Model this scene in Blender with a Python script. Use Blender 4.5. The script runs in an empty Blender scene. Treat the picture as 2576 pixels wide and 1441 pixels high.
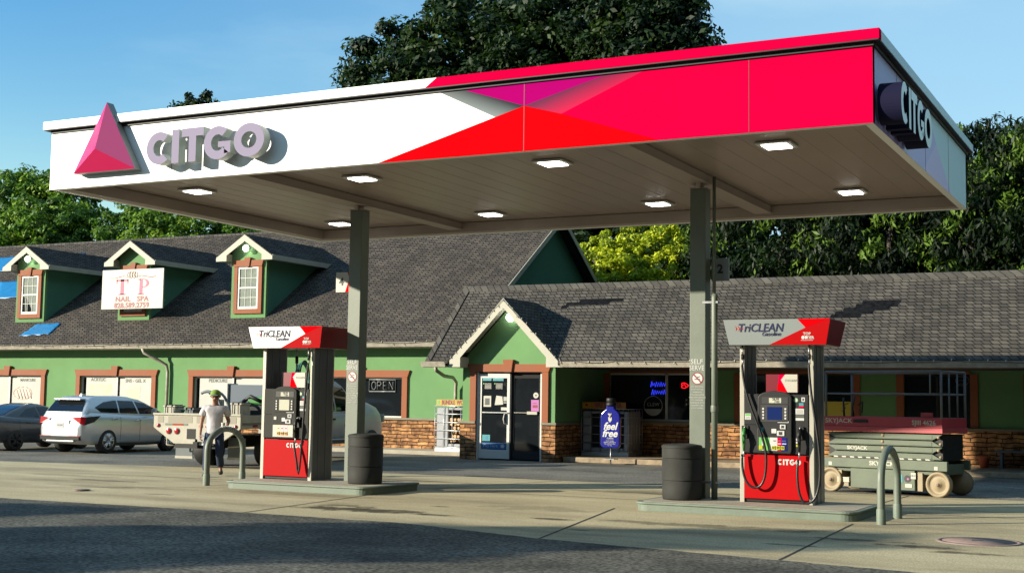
import bpy, bmesh, math, random
import numpy as np
from mathutils import Vector, Matrix

scene = bpy.context.scene
COL = scene.collection
R = math.radians

# ------------------------------------------------------------------ camera
cam_d = bpy.data.cameras.new("camera")
cam = bpy.data.objects.new("camera", cam_d)
COL.objects.link(cam)
yaw, pitch, roll = R(27.02), R(4.93), R(0.803)
Fw = Vector((-math.sin(yaw)*math.cos(pitch), math.cos(yaw)*math.cos(pitch), math.sin(pitch)))
Rt = Vector((math.cos(yaw), math.sin(yaw), 0))
Up = Rt.cross(Fw)
R2 = Rt*math.cos(roll) + Up*math.sin(roll)
U2 = -Rt*math.sin(roll) + Up*math.cos(roll)
mw = Matrix((R2, U2, -Fw)).transposed().to_4x4()
mw.translation = Vector((0, 0, 1.75))
cam.matrix_world = mw
cam_d.sensor_width = 36.0
cam_d.lens = 3312.1/2576*36
cam_d.clip_start = 0.1
cam_d.clip_end = 3000
scene.camera = cam

# ------------------------------------------------------------------ light
SUN = Vector((0.745, 0.667, -0.297)).normalized()     # direction the sunlight travels
sun_el = math.asin(-SUN.z)
w = bpy.data.worlds.new("World"); scene.world = w
w.use_nodes = True
nt = w.node_tree
for n in list(nt.nodes): nt.nodes.remove(n)
out = nt.nodes.new('ShaderNodeOutputWorld')
bg = nt.nodes.new('ShaderNodeBackground'); bg.inputs['Strength'].default_value = 0.068
sky = nt.nodes.new('ShaderNodeTexSky'); sky.sky_type = 'NISHITA'; sky.sun_disc = False
sky.sun_elevation = sun_el
sky.sun_rotation = math.atan2(-SUN.x, -SUN.y)
sky.air_density = 1.3; sky.dust_density = 0.0; sky.ozone_density = 2.2
# thin high cloud veil, laid out by direction in the sky
tc = nt.nodes.new('ShaderNodeTexCoord')
mp = nt.nodes.new('ShaderNodeMapping'); mp.inputs['Scale'].default_value = (1.4, 1.4, 5.0)
mp.inputs['Rotation'].default_value = (0.25, 0.12, 0.3)
nz = nt.nodes.new('ShaderNodeTexNoise'); nz.inputs['Scale'].default_value = 2.3
nz.inputs['Detail'].default_value = 6; nz.inputs['Roughness'].default_value = 0.55
rp = nt.nodes.new('ShaderNodeValToRGB')
rp.color_ramp.elements[0].position = 0.47; rp.color_ramp.elements[0].color = (0, 0, 0, 1)
rp.color_ramp.elements[1].position = 0.80; rp.color_ramp.elements[1].color = (0.5, 0.5, 0.5, 1)
mx = nt.nodes.new('ShaderNodeMixRGB'); mx.blend_type = 'MIX'
mx.inputs['Color2'].default_value = (3.4, 5.3, 6.5, 1)
nt.links.new(tc.outputs['Generated'], mp.inputs['Vector'])
nt.links.new(mp.outputs['Vector'], nz.inputs['Vector'])
nt.links.new(nz.outputs['Fac'], rp.inputs['Fac'])
sx = nt.nodes.new('ShaderNodeSeparateXYZ'); nt.links.new(tc.outputs['Generated'], sx.inputs[0])
mr_ = nt.nodes.new('ShaderNodeMapRange'); mr_.interpolation_type = 'SMOOTHSTEP'      # the veil thickens toward +x
nt.links.new(sx.outputs['X'], mr_.inputs['Value'])
mr_.inputs['From Min'].default_value = -0.80; mr_.inputs['From Max'].default_value = -0.15
mr_.inputs['To Min'].default_value = 0.0; mr_.inputs['To Max'].default_value = 0.62
ad = nt.nodes.new('ShaderNodeMath'); ad.operation = 'ADD'; ad.use_clamp = True
nt.links.new(rp.outputs['Color'], ad.inputs[0]); nt.links.new(mr_.outputs['Result'], ad.inputs[1])
nt.links.new(ad.outputs[0], mx.inputs['Fac'])
hs = nt.nodes.new('ShaderNodeHueSaturation'); hs.inputs['Saturation'].default_value = 1.55; hs.inputs['Value'].default_value = 1.5; hs.inputs['Hue'].default_value = 0.512
nt.links.new(sky.outputs['Color'], hs.inputs['Color'])
nt.links.new(hs.outputs['Color'], mx.inputs['Color1'])
nt.links.new(mx.outputs['Color'], bg.inputs['Color'])
nt.links.new(bg.outputs['Background'], out.inputs['Surface'])

sl = bpy.data.lights.new("sun", 'SUN'); sl.energy = 5.0; sl.angle = R(0.6)
sl.color = (1.0, 0.91, 0.73)
so = bpy.data.objects.new("sun", sl); COL.objects.link(so)
so.rotation_euler = SUN.to_track_quat('-Z', 'Y').to_euler()
so.location = (-30, -25, 30)

scene.view_settings.view_transform = 'Standard'
scene.view_settings.look = 'None'
scene.view_settings.exposure = 1.05
scene.view_settings.gamma = 1.0

# ------------------------------------------------------------------ materials
def lin(h):
    h = h.lstrip('#'); c = [int(h[i:i+2], 16)/255 for i in (0, 2, 4)]
    return tuple(((v/12.92) if v <= 0.04045 else ((v+0.055)/1.055)**2.4) for v in c)

def M(name, col, rough=0.6, metal=0.0, noise=None, bump=None, emit=None, spec=None, coat=0, trans=0, rng=None):
    m = bpy.data.materials.new(name); m.use_nodes = True
    nt = m.node_tree; b = nt.nodes['Principled BSDF']
    if isinstance(col, str): col = lin(col)
    b.inputs['Base Color'].default_value = (*col, 1)
    b.inputs['Roughness'].default_value = rough
    b.inputs['Metallic'].default_value = metal
    if spec is not None: b.inputs['Specular IOR Level'].default_value = spec
    if coat: b.inputs['Coat Weight'].default_value = coat; b.inputs['Coat Roughness'].default_value = 0.06
    if emit:
        b.inputs['Emission Color'].default_value = (*emit[0], 1)
        b.inputs['Emission Strength'].default_value = emit[1]
    if noise or bump:
        tc = nt.nodes.new('ShaderNodeTexCoord')
    if noise:
        n1 = nt.nodes.new('ShaderNodeTexNoise'); n1.inputs['Scale'].default_value = noise[0]
        n1.inputs['Detail'].default_value = 8; n1.inputs['Roughness'].default_value = 0.62
        mr = nt.nodes.new('ShaderNodeMapRange')
        mr.inputs['From Min'].default_value = 0.3; mr.inputs['From Max'].default_value = 0.7
        mr.inputs['To Min'].default_value = 1-noise[1]; mr.inputs['To Max'].default_value = 1+noise[1]*0.6
        mul = nt.nodes.new('ShaderNodeVectorMath'); mul.operation = 'SCALE'
        mul.inputs[0].default_value = col
        nt.links.new(tc.outputs['Object'], n1.inputs['Vector'])
        nt.links.new(n1.outputs['Fac'], mr.inputs['Value'])
        nt.links.new(mr.outputs['Result'], mul.inputs['Scale'])
        nt.links.new(mul.outputs['Vector'], b.inputs['Base Color'])
        r2 = nt.nodes.new('ShaderNodeMapRange')
        r2.inputs['To Min'].default_value = rough*0.8; r2.inputs['To Max'].default_value = min(1, rough*1.25)
        nt.links.new(n1.outputs['Fac'], r2.inputs['Value'])
        nt.links.new(r2.outputs['Result'], b.inputs['Roughness'])
    if bump:
        n2 = nt.nodes.new('ShaderNodeTexNoise'); n2.inputs['Scale'].default_value = bump[0]
        n2.inputs['Detail'].default_value = 4
        bp = nt.nodes.new('ShaderNodeBump'); bp.inputs['Strength'].default_value = bump[1]
        bp.inputs['Distance'].default_value = 0.02
        nt.links.new(tc.outputs['Object'], n2.inputs['Vector'])
        nt.links.new(n2.outputs['Fac'], bp.inputs['Height'])
        nt.links.new(bp.outputs['Normal'], b.inputs['Normal'])
    return m

def math_node(nt, op, a, b=None, c=None):
    n = nt.nodes.new('ShaderNodeMath'); n.operation = op
    for i, v in enumerate((a, b, c)):
        if v is None: continue
        if isinstance(v, (int, float)): n.inputs[i].default_value = v
        else: nt.links.new(v, n.inputs[i])
    return n.outputs[0]

def brickmat(name, c1, c2, mortar, bw, rh, ms, zk=1.0, rough=0.9, hue=None, bumps=0.6, dist=0.0, nsc=1.2, namt=0.25, sq=1.0):
    """courses laid along x+y and z, so the same material reads on walls facing either way"""
    m = bpy.data.materials.new(name); m.use_nodes = True
    nt = m.node_tree; b = nt.nodes['Principled BSDF']; b.inputs['Roughness'].default_value = rough
    b.inputs['Specular IOR Level'].default_value = 0.2
    tc = nt.nodes.new('ShaderNodeTexCoord'); sp = nt.nodes.new('ShaderNodeSeparateXYZ')
    nt.links.new(tc.outputs['Object'], sp.inputs[0])
    u = math_node(nt, 'ADD', sp.outputs['X'], sp.outputs['Y'])
    v = math_node(nt, 'MULTIPLY', sp.outputs['Z'], zk)
    if dist:
        nn = nt.nodes.new('ShaderNodeTexNoise'); nn.inputs['Scale'].default_value = 3.0
        nt.links.new(tc.outputs['Object'], nn.inputs['Vector'])
        d = math_node(nt, 'MULTIPLY', math_node(nt, 'SUBTRACT', nn.outputs['Fac'], 0.5), dist)
        v = math_node(nt, 'ADD', v, d)
        u = math_node(nt, 'ADD', u, math_node(nt, 'MULTIPLY', d, 2.0))
    cb = nt.nodes.new('ShaderNodeCombineXYZ'); nt.links.new(u, cb.inputs[0]); nt.links.new(v, cb.inputs[1])
    br = nt.nodes.new('ShaderNodeTexBrick')
    br.inputs['Scale'].default_value = 1; br.inputs['Brick Width'].default_value = bw
    br.inputs['Row Height'].default_value = rh; br.inputs['Mortar Size'].default_value = ms
    br.inputs['Mortar Smooth'].default_value = 0.2
    br.inputs['Color1'].default_value = (*c1, 1); br.inputs['Color2'].default_value = (*c2, 1)
    br.inputs['Mortar'].default_value = (*mortar, 1)
    br.squash = sq; br.squash_frequency = 3; br.offset = 0.43
    nt.links.new(cb.outputs[0], br.inputs['Vector'])
    n1 = nt.nodes.new('ShaderNodeTexNoise'); n1.inputs['Scale'].default_value = nsc
    n1.inputs['Detail'].default_value = 7
    nt.links.new(tc.outputs['Object'], n1.inputs['Vector'])
    mr = nt.nodes.new('ShaderNodeMapRange')
    mr.inputs['From Min'].default_value = 0.3; mr.inputs['From Max'].default_value = 0.7
    mr.inputs['To Min'].default_value = 1-namt; mr.inputs['To Max'].default_value = 1+namt
    nt.links.new(n1.outputs['Fac'], mr.inputs['Value'])
    mul = nt.nodes.new('ShaderNodeVectorMath'); mul.operation = 'SCALE'
    nt.links.new(br.outputs['Color'], mul.inputs[0]); nt.links.new(mr.outputs['Result'], mul.inputs['Scale'])
    nt.links.new(mul.outputs['Vector'], b.inputs['Base Color'])
    bp = nt.nodes.new('ShaderNodeBump'); bp.invert = True
    bp.inputs['Strength'].default_value = bumps; bp.inputs['Distance'].default_value = 0.03
    nt.links.new(br.outputs['Fac'], bp.inputs['Height'])
    n3 = nt.nodes.new('ShaderNodeTexNoise'); n3.inputs['Scale'].default_value = 45
    nt.links.new(tc.outputs['Object'], n3.inputs['Vector'])
    bp2 = nt.nodes.new('ShaderNodeBump'); bp2.inputs['Strength'].default_value = 0.35; bp2.inputs['Distance'].default_value = 0.02
    nt.links.new(n3.outputs['Fac'], bp2.inputs['Height'])
    nt.links.new(bp.outputs['Normal'], bp2.inputs['Normal'])
    nt.links.new(bp2.outputs['Normal'], b.inputs['Normal'])
    return m

def groundmat(name, base, dark, light, sc, grain, blobs=(), rough=0.85, streak=False, crack=0.0, gamt=0.5):
    """paving: large mottling, fine grain, and stains of their own shape at given spots"""
    m = bpy.data.materials.new(name); m.use_nodes = True
    nt = m.node_tree; b = nt.nodes['Principled BSDF']; b.inputs['Roughness'].default_value = rough
    b.inputs['Specular IOR Level'].default_value = 0.15
    tc = nt.nodes.new('ShaderNodeTexCoord')
    def noise(scale, det=6, rough=0.6, vec=None):
        n = nt.nodes.new('ShaderNodeTexNoise'); n.inputs['Scale'].default_value = scale
        n.inputs['Detail'].default_value = det; n.inputs['Roughness'].default_value = rough
        nt.links.new(vec or tc.outputs['Object'], n.inputs['Vector']); return n.outputs['Fac']
    vec = None
    if streak:
        mp = nt.nodes.new('ShaderNodeMapping'); mp.inputs['Scale'].default_value = (0.35, 1.3, 1)
        mp.inputs['Rotation'].default_value = (0, 0, -0.15)
        nt.links.new(tc.outputs['Object'], mp.inputs['Vector']); vec = mp.outputs[0]
    big = noise(sc, 7, 0.6, vec)
    cr = nt.nodes.new('ShaderNodeValToRGB'); nt.links.new(big, cr.inputs['Fac'])
    e = cr.color_ramp.elements
    e[0].position = 0.33; e[0].color = (*dark, 1); e[1].position = 0.66; e[1].color = (*light, 1)
    mid = e.new(0.48); mid.color = (*base, 1)
    fine = noise(grain, 3, 0.7)
    mr = nt.nodes.new('ShaderNodeMapRange'); nt.links.new(fine, mr.inputs['Value'])
    mr.inputs['From Min'].default_value = 0.36; mr.inputs['From Max'].default_value = 0.64
    mr.inputs['To Min'].default_value = 1-gamt; mr.inputs['To Max'].default_value = 1+gamt
    fac = mr.outputs['Result']
    sp = nt.nodes.new('ShaderNodeSeparateXYZ'); nt.links.new(tc.outputs['Object'], sp.inputs[0])
    wob = noise(2.2, 6, 0.7)
    for (x, y, rx, ry, amt) in blobs:
        dx = math_node(nt, 'DIVIDE', math_node(nt, 'SUBTRACT', sp.outputs['X'], x), rx)
        dy = math_node(nt, 'DIVIDE', math_node(nt, 'SUBTRACT', sp.outputs['Y'], y), ry)
        d2 = math_node(nt, 'ADD', math_node(nt, 'MULTIPLY', dx, dx), math_node(nt, 'MULTIPLY', dy, dy))
        s = math_node(nt, 'ADD', d2, math_node(nt, 'MULTIPLY', math_node(nt, 'SUBTRACT', wob, 0.5), 5.0))
        r2 = nt.nodes.new('ShaderNodeMapRange'); r2.interpolation_type = 'SMOOTHSTEP'
        nt.links.new(s, r2.inputs['Value'])
        r2.inputs['From Min'].default_value = 0.2; r2.inputs['From Max'].default_value = 1.2
        r2.inputs['To Min'].default_value = 1-amt; r2.inputs['To Max'].default_value = 1
        fac = math_node(nt, 'MULTIPLY', fac, r2.outputs['Result'])
    if crack:
        vo = nt.nodes.new('ShaderNodeTexVoronoi'); vo.feature = 'DISTANCE_TO_EDGE'
        vo.inputs['Scale'].default_value = 0.33
        mpx = nt.nodes.new('ShaderNodeVectorMath'); mpx.operation = 'ADD'
        nsx = nt.nodes.new('ShaderNodeTexNoise'); nsx.inputs['Scale'].default_value = 1.5; nsx.inputs['Detail'].default_value = 6
        nt.links.new(tc.outputs['Object'], nsx.inputs['Vector'])
        nt.links.new(tc.outputs['Object'], mpx.inputs[0]); nt.links.new(nsx.outputs['Color'], mpx.inputs[1])
        nt.links.new(mpx.outputs[0], vo.inputs['Vector'])
        r3 = nt.nodes.new('ShaderNodeMapRange'); nt.links.new(vo.outputs['Distance'], r3.inputs['Value'])
        r3.inputs['From Min'].default_value = 0.0; r3.inputs['From Max'].default_value = 0.012
        r3.inputs['To Min'].default_value = 1-crack; r3.inputs['To Max'].default_value = 1
        fac = math_node(nt, 'MULTIPLY', fac, r3.outputs['Result'])
    mul = nt.nodes.new('ShaderNodeVectorMath'); mul.operation = 'SCALE'
    nt.links.new(cr.outputs['Color'], mul.inputs[0]); nt.links.new(fac, mul.inputs['Scale'])
    nt.links.new(mul.outputs['Vector'], b.inputs['Base Color'])
    bp = nt.nodes.new('ShaderNodeBump'); bp.inputs['Strength'].default_value = 0.5; bp.inputs['Distance'].default_value = 0.012
    nt.links.new(fine, bp.inputs['Height']); nt.links.new(bp.outputs['Normal'], b.inputs['Normal'])
    return m

def gradmat(name, ca, cb, pa, pb, rough=0.35):
    """printed vinyl graphic that fades from ca at pa to cb at pb (object coordinates)"""
    m = bpy.data.materials.new(name); m.use_nodes = True
    nt = m.node_tree; b = nt.nodes['Principled BSDF']; b.inputs['Roughness'].default_value = rough; b.inputs['Specular IOR Level'].default_value = 0.08
    tc = nt.nodes.new('ShaderNodeTexCoord')
    d = Vector(pb)-Vector(pa); L2 = d.length_squared
    dot = nt.nodes.new('ShaderNodeVectorMath'); dot.operation = 'DOT_PRODUCT'
    sub = nt.nodes.new('ShaderNodeVectorMath'); sub.operation = 'SUBTRACT'
    nt.links.new(tc.outputs['Object'], sub.inputs[0]); sub.inputs[1].default_value = pa
    nt.links.new(sub.outputs[0], dot.inputs[0]); dot.inputs[1].default_value = d/L2
    mx = nt.nodes.new('ShaderNodeMixRGB'); mx.use_clamp = True
    nt.links.new(dot.outputs['Value'], mx.inputs['Fac'])
    mx.inputs['Color1'].default_value = (*ca, 1); mx.inputs['Color2'].default_value = (*cb, 1)
    nt.links.new(mx.outputs[0], b.inputs['Base Color'])
    return m

G = {}
def mat(key):
    return G[key]
G['white'] = M('white_paint', (0.46, 0.455, 0.42), 0.45, noise=(1.5, 0.06))
G['trim'] = M('cream_trim_paint', (0.36, 0.345, 0.28), 0.6, noise=(2.5, 0.12))
G['gutter'] = M('weathered_gutter', (0.31, 0.28, 0.225), 0.55, noise=(5, 0.35))
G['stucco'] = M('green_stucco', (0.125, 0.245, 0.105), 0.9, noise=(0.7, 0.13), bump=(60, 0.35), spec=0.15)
G['stucco_side'] = M('dormer_side_stucco', (0.07, 0.175, 0.12), 0.9, noise=(0.8, 0.12), bump=(60, 0.3), spec=0.15)  # green stucco with the shade of the unlit sides put into its colour
G['rust'] = M('terracotta_trim', (0.225, 0.066, 0.022), 0.75, noise=(2.0, 0.12), bump=(50, 0.2))
G['stone'] = brickmat('stacked_stone', (0.36, 0.185, 0.075), (0.18, 0.085, 0.042), (0.02, 0.013, 0.008), 0.40, 0.115, 0.012, dist=0.10, nsc=5.5, namt=0.6, bumps=1.0, sq=1.7)
G['cap'] = M('stone_cap', (0.19, 0.165, 0.12), 0.85, noise=(6, 0.2), bump=(30, 0.4))
G['shingle'] = brickmat('shingles_dark', (0.088, 0.074, 0.061), (0.044, 0.038, 0.034), (0.006, 0.006, 0.006), 0.25, 0.145, 0.016, zk=1.80, dist=0.05, nsc=0.6, namt=0.22, bumps=1.0)
G['shingle2'] = brickmat('shingles_weathered', (0.084, 0.076, 0.065), (0.046, 0.042, 0.038), (0.006, 0.006, 0.006), 0.21, 0.155, 0.014, zk=1.556, dist=0.02, nsc=0.8, namt=0.28, bumps=1.0)
G['ridge'] = brickmat('ridge_shingle', (0.10, 0.092, 0.078), (0.055, 0.05, 0.045), (0.008, 0.008, 0.008), 0.24, 5.0, 0.012, nsc=2, namt=0.2)
G['black'] = M('black_plastic', (0.010, 0.010, 0.011), 0.5, spec=0.3, noise=(6, 0.2))
G['charcoal'] = M('charcoal_plastic', (0.030, 0.030, 0.027), 0.7, spec=0.2, noise=(5, 0.25))
G['rubber'] = M('rubber', (0.010, 0.010, 0.010), 0.7)
G['hose'] = M('black_hose', (0.008, 0.008, 0.009), 0.35)
G['grey'] = M('grey_green_paint', (0.118, 0.14, 0.11), 0.5, noise=(3, 0.10), bump=(18, 0.05))
G['steel'] = M('brushed_steel', (0.3, 0.31, 0.31), 0.38, metal=0.7, noise=(4, 0.12))
G['post'] = M('pump_side_panel', (0.36, 0.345, 0.29), 0.4, metal=0.15, noise=(3, 0.06))
G['postdark'] = M('pump_cabinet_side', (0.15, 0.16, 0.17), 0.3, metal=0.6, noise=(3, 0.12))
G['red'] = M('bright_red_panel', (0.34, 0.0015, 0.003), 0.5, spec=0.08, noise=(1.2, 0.05))
G['redbend'] = M('red_panel_side', (0.14, 0.004, 0.012), 0.35)
G['crimson'] = M('crimson_vinyl', (0.45, 0.0008, 0.036), 0.7, spec=0.0, noise=(0.5, 0.05))
G['magenta'] = M('magenta_vinyl', (0.3, 0.0018, 0.115), 0.7, spec=0.0)
G['scarlet'] = M('scarlet_vinyl', (0.5, 0.0015, 0.004), 0.7, spec=0.0, noise=(0.5, 0.06))
G['fascia'] = M('white_fascia', (0.82, 0.82, 0.80), 0.4, noise=(0.8, 0.03))
G['lilac'] = M('pale_lilac_vinyl', (0.4, 0.38, 0.85), 0.4)  # end face print with the blue of its shade mixed into the colour
G['lilac2'] = M('pale_mauve_vinyl', (0.52, 0.44, 0.88), 0.4)  # blue shade mixed into this part of the print too
G['silvergrey'] = M('silver_vinyl', (0.19, 0.215, 0.215), 0.4)
G['soffit'] = M('canopy_deck_panel', (0.285, 0.225, 0.195), 0.36, noise=(0.9, 0.16), spec=0.5)
G['soffitlip'] = M('canopy_deck_lip', (0.31, 0.25, 0.215), 0.5, noise=(1.2, 0.12))
G['lamp'] = M('led_lens', (0.9, 0.9, 0.9), 0.3, emit=((1.0, 0.97, 0.90), 5.5))
G['flood'] = M('flood_lens', (0.9, 0.9, 0.9), 0.3, emit=((1.0, 0.97, 0.90), 6.0))
G['letter'] = M('letter_face', (0.235, 0.21, 0.3), 0.7, spec=0.1, noise=(0.8, 0.06))
G['letterw'] = M('white_letter', (0.55, 0.72, 0.74), 0.3)  # white face with the blue-green of its shade put into the colour
G['sideteal'] = M('pale_teal_vinyl', (0.4, 0.66, 0.8), 0.4)  # end face and coping, their blue shade painted in as a tint
G['return'] = M('letter_return', (0.42, 0.47, 0.45), 0.4)
G['returnd'] = M('dark_letter_return', (0.008, 0.008, 0.028), 0.8, spec=0.1)
G['tri1'] = M('magenta_face', (0.42, 0.012, 0.11), 0.25)
G['tri2'] = M('mauve_face', (0.27, 0.035, 0.12), 0.22)
G['tri3'] = M('pink_red_face', (0.42, 0.01, 0.07), 0.25)
G['glass'] = M('dark_glass', (0.008, 0.010, 0.012), 0.06, spec=0.6)
G['carglass'] = M('tinted_car_glass', (0.006, 0.008, 0.010), 0.05, spec=0.6)
G['blind'] = M('window_poster', (0.31, 0.315, 0.285), 0.4, noise=(1.2, 0.07))
G['paper'] = M('paper', (0.4, 0.39, 0.34), 0.7)
G['ink'] = M('grey_ink', (0.055, 0.065, 0.055), 0.6)
G['navy'] = M('navy_ink', (0.006, 0.01, 0.055), 0.5)
G['pinkink'] = M('pink_ink', (0.32, 0.008, 0.085), 0.5)
G['maroon'] = M('maroon_ink', (0.17, 0.008, 0.022), 0.5)
G['blackink'] = M('black_ink', (0.01, 0.01, 0.012), 0.6)
G['whiteink'] = M('white_ink', (0.42, 0.42, 0.41), 0.5)
G['interior'] = M('dark_interior', (0.010, 0.010, 0.011), 0.9)
G['tarp'] = M('blue_tarp', (0.012, 0.155, 0.36), 0.4, noise=(3, 0.12), bump=(9, 0.6))
G['signface'] = M('cream_sign_face', (0.38, 0.365, 0.31), 0.45, noise=(1, 0.03))
G['curtain'] = M('grey_curtain', (0.17, 0.2, 0.17), 0.8, noise=(7, 0.35))
G['silver'] = M('silver_car_paint', (0.55, 0.57, 0.59), 0.28, metal=0.55, coat=0.6)
G['darkcar'] = M('dark_grey_car_paint', (0.055, 0.06, 0.065), 0.28, metal=0.5, coat=0.6)
G['truckw'] = M('white_truck_paint', (0.34, 0.35, 0.35), 0.35, coat=0.3, noise=(2, 0.08))
G['bedpaint'] = M('cream_flatbed_paint', (0.36, 0.34, 0.275), 0.55, noise=(5, 0.18))
G['chrome'] = M('alloy_rim', (0.55, 0.55, 0.56), 0.25, metal=0.8)
G['taillight'] = M('red_tail_lamp', (0.3, 0.006, 0.012), 0.2, coat=0.5)
G['orange'] = M('orange_reflector', (0.34, 0.04, 0.015), 0.3)
G['platew'] = M('license_plate', (0.32, 0.33, 0.33), 0.4)
G['conc'] = M('island_concrete', (0.30, 0.27, 0.21), 0.85, noise=(3, 0.18), bump=(30, 0.3))
G['islandpaint'] = M('island_curb_paint', (0.125, 0.158, 0.122), 0.6, noise=(4, 0.16), bump=(25, 0.15))
G['lift_green'] = M('lift_green_grey', (0.082, 0.105, 0.072), 0.6, noise=(3, 0.28), bump=(25, 0.12))
G['lift_red'] = M('lift_red', (0.3, 0.02, 0.035), 0.5, noise=(2.5, 0.2))
G['lift_pink'] = M('lift_red_rail', (0.34, 0.04, 0.052), 0.5, noise=(3, 0.2))
G['lift_wheel'] = M('lift_wheel_cream', (0.25, 0.2, 0.125), 0.6, noise=(5, 0.22))
G['lift_rail'] = M('lift_rail_steel', (0.09, 0.1, 0.12), 0.5, noise=(5, 0.25))
G['tote'] = M('tote_white_plastic', (0.26, 0.27, 0.29), 0.4, noise=(3, 0.1))
G['cage'] = M('galvanized_cage', (0.42, 0.44, 0.45), 0.4, metal=0.6)
G['wood'] = M('fire_wood', (0.22, 0.09, 0.045), 0.8, noise=(6, 0.45))
G['woodend'] = M('wood_cut_end', (0.50, 0.33, 0.18), 0.8, noise=(9, 0.3))
G['yellow'] = M('yellow_banner', (0.34, 0.24, 0.008), 0.5)
G['orangeb'] = M('orange_banner', (0.36, 0.13, 0.006), 0.5)
G['blueb'] = M('cobalt_bottle', (0.006, 0.009, 0.17), 0.22, coat=0.5)
G['neonb'] = M('blue_neon', (0.05, 0.06, 0.6), 0.4, emit=((0.03, 0.05, 1.0), 0.8))
G['neonr'] = M('red_neon', (0.6, 0.02, 0.03), 0.4, emit=((1.0, 0.01, 0.02), 0.7))
G['neonoff'] = M('unlit_neon_tube', (0.16, 0.17, 0.17), 0.3)
G['skin'] = M('skin', (0.26, 0.12, 0.075), 0.55)
G['shirt'] = M('white_tee_shirt', (0.52, 0.5, 0.53), 0.85, noise=(6, 0.14), bump=(14, 0.5))
G['jeans'] = M('dark_jeans', (0.012, 0.024, 0.06), 0.85, noise=(7, 0.6))
G['boot'] = M('dark_shoe', (0.025, 0.020, 0.017), 0.6)
G['capg'] = M('lime_cap', (0.15, 0.25, 0.03), 0.8, noise=(12, 0.2))
G['capgrey'] = M('cap_brim', (0.10, 0.11, 0.10), 0.8)
G['hair'] = M('dark_hair', (0.02, 0.014, 0.01), 0.8)
G['bark'] = M('bark', (0.055, 0.045, 0.035), 0.9, noise=(4, 0.4), bump=(12, 0.8))
G['yellowpost'] = M('yellow_poster', (0.55, 0.45, 0.05), 0.6)
G['lgreen'] = M('light_green_sticker', (0.1, 0.32, 0.07), 0.5)
G['tealst'] = M('teal_sticker', (0.02, 0.2, 0.23), 0.5)
G['screen'] = M('pale_lcd', (0.42, 0.42, 0.34), 0.15)
G['bluescreen'] = M('navy_screen', (0.008, 0.018, 0.09), 0.12)
G['btn'] = M('yellow_button', (0.38, 0.24, 0.01), 0.35)
G['btny'] = M('lime_yellow_button', (0.34, 0.34, 0.01), 0.35)
G['pinkp'] = M('pink_poster', (0.33, 0.09, 0.29), 0.6)
G['bluep'] = M('blue_banner', (0.008, 0.1, 0.3), 0.5)
G['greyblue'] = M('blue_grey_board', (0.075, 0.1, 0.13), 0.6, noise=(2, 0.1))
G['gearg'] = M('green_machine_plastic', (0.03, 0.17, 0.03), 0.5)
G['geargr'] = M('grey_machine_plastic', (0.10, 0.12, 0.13), 0.5, noise=(4, 0.2))
G['teal'] = M('teal_plastic', (0.03, 0.17, 0.12), 0.5)
G['brass'] = M('brass_fitting', (0.5, 0.36, 0.14), 0.35, metal=0.7)
G['iron'] = M('rusty_iron', (0.19, 0.135, 0.12), 0.7, noise=(9, 0.25), bump=(40, 0.4))
G['lineblue'] = M('worn_parking_paint', (0.30, 0.40, 0.55), 0.8, noise=(4, 0.3))
G['sealant'] = M('joint_sealant', (0.018, 0.016, 0.014), 0.8)
G['porchsoffit'] = M('brown_porch_soffit', (0.05, 0.04, 0.035), 0.8)  # cream soffit darkened so its colour carries the porch shade
G['pot'] = M('terracotta_pot', (0.35, 0.08, 0.03), 0.8)

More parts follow.
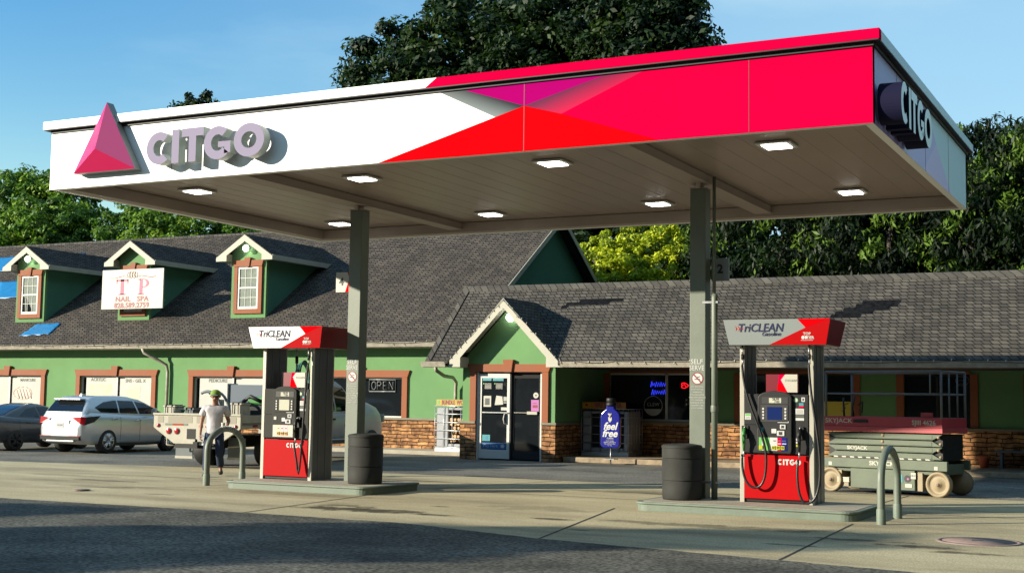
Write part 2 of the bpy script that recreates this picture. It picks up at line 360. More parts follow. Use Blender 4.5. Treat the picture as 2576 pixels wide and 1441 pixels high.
# ------------------------------------------------------------------ mesh helpers
class MB:
    def __init__(s): s.v = []; s.f = []; s.m = []; s.s = []
    def add(s, vs, fs, mi=0, smooth=False):
        o = len(s.v); s.v += [tuple(v) for v in vs]
        for i, f in enumerate(fs):
            s.f.append(tuple(o+k for k in f)); s.m.append(mi if isinstance(mi, int) else mi[i]); s.s.append(smooth)
        return s
    def box(s, x0, x1, y0, y1, z0, z1, mi=0):
        v = [(x, y, z) for z in (z0, z1) for y in (y0, y1) for x in (x0, x1)]
        return s.add(v, [(0, 2, 3, 1), (4, 5, 7, 6), (0, 1, 5, 4), (2, 6, 7, 3), (0, 4, 6, 2), (1, 3, 7, 5)], mi)
    def poly(s, pts, mi=0): return s.add(pts, [tuple(range(len(pts)))], mi)
    def prism(s, pts, vec, mi=0, side=None):
        n = len(pts); vec = Vector(vec)
        v = [Vector(p) for p in pts] + [Vector(p)+vec for p in pts]
        side = mi if side is None else side
        fs = [tuple(range(n))[::-1], tuple(range(n, 2*n))] + [(i, (i+1) % n, n+(i+1) % n, n+i) for i in range(n)]
        return s.add(v, fs, [mi, mi]+[side]*n)
    def tube(s, path, r, n=8, mi=0, caps=True):
        P = [Vector(p) for p in path]; k = len(P)
        rr = r if isinstance(r, (list, tuple)) else [r]*k
        T = [(P[min(i+1, k-1)]-P[max(i-1, 0)]).normalized() for i in range(k)]
        up = Vector((0, 0, 1)) if abs(T[0].z) < 0.9 else Vector((1, 0, 0))
        A = T[0].cross(up).normalized(); vs = []
        for i in range(k):
            A = (A - T[i]*A.dot(T[i])).normalized(); B = T[i].cross(A)
            for j in range(n):
                a = 2*math.pi*j/n
                vs.append(P[i] + (A*math.cos(a)+B*math.sin(a))*rr[i])
        fs = [(i*n+j, i*n+(j+1) % n, (i+1)*n+(j+1) % n, (i+1)*n+j) for i in range(k-1) for j in range(n)]
        s.add(vs, fs, mi, True)
        if caps:
            o = len(s.v)-len(vs)
            s.f.append(tuple(o+j for j in range(n))[::-1]); s.m.append(mi); s.s.append(False)
            s.f.append(tuple(o+(k-1)*n+j for j in range(n))); s.m.append(mi); s.s.append(False)
        return s
    def lathe(s, c, prof, n=24, mi=0, axis='z'):
        vs = []; k = len(prof)
        for (r, h) in prof:
            for j in range(n):
                a = 2*math.pi*j/n; p = (r*math.cos(a), r*math.sin(a), h)
                if axis == 'y': p = (p[0], h, p[1])
                if axis == 'x': p = (h, p[0], p[1])
                vs.append((c[0]+p[0], c[1]+p[1], c[2]+p[2]))
        fs = [(i*n+j, i*n+(j+1) % n, (i+1)*n+(j+1) % n, (i+1)*n+j) for i in range(k-1) for j in range(n)]
        mis = [mi if isinstance(mi, int) else mi[i] for i in range(k-1) for j in range(n)]
        return s.add(vs, fs, mis, True)
    def disc(s, c, r, n=20, mi=0, axis='y', ry=None):
        ry = ry or r; pts = []
        for j in range(n):
            a = 2*math.pi*j/n; u, v = r*math.cos(a), ry*math.sin(a)
            pts.append({'y': (c[0]+u, c[1], c[2]+v), 'x': (c[0], c[1]+u, c[2]+v), 'z': (c[0]+u, c[1]+v, c[2])}[axis])
        return s.poly(pts, mi)
    def build(s, name, mats, parent=None, bevel=0.0, org=None, seg=2):
        me = bpy.data.meshes.new(name)
        vs = s.v
        if org is not None: vs = [(v[0]-org[0], v[1]-org[1], v[2]-org[2]) for v in vs]
        me.from_pydata(vs, [], s.f)
        for mm in (mats if isinstance(mats, (list, tuple)) else [mats]):
            me.materials.append(mat(mm) if isinstance(mm, str) else mm)
        me.polygons.foreach_set('material_index', s.m)
        me.polygons.foreach_set('use_smooth', s.s)
        bm = bmesh.new(); bm.from_mesh(me)
        bmesh.ops.recalc_face_normals(bm, faces=bm.faces)
        bm.to_mesh(me); bm.free(); me.update()
        o = bpy.data.objects.new(name, me); COL.objects.link(o)
        if parent: o.parent = parent
        if bevel:
            b = o.modifiers.new('bevel', 'BEVEL'); b.width = bevel; b.segments = seg
            b.limit_method = 'ANGLE'; b.angle_limit = R(40)
        return o

def tag(o, label=None, cat=None, group=None, kind=None):
    if label: o['label'] = label
    if cat: o['category'] = cat
    if group: o['group'] = group
    if kind: o['kind'] = kind
    return o

def thing(name, label, cat, loc=(0, 0, 0), rz=0, group=None):
    o = bpy.data.objects.new(name, None); COL.objects.link(o)
    o.empty_display_size = 0.2
    o.location = loc; o.rotation_euler = (0, 0, rz)
    return tag(o, label, cat, group)

def text(s, size, m, parent, loc, rot=(90, 0, 0), bold=0.0, ext=0.002, align='CENTER', xs=1.0, shear=0.0, name='lettering', sp=1.0, org=None):
    """a line of raised lettering, as one mesh"""
    cu = bpy.data.curves.new('tmp', 'FONT'); cu.body = s; cu.size = size; cu.extrude = ext
    cu.offset = bold; cu.align_x = align; cu.align_y = 'CENTER'; cu.shear = shear; cu.space_character = sp
    cu.resolution_u = 3
    ob = bpy.data.objects.new('tmp', cu); COL.objects.link(ob)
    dg = bpy.context.evaluated_depsgraph_get(); dg.update()
    me = bpy.data.meshes.new_from_object(ob.evaluated_get(dg))
    bpy.data.objects.remove(ob); bpy.data.curves.remove(cu)
    if xs != 1.0: me.transform(Matrix.Diagonal((xs, 1, 1, 1)))
    rm = Matrix.Rotation(R(rot[2]), 4, 'Z') @ Matrix.Rotation(R(rot[1]), 4, 'Y') @ Matrix.Rotation(R(rot[0]), 4, 'X')
    me.transform(rm)
    if org is not None: loc = (loc[0]-org[0], loc[1]-org[1], loc[2]-org[2])
    me.transform(Matrix.Translation(Vector(loc)))
    me.materials.clear(); me.materials.append(mat(m) if isinstance(m, str) else m)
    me.name = name
    o = bpy.data.objects.new(name, me); COL.objects.link(o)
    if parent: o.parent = parent
    return o

def bez(p0, p1, p2, p3, n=12):
    p0, p1, p2, p3 = map(Vector, (p0, p1, p2, p3))
    return [p0*(1-t)**3 + p1*3*t*(1-t)**2 + p2*3*t*t*(1-t) + p3*t**3 for t in [i/n for i in range(n+1)]]

def copy_tree(o, parent=None):
    c = o.copy(); COL.objects.link(c); c.parent = parent
    for ch in [x for x in bpy.data.objects if x.parent == o]: copy_tree(ch, c)
    return c

def arc2(cx, cz, rx, rz, a0, a1, n):
    return [(cx+rx*math.cos(R(a0+(a1-a0)*i/n)), cz+rz*math.sin(R(a0+(a1-a0)*i/n))) for i in range(n+1)]

def ring_strip(cx, cz, w, h, t, a0, a1, n=28):
    """outer and inner arc pairs of a bold round letter stroke"""
    o = arc2(cx, cz, w/2, h/2, a0, a1, n); i = arc2(cx, cz, w/2-t, h/2-t*0.92, a0, a1, n)
    return o, i

def glyph_polys(ch, w, h, t):
    """bold sans letter as a list of 2-D quads/polygons in a w x h box, origin bottom left"""
    P = []
    def strip(o, i):
        for k in range(len(o)-1): P.append([o[k], o[k+1], i[k+1], i[k]])
    if ch == 'I': P.append([(0, 0), (w, 0), (w, h), (0, h)])
    elif ch == 'T':
        P.append([(0, h-t*0.92), (w, h-t*0.92), (w, h), (0, h)])
        P.append([(w/2-t/2, 0), (w/2+t/2, 0), (w/2+t/2, h-t*0.92), (w/2-t/2, h-t*0.92)])
    elif ch == 'O': strip(*ring_strip(w/2, h/2, w, h, t, 0, 360, 40))
    elif ch == 'C': strip(*ring_strip(w/2, h/2, w, h, t, 48, 312, 30))
    elif ch == 'G':
        strip(*ring_strip(w/2, h/2, w, h, t, 48, 322, 30))
        P.append([(w*0.52, h*0.36), (w*0.97, h*0.36), (w*0.97, h*0.53), (w*0.52, h*0.53)])
        P.append([(w-t*0.95, h*0.16), (w*0.97, h*0.19), (w*0.97, h*0.36), (w-t*0.95, h*0.36)])
    return P

def glyph_mesh(polys, f, vec, mb):
    """extrude the union outline: weld the polygons, then extrude boundary edges"""
    bm = bmesh.new(); V = {}
    for P in polys:
        vs = []
        for p in P:
            k = (round(p[0], 4), round(p[1], 4))
            if k not in V: V[k] = bm.verts.new(f(*p))
            if V[k] not in vs: vs.append(V[k])
        try: bm.faces.new(vs)
        except ValueError: pass
    bm.normal_update()
    faces = list(bm.faces); top = {}
    o = len(mb.v)
    bm.verts.ensure_lookup_table(); bm.verts.index_update()
    n = len(bm.verts)
    mb.v += [tuple(v.co) for v in bm.verts] + [tuple(v.co+Vector(vec)) for v in bm.verts]
    for fc in faces:
        ids = [v.index for v in fc.verts]
        mb.f.append(tuple(o+i for i in ids)); mb.m.append(0); mb.s.append(False)
    for e in bm.edges:
        if len(e.link_faces) == 1:
            a, b = e.verts[0].index, e.verts[1].index
            mb.f.append((o+a, o+b, o+n+b, o+n+a)); mb.m.append(1); mb.s.append(False)
    bm.free()
# ------------------------------------------------------------------ ground, pad, island
asph = groundmat('old_asphalt', (0.135, 0.128, 0.108), (0.082, 0.078, 0.070), (0.18, 0.168, 0.14), 0.5, 20, gamt=0.6, crack=0.35,
                 blobs=[(-8.5, 29.5, 2.5, 0.35, 0.3), (-17, 29.5, 2.2, 0.3, 0.3)])
asph2 = groundmat('dark_street_asphalt', (0.080, 0.079, 0.066), (0.048, 0.048, 0.042), (0.118, 0.115, 0.096), 0.6, 20, crack=0.3, gamt=0.75,
                  blobs=[(-9.6, 15.4, 0.25, 0.12, 0.5), (-12.9, 15.2, 0.2, 0.1, 0.5)])
concm = groundmat('forecourt_concrete', (0.36, 0.31, 0.195), (0.225, 0.193, 0.13), (0.45, 0.395, 0.26), 0.55, 40, gamt=0.3, streak=True,
                  blobs=[(-11.6, 17.6, 1.2, 0.40, 0.82), (-8.4, 17.9, 0.35, 0.14, 0.75), (-10.9, 18.9, 0.25, 0.1, 0.6), (-7.0, 24.8, 1.4, 0.25, 0.5), (-14.8, 24.4, 1.6, 0.3, 0.5), (-19.6, 20.4, 0.9, 0.2, 0.5), (-12.2, 18.1, 0.5, 0.2, 0.6), (-10.2, 17.5, 0.45, 0.16, 0.7), (-6.3, 18.2, 1.8, 0.26, 0.5),
                         (-4.9, 18.4, 1.2, 0.18, 0.4), (-3.0, 17.1, 0.6, 0.22, 0.7), (-3.9, 17.5, 0.8, 0.16, 0.65), (-2.4, 16.7, 0.5, 0.15, 0.7),
                         (-9.4, 19.5, 1.1, 0.5, 0.3), (-16.2, 18.2, 0.35, 0.14, 0.5), (-14.6, 19.7, 1.8, 0.35, 0.28),
                         (-18.5, 19.0, 1.3, 0.25, 0.3), (-9.0, 24.2, 1.6, 0.4, 0.3), (-4.4, 16.4, 0.4, 0.1, 0.6),
                         (-10.2, 24.0, 2.0, 0.25, 0.35), (-21.5, 21.2, 1.5, 0.25, 0.3), (-7.4, 16.6, 0.2, 0.08, 0.5)])
b = MB(); b.poly([(-900, -900, 0), (900, -900, 0), (900, 900, 0), (-900, 900, 0)])
g = b.build('ground', [asph]); tag(g, 'weathered grey asphalt of the parking lot and the land around it', 'ground', kind='structure')
pad = [(-45, 17.7), (-30, 17.2), (-17.6, 15.9), (-13.0, 16.05), (-9.88, 16.02), (-7.4, 15.25), (-2.57, 14.43), (12, 12.4), (12, 26.6), (-8.75, 26.6), (-16.5, 26.55), (-26.4, 24.7), (-45, 21)]
b = MB(); b.poly([(x, y, 0.004) for x, y in pad])
joints = [((-13.2, 20.2), (-12.7, 16.05)), ((-8.4, 20.3), (-7.35, 15.26)), ((-4.4, 19.8), (-4.1, 14.7)), ((-4.95, 22.4), (-4.82, 26.55)),
          ((-19.4, 18.1), (-16.4, 20.2)), ((-13.3, 22.2), (-12.2, 26.5)), ((-45, 20.9), (-16.6, 22.2)), ((-13, 22.25), (-8.1, 22.3)), ((-4.4, 22.3), (12, 22.2)),
          ((-8.6, 22.3), (-8.75, 26.5))]
for (a, c) in joints:
    d = Vector((c[0]-a[0], c[1]-a[1])).normalized(); n = Vector((-d.y, d.x))*0.016
    b.poly([(a[0]+n.x, a[1]+n.y, 0.008), (a[0]-n.x, a[1]-n.y, 0.008), (c[0]-n.x, c[1]-n.y, 0.008), (c[0]+n.x, c[1]+n.y, 0.008)], 1)
pd = b.build('concrete_pad', [concm, 'sealant']); tag(pd, 'pale stained concrete forecourt slab under the canopy', 'concrete pad', kind='structure')
# street asphalt in front, a ragged edge lapping the slab
rnd = random.Random(4)
edge = []
for (a, c) in zip(pad[:7], pad[1:8]):
    n = max(2, int(abs(c[0]-a[0])/0.12))
    for i in range(n):
        t = i/n; edge.append((a[0]+(c[0]-a[0])*t, a[1]+(c[1]-a[1])*t + rnd.uniform(-0.018, 0.022), 0.012))
b = MB(); b.poly([(-45, -60, 0.012), (60, -60, 0.012), (60, 12, 0.012)] + edge[::-1])
rd = b.build('road', [asph2]); tag(rd, 'dark coarse asphalt of the street in front of the slab', 'road', kind='structure')
b = MB()
b.poly([(-4.62, 32.32, 0.005), (-4.55, 32.25, 0.005), (-0.6, 27.55, 0.005), (-0.7, 27.5, 0.005)])
o = b.build('parking_line', ['lineblue']); tag(o, 'worn parking stripe painted on asphalt right of the lift', 'road marking', kind='structure')
mh = thing('manhole_cover', 'round rusty tank cover set in the slab at the right', 'manhole cover', (-2.42, 18.2, 0.004))
b = MB(); b.lathe((0, 0, 0), [(0.46, 0.0), (0.46, 0.012), (0.0, 0.016)], 32); b.build('cover_plate', ['iron'], mh)
b = MB(); b.lathe((0, 0, 0), [(0.54, 0.0), (0.54, 0.010), (0.47, 0.012), (0.47, 0.0)], 32); b.build('rim', ['iron'], mh)
b = MB(); b.box(-0.09, 0.05, -0.02, 0.02, 0.014, 0.022); b.build('handle', ['blackink'], mh)
cup = MB(); cup.lathe((-17.9, 18.0, 0.02), [(0.0, 0), (0.16, 0.0), (0.13, 0.012), (0.0, 0.014)], 20)
o = cup.build('drain_cover', ['iron']); tag(o, 'small dark round lid in the slab left of the first island', 'manhole cover')

def island(loc, w, d, h, label):
    t = thing('fuel_island', label, 'pump island', loc)
    r = 0.22; pts = []
    for (cx, cy, a0) in ((w-r, d-r, 0), (r, d-r, 90), (r, r, 180), (w-r, r, 270)):
        for i in range(7):
            a = R(a0+90*i/6); pts.append((cx+r*math.cos(a), cy+r*math.sin(a)))
    b = MB(); b.prism([(x, y, 0) for x, y in pts], (0, 0, h-0.035)); b.build('curb_form', ['islandpaint'], t, bevel=0.008)
    b = MB(); cen = Vector((w/2, d/2))
    sc = lambda p, k: (p[0]+(0.03 if p[0] < w/2 else -0.03)*-k, p[1]+(0.03 if p[1] < d/2 else -0.03)*-k)
    b.prism([(*sc(p, 0.8), h-0.035) for p in pts], (0, 0, 0.036)); b.build('steel_lip', ['islandpaint'], t, bevel=0.01)
    b = MB(); b.prism([(*sc(p, -2.2), h-0.02) for p in pts], (0, 0, 0.026)); b.build('concrete_top', ['conc'], t)
    return t
island((-16.4, 20.14, 0), 3.25, 1.93, 0.15, 'low grey green pump island under the left pump and column')
island((-7.98, 20.10, 0), 3.55, 1.9, 0.15, 'low grey green pump island under the right pump and column')

def hoop(y0, y1, x, h, label, rz=0, marks=False):
    t = thing('hoop_bollard', label, 'bollard', (x, (y0+y1)/2, 0), rz, 'U shaped steel bollards at the ends of the pump islands')
    d = (y1-y0)/2; r = 0.058; path = [(0, -d, 0.0), (0, -d, 0.25), (0, -d, h-d*0.75)]
    for i in range(1, 16):
        a = math.pi*i/16; path.append((0, -d*math.cos(a), h-d*0.75+d*0.75*math.sin(a)))
    path += [(0, d, h-d*0.75), (0, d, 0.25), (0, d, 0.0)]
    b = MB(); b.tube(path, r, 14); b.build('hoop_pipe', ['grey'], t)
    for s in (-1, 1):
        b = MB(); b.lathe((0, s*d, 0), [(r+0.012, 0.0), (r+0.012, 0.21), (r+0.004, 0.235)], 14); b.build('sleeve', ['islandpaint'], t)
    if marks:
        b = MB()
        for i in range(7):
            a = math.pi*(0.42+0.035*i); c = Vector((0, -d*math.cos(a), h-d*0.75+d*0.75*math.sin(a)))
            tn = Vector((0, d*math.sin(a), d*0.75*math.cos(a))).normalized()
            b.tube([c-tn*0.006, c+tn*0.006], r+0.004, 14)
        b.build('wrap_band', ['white'], t)
    return t
hoop(20.48, 21.58, -17.1, 1.1, 'grey steel hoop bollard with white bands left of the left island', marks=True)
hoop(19.95, 21.2, -4.02, 1.09, 'grey steel hoop bollard right of the right island')

# unseen wooded rise behind and beside the viewer, added and shaped to block sky light
b = MB(); prev = None; rnd = random.Random(12); V = []; A0, A1, ST = 66, 330, 3
for a in range(A0, A1+1, ST):
    dist = 105
    h = 15.0 if 84 <= a <= 156 else (15.0+(a-156)*2.2 if a > 156 else 14.0)
    h = min(h, 85.0)
    h *= rnd.uniform(0.93, 1.0)
    x, y = -math.sin(R(a)), math.cos(R(a))
    V += [(x*dist*0.8, y*dist*0.8, 0), (x*dist*0.92, y*dist*0.92, h*0.75), (x*dist, y*dist, h), (x*dist*1.25, y*dist*1.25, 0)]
n_ = len(V)//4
b.add(V, [(i*4+j, i*4+j+1, (i+1)*4+j+1, (i+1)*4+j) for i in range(n_-1) for j in range(3)], 0, True)
o = b.build('hills', [M('wooded_slope', (0.025, 0.035, 0.015), 0.95, noise=(0.15, 0.6), bump=(0.8, 1.0), spec=0.0)]); tag(o, 'dark wooded rise across the street behind the viewer', 'hill', kind='structure')

# ------------------------------------------------------------------ canopy
CX0, CX1, CY0, CY1, CZ0, CZ1 = -18.25, -3.53, 17.26, 25.67, 5.43, 6.50
can = thing('fuel_canopy', 'large flat fuel canopy with white and crimson fascia on two columns', 'canopy', (-10.9, 21.45, 0))
ORG = tuple(can.location)
yf = CY0
def F(x, z): return (x, yf, z)
grayp = gradmat('grey_fade_print', (0.012, 0.014, 0.022), (0.20, 0.24, 0.25), (-9.25-ORG[0], CY0-ORG[1], 6.31), (-9.36-ORG[0], CY0-ORG[1], 6.02))
purp = gradmat('plum_fade_print', (0.10, 0.006, 0.045), (0.42, 0.001, 0.045), (-7.9-ORG[0], CY0-ORG[1], 6.30), (-7.82-ORG[0], CY0-ORG[1], 6.05))
b = MB()
b.poly([F(CX0, 5.43), F(-11.2, 5.43), F(-9.13, 5.985), F(-10.2, 6.5), F(CX0, 6.5)], 0)
b.poly([F(-10.2, 6.5), F(-9.13, 5.985), F(-8.64, 6.115), F(-9.82, 6.5)], 1)
b.poly([F(-11.2, 5.43), F(-8.64, 5.43), F(-8.64, 6.115), F(-9.13, 5.985)], 3)
b.poly([F(-8.64, 5.43), F(-6.5, 5.43), F(-8.03, 5.94), F(-8.64, 6.115)], 3)
b.poly([F(-9.82, 6.5), F(-8.64, 6.115), F(-7.15, 6.5)], 2)
b.poly([F(-7.15, 6.5), F(-8.64, 6.115), F(-8.03, 5.94), F(-6.62, 6.5)], 4)
b.poly([F(-6.62, 6.5), F(-8.03, 5.94), F(-6.5, 5.43), F(CX1, 5.43), F(CX1, 6.5)], 5)
b.build('front_fascia', ['fascia', grayp, 'magenta', 'scarlet', purp, 'crimson'], can, org=ORG)
b = MB()   # panel body behind the print plus the other three sides
b.box(CX0, CX1, CY0+0.003, CY0+0.12, CZ0, CZ1)
b.box(CX0, CX1, CY1-0.12, CY1, CZ0, CZ1)
b.box(CX0, CX0+0.12, CY0+0.12, CY1-0.12, CZ0, CZ1)
b.build('fascia_frame', ['fascia'], can, org=ORG)
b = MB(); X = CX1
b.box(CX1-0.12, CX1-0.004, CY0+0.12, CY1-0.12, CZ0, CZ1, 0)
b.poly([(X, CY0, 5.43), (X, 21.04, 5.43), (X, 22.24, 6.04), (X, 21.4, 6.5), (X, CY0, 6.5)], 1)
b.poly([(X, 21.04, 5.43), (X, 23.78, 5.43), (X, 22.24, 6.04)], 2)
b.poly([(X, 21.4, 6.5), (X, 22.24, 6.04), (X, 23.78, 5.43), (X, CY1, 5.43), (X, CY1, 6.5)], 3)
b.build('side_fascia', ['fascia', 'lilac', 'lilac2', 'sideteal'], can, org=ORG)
b = MB()   # panel seams
for x in (-8.64, -5.2, -12.1, -15.4): b.box(x-0.004, x+0.004, CY0-0.003, CY0, 5.43, 6.49)
for y in (18.88, 21.2, 23.5): b.box(CX1, CX1+0.003, y-0.005, y+0.005, 5.43, 6.49)
b.build('seam', ['maroon'], can, org=ORG)
b = MB(); e = 0.11
b.prism([(CX0-e, CY0-e, 6.52), (-10.3, CY0-e, 6.52), (-10.1, CY0-e, 6.66), (CX0-e, CY0-e, 6.66)], (0, 0.14, 0), 0)
b.prism([(-10.3, CY0-e, 6.52), (CX1+e, CY0-e, 6.52), (CX1+e, CY0-e, 6.66), (-10.1, CY0-e, 6.66)], (0, 0.14, 0), 1)
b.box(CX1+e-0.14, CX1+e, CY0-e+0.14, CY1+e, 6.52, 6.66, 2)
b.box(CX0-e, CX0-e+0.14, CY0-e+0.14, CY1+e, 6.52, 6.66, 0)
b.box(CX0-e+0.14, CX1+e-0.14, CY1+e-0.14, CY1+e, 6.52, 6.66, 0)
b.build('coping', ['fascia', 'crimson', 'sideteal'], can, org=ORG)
b = MB()
b.box(CX0, CX1+0.02, CY0-0.03, CY0+0.05, 6.455, 6.53); b.box(CX1-0.05, CX1+0.03, CY0+0.05, CY1, 6.455, 6.53)
b.box(CX0-0.02, CX0+0.05, CY0+0.05, CY1, 6.455, 6.53)
b.box(CX0, CX1, CY0, CY1, 6.50, 6.56)
b.box(CX0-0.10, CX1+0.10, CY0-0.105, CY0-0.031, 6.505, 6.519); b.box(CX1+0.031, CX1+0.105, CY0-0.03, CY1+0.1, 6.505, 6.519); b.box(CX0-0.105, CX0-0.021, CY0-0.03, CY1+0.1, 6.505, 6.519)  # black sheets that paint the shade on the coping underside
b.build('reveal_strip', ['blackink'], can, org=ORG)
b = MB()
n = 34; dx = (CX1-CX0-0.24)/n
b.box(CX0+0.12, CX1-0.12, CY0+0.12, CY1-0.12, 5.66, 5.72, 0)
for i in range(n+1): b.box(CX0+0.12+i*dx-0.005, CX0+0.12+i*dx+0.005, CY0+0.12, CY1-0.12, 5.6575, 5.66, 0)
b.build('ceiling_deck', ['soffit'], can, org=ORG)
b = MB()
b.box(CX0+0.12, CX1-0.12, CY1-0.34, CY1-0.12, 5.44, 5.50); b.box(CX0+0.12, CX1-0.12, CY1-0.36, CY1-0.34, 5.44, 5.65)
b.box(CX0+0.12, CX0+0.34, CY0+0.12, CY1-0.36, 5.44, 5.50); b.box(CX0+0.34, CX0+0.36, CY0+0.12, CY1-0.36, 5.44, 5.65)
b.box(CX0+0.12, CX1-0.12, CY0+0.12, CY0+0.2, 5.44, 5.5)
b.build('inner_gutter', ['soffitlip'], can, org=ORG, bevel=0.006)
for cx in (-14.32, -7.33):
    b = MB(); b.box(cx-0.15, cx+0.15, CY0+0.2, CY1-0.36, 5.52, 5.65); b.box(cx-0.17, cx+0.17, CY0+0.2, CY1-0.36, 5.495, 5.52)
    b.build('deck_beam', ['soffitlip'], can, org=ORG, bevel=0.005)
for i, (lx, ly) in enumerate([(-16.65, 19.4), (-12.89, 19.37), (-9.12, 19.3), (-5.37, 19.25), (-16.72, 24.3), (-12.87, 24.2), (-9.1, 24.1), (-5.33, 24.05)]):
    b = MB(); b.box(lx-0.27, lx+0.27, ly-0.27, ly+0.27, 5.615, 5.65)
    f = b.build('light_fixture', ['white'], can, org=ORG, bevel=0.012)
    b = MB(); b.box(lx-0.19, lx+0.19, ly-0.19, ly+0.19, 5.60, 5.617); b.build('lens', ['lamp'], f, org=ORG, bevel=0.01)
# channel letters on the front
LET = [('C', -15.74, 0.56), ('I', -15.18, 0.155), ('T', -14.97, 0.47), ('G', -14.49, 0.58), ('O', -13.86, 0.62)]
for ch, x, wd in LET:
    hh = 0.56 if ch in 'CGO' else 0.575; z0 = 5.66
    b = MB(); glyph_mesh(glyph_polys(ch, wd, hh, 0.155), lambda u, v: (x+u, 17.0, z0+v), (0, 0.17, 0), b)
    b.build('channel_letter', ['letter', 'return'], can, org=ORG)
    b = MB(); glyph_mesh(glyph_polys(ch, wd+0.02, hh, 0.15), lambda u, v: (x+u, 17.175, z0+v), (0, 0.08, 0), b)
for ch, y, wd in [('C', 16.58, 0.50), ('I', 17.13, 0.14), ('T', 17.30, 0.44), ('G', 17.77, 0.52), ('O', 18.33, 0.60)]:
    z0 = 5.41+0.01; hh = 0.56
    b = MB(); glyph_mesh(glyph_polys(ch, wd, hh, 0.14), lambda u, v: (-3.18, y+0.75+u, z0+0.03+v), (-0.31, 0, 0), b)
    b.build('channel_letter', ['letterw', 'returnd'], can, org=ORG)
b = MB()   # three faced pyramid sign on the left of the fascia
A, B_, C_ = (-17.5, 17.08, 5.645), (-16.06, 17.08, 5.645), (-16.77, 17.08, 6.87); Mid = (-16.83, 16.90, 6.02)
b.poly([A, Mid, C_], 0); b.poly([B_, C_, Mid], 1); b.poly([A, B_, Mid], 2)
b.build('pyramid_face', ['tri1', 'tri2', 'tri3'], can, org=ORG)
b = MB(); b.prism([A, B_, C_], (0, 0.16, 0)); b.build('pyramid_can', ['silvergrey'], can, org=ORG)
b = MB(); b.poly([(-16.95, 17.25, 6.44), (-16.55, 17.25, 6.44), (-15.86, 17.25, 5.62), (-17.66, 17.25, 5.62)], 0)
# columns
def column(cx, num, extra=False, label=None):
    y0, y1 = 21.33, 21.60
    b = MB(); b.box(cx-0.14, cx+0.14, y0, y1, 0.15, 5.40)
    col = b.build('column', ['grey'], can, org=ORG, bevel=0.01)
    b = MB(); b.box(cx-0.15, cx+0.15, y0-0.01, y1+0.01, 5.405, 5.42); b.box(cx-0.05, cx+0.05, y0+0.08, y1-0.08, 5.42, 5.5)
    b.tube([(cx+0.02, y0-0.03, 5.40), (cx+0.02, y0-0.03, 5.66)], 0.035, 10)
    b.build('column_head', ['soffitlip'], col, org=ORG)
    y = y0-0.004
    text('SELF', 0.115, 'whiteink', col, (cx-0.01, y, 2.44), bold=0.001, ext=0.001, org=ORG)
    text('SERVE', 0.115, 'whiteink', col, (cx-0.01, y, 2.335), bold=0.001, ext=0.001, xs=0.86, org=ORG)
    b = MB(); b.disc((cx, y, 2.16), 0.105, 26, 1); b.disc((cx, y-0.001, 2.16), 0.088, 26, 0)
    d = 0.066; b.poly([(cx-d-0.008, y-0.003, 2.16+d-0.008), (cx-d+0.008, y-0.003, 2.16+d+0.008), (cx+d+0.008, y-0.003, 2.16-d+0.008), (cx+d-0.008, y-0.003, 2.16-d-0.008)], 1)
    b.poly([(cx-0.05, y-0.002, 2.14), (cx+0.05, y-0.002, 2.14), (cx+0.05, y-0.002, 2.155), (cx-0.05, y-0.002, 2.155)], 2)
    b.poly([(cx-0.012, y-0.002, 2.17), (cx+0.05, y-0.002, 2.185), (cx+0.05, y-0.002, 2.2), (cx-0.012, y-0.002, 2.185)], 2)
    b.build('no_smoking_decal', ['whiteink', 'maroon', 'ink'], col, org=ORG)
    for i, s in enumerate(['NO SMOKING', 'STOP MOTOR', 'WARNING', 'IT IS UNLAWFUL', 'AND DANGEROUS', 'TO DISPENSE', 'GASOLINE INTO', 'UNAPPROVED', 'CONTAINERS']):
        text(s, 0.034, 'whiteink', col, (cx, y, 2.02-0.045*i), bold=0.0, ext=0.0008, org=ORG)
    # number flag on the far side of the column
    sx = -1 if num == '4' else 1
    xa, xb = (cx-0.62, cx-0.30) if num == '4' else (cx+0.16, cx+0.46)
    fy = 21.60; b = MB(); b.box(xa, xb, fy, fy+0.05, 3.83, 4.22)
    if num == '4': b.box(cx-0.31, cx-0.13, fy+0.01, fy+0.04, 3.95, 4.02, 1); b.box(cx-0.31, cx-0.13, fy+0.01, fy+0.04, 4.1, 4.16, 1)
    fl = b.build('number_sign', ['silvergrey' if num == '2' else 'signface', 'grey'], col, org=ORG)
    if num == '4':
        b = MB(); b.poly([(xb, fy-0.002, 3.83), (xb, fy-0.002, 4.22), (xb-0.05, fy-0.002, 4.22), (xb-0.005, fy-0.002, 4.1), (xb-0.10, fy-0.002, 3.83)])
        b.build('red_corner', ['scarlet'], col, org=ORG)
    text(num, 0.21, 'blackink', col, ((xa+xb)/2-(0.03 if num == '4' else 0), fy-0.004, 4.03), bold=0.006, ext=0.002, org=ORG)
    return col
column(-14.315, '4'); col2 = column(-7.33, '2')
b = MB(); b.tube([(-7.0, 21.24, 0.15), (-7.0, 21.24, 3.52), (-7.0, 21.26, 3.56)], 0.052, 14)
b.lathe((-7.0, 21.24, 1.6), [(0.062, 0), (0.064, 0.01), (0.064, 0.1), (0.062, 0.11)], 14)
b.tube([(-7.06, 21.4, 3.4), (-7.06, 21.4, 5.6)], 0.03, 8)
b.build('drain_pipe', ['grey'], col2, org=ORG)
b = MB()
for z in (0.42, 3.42): b.box(-7.20, -6.93, 21.2, 21.32, z, z+0.035)
b.build('pipe_bracket', ['steel'], col2, org=ORG)

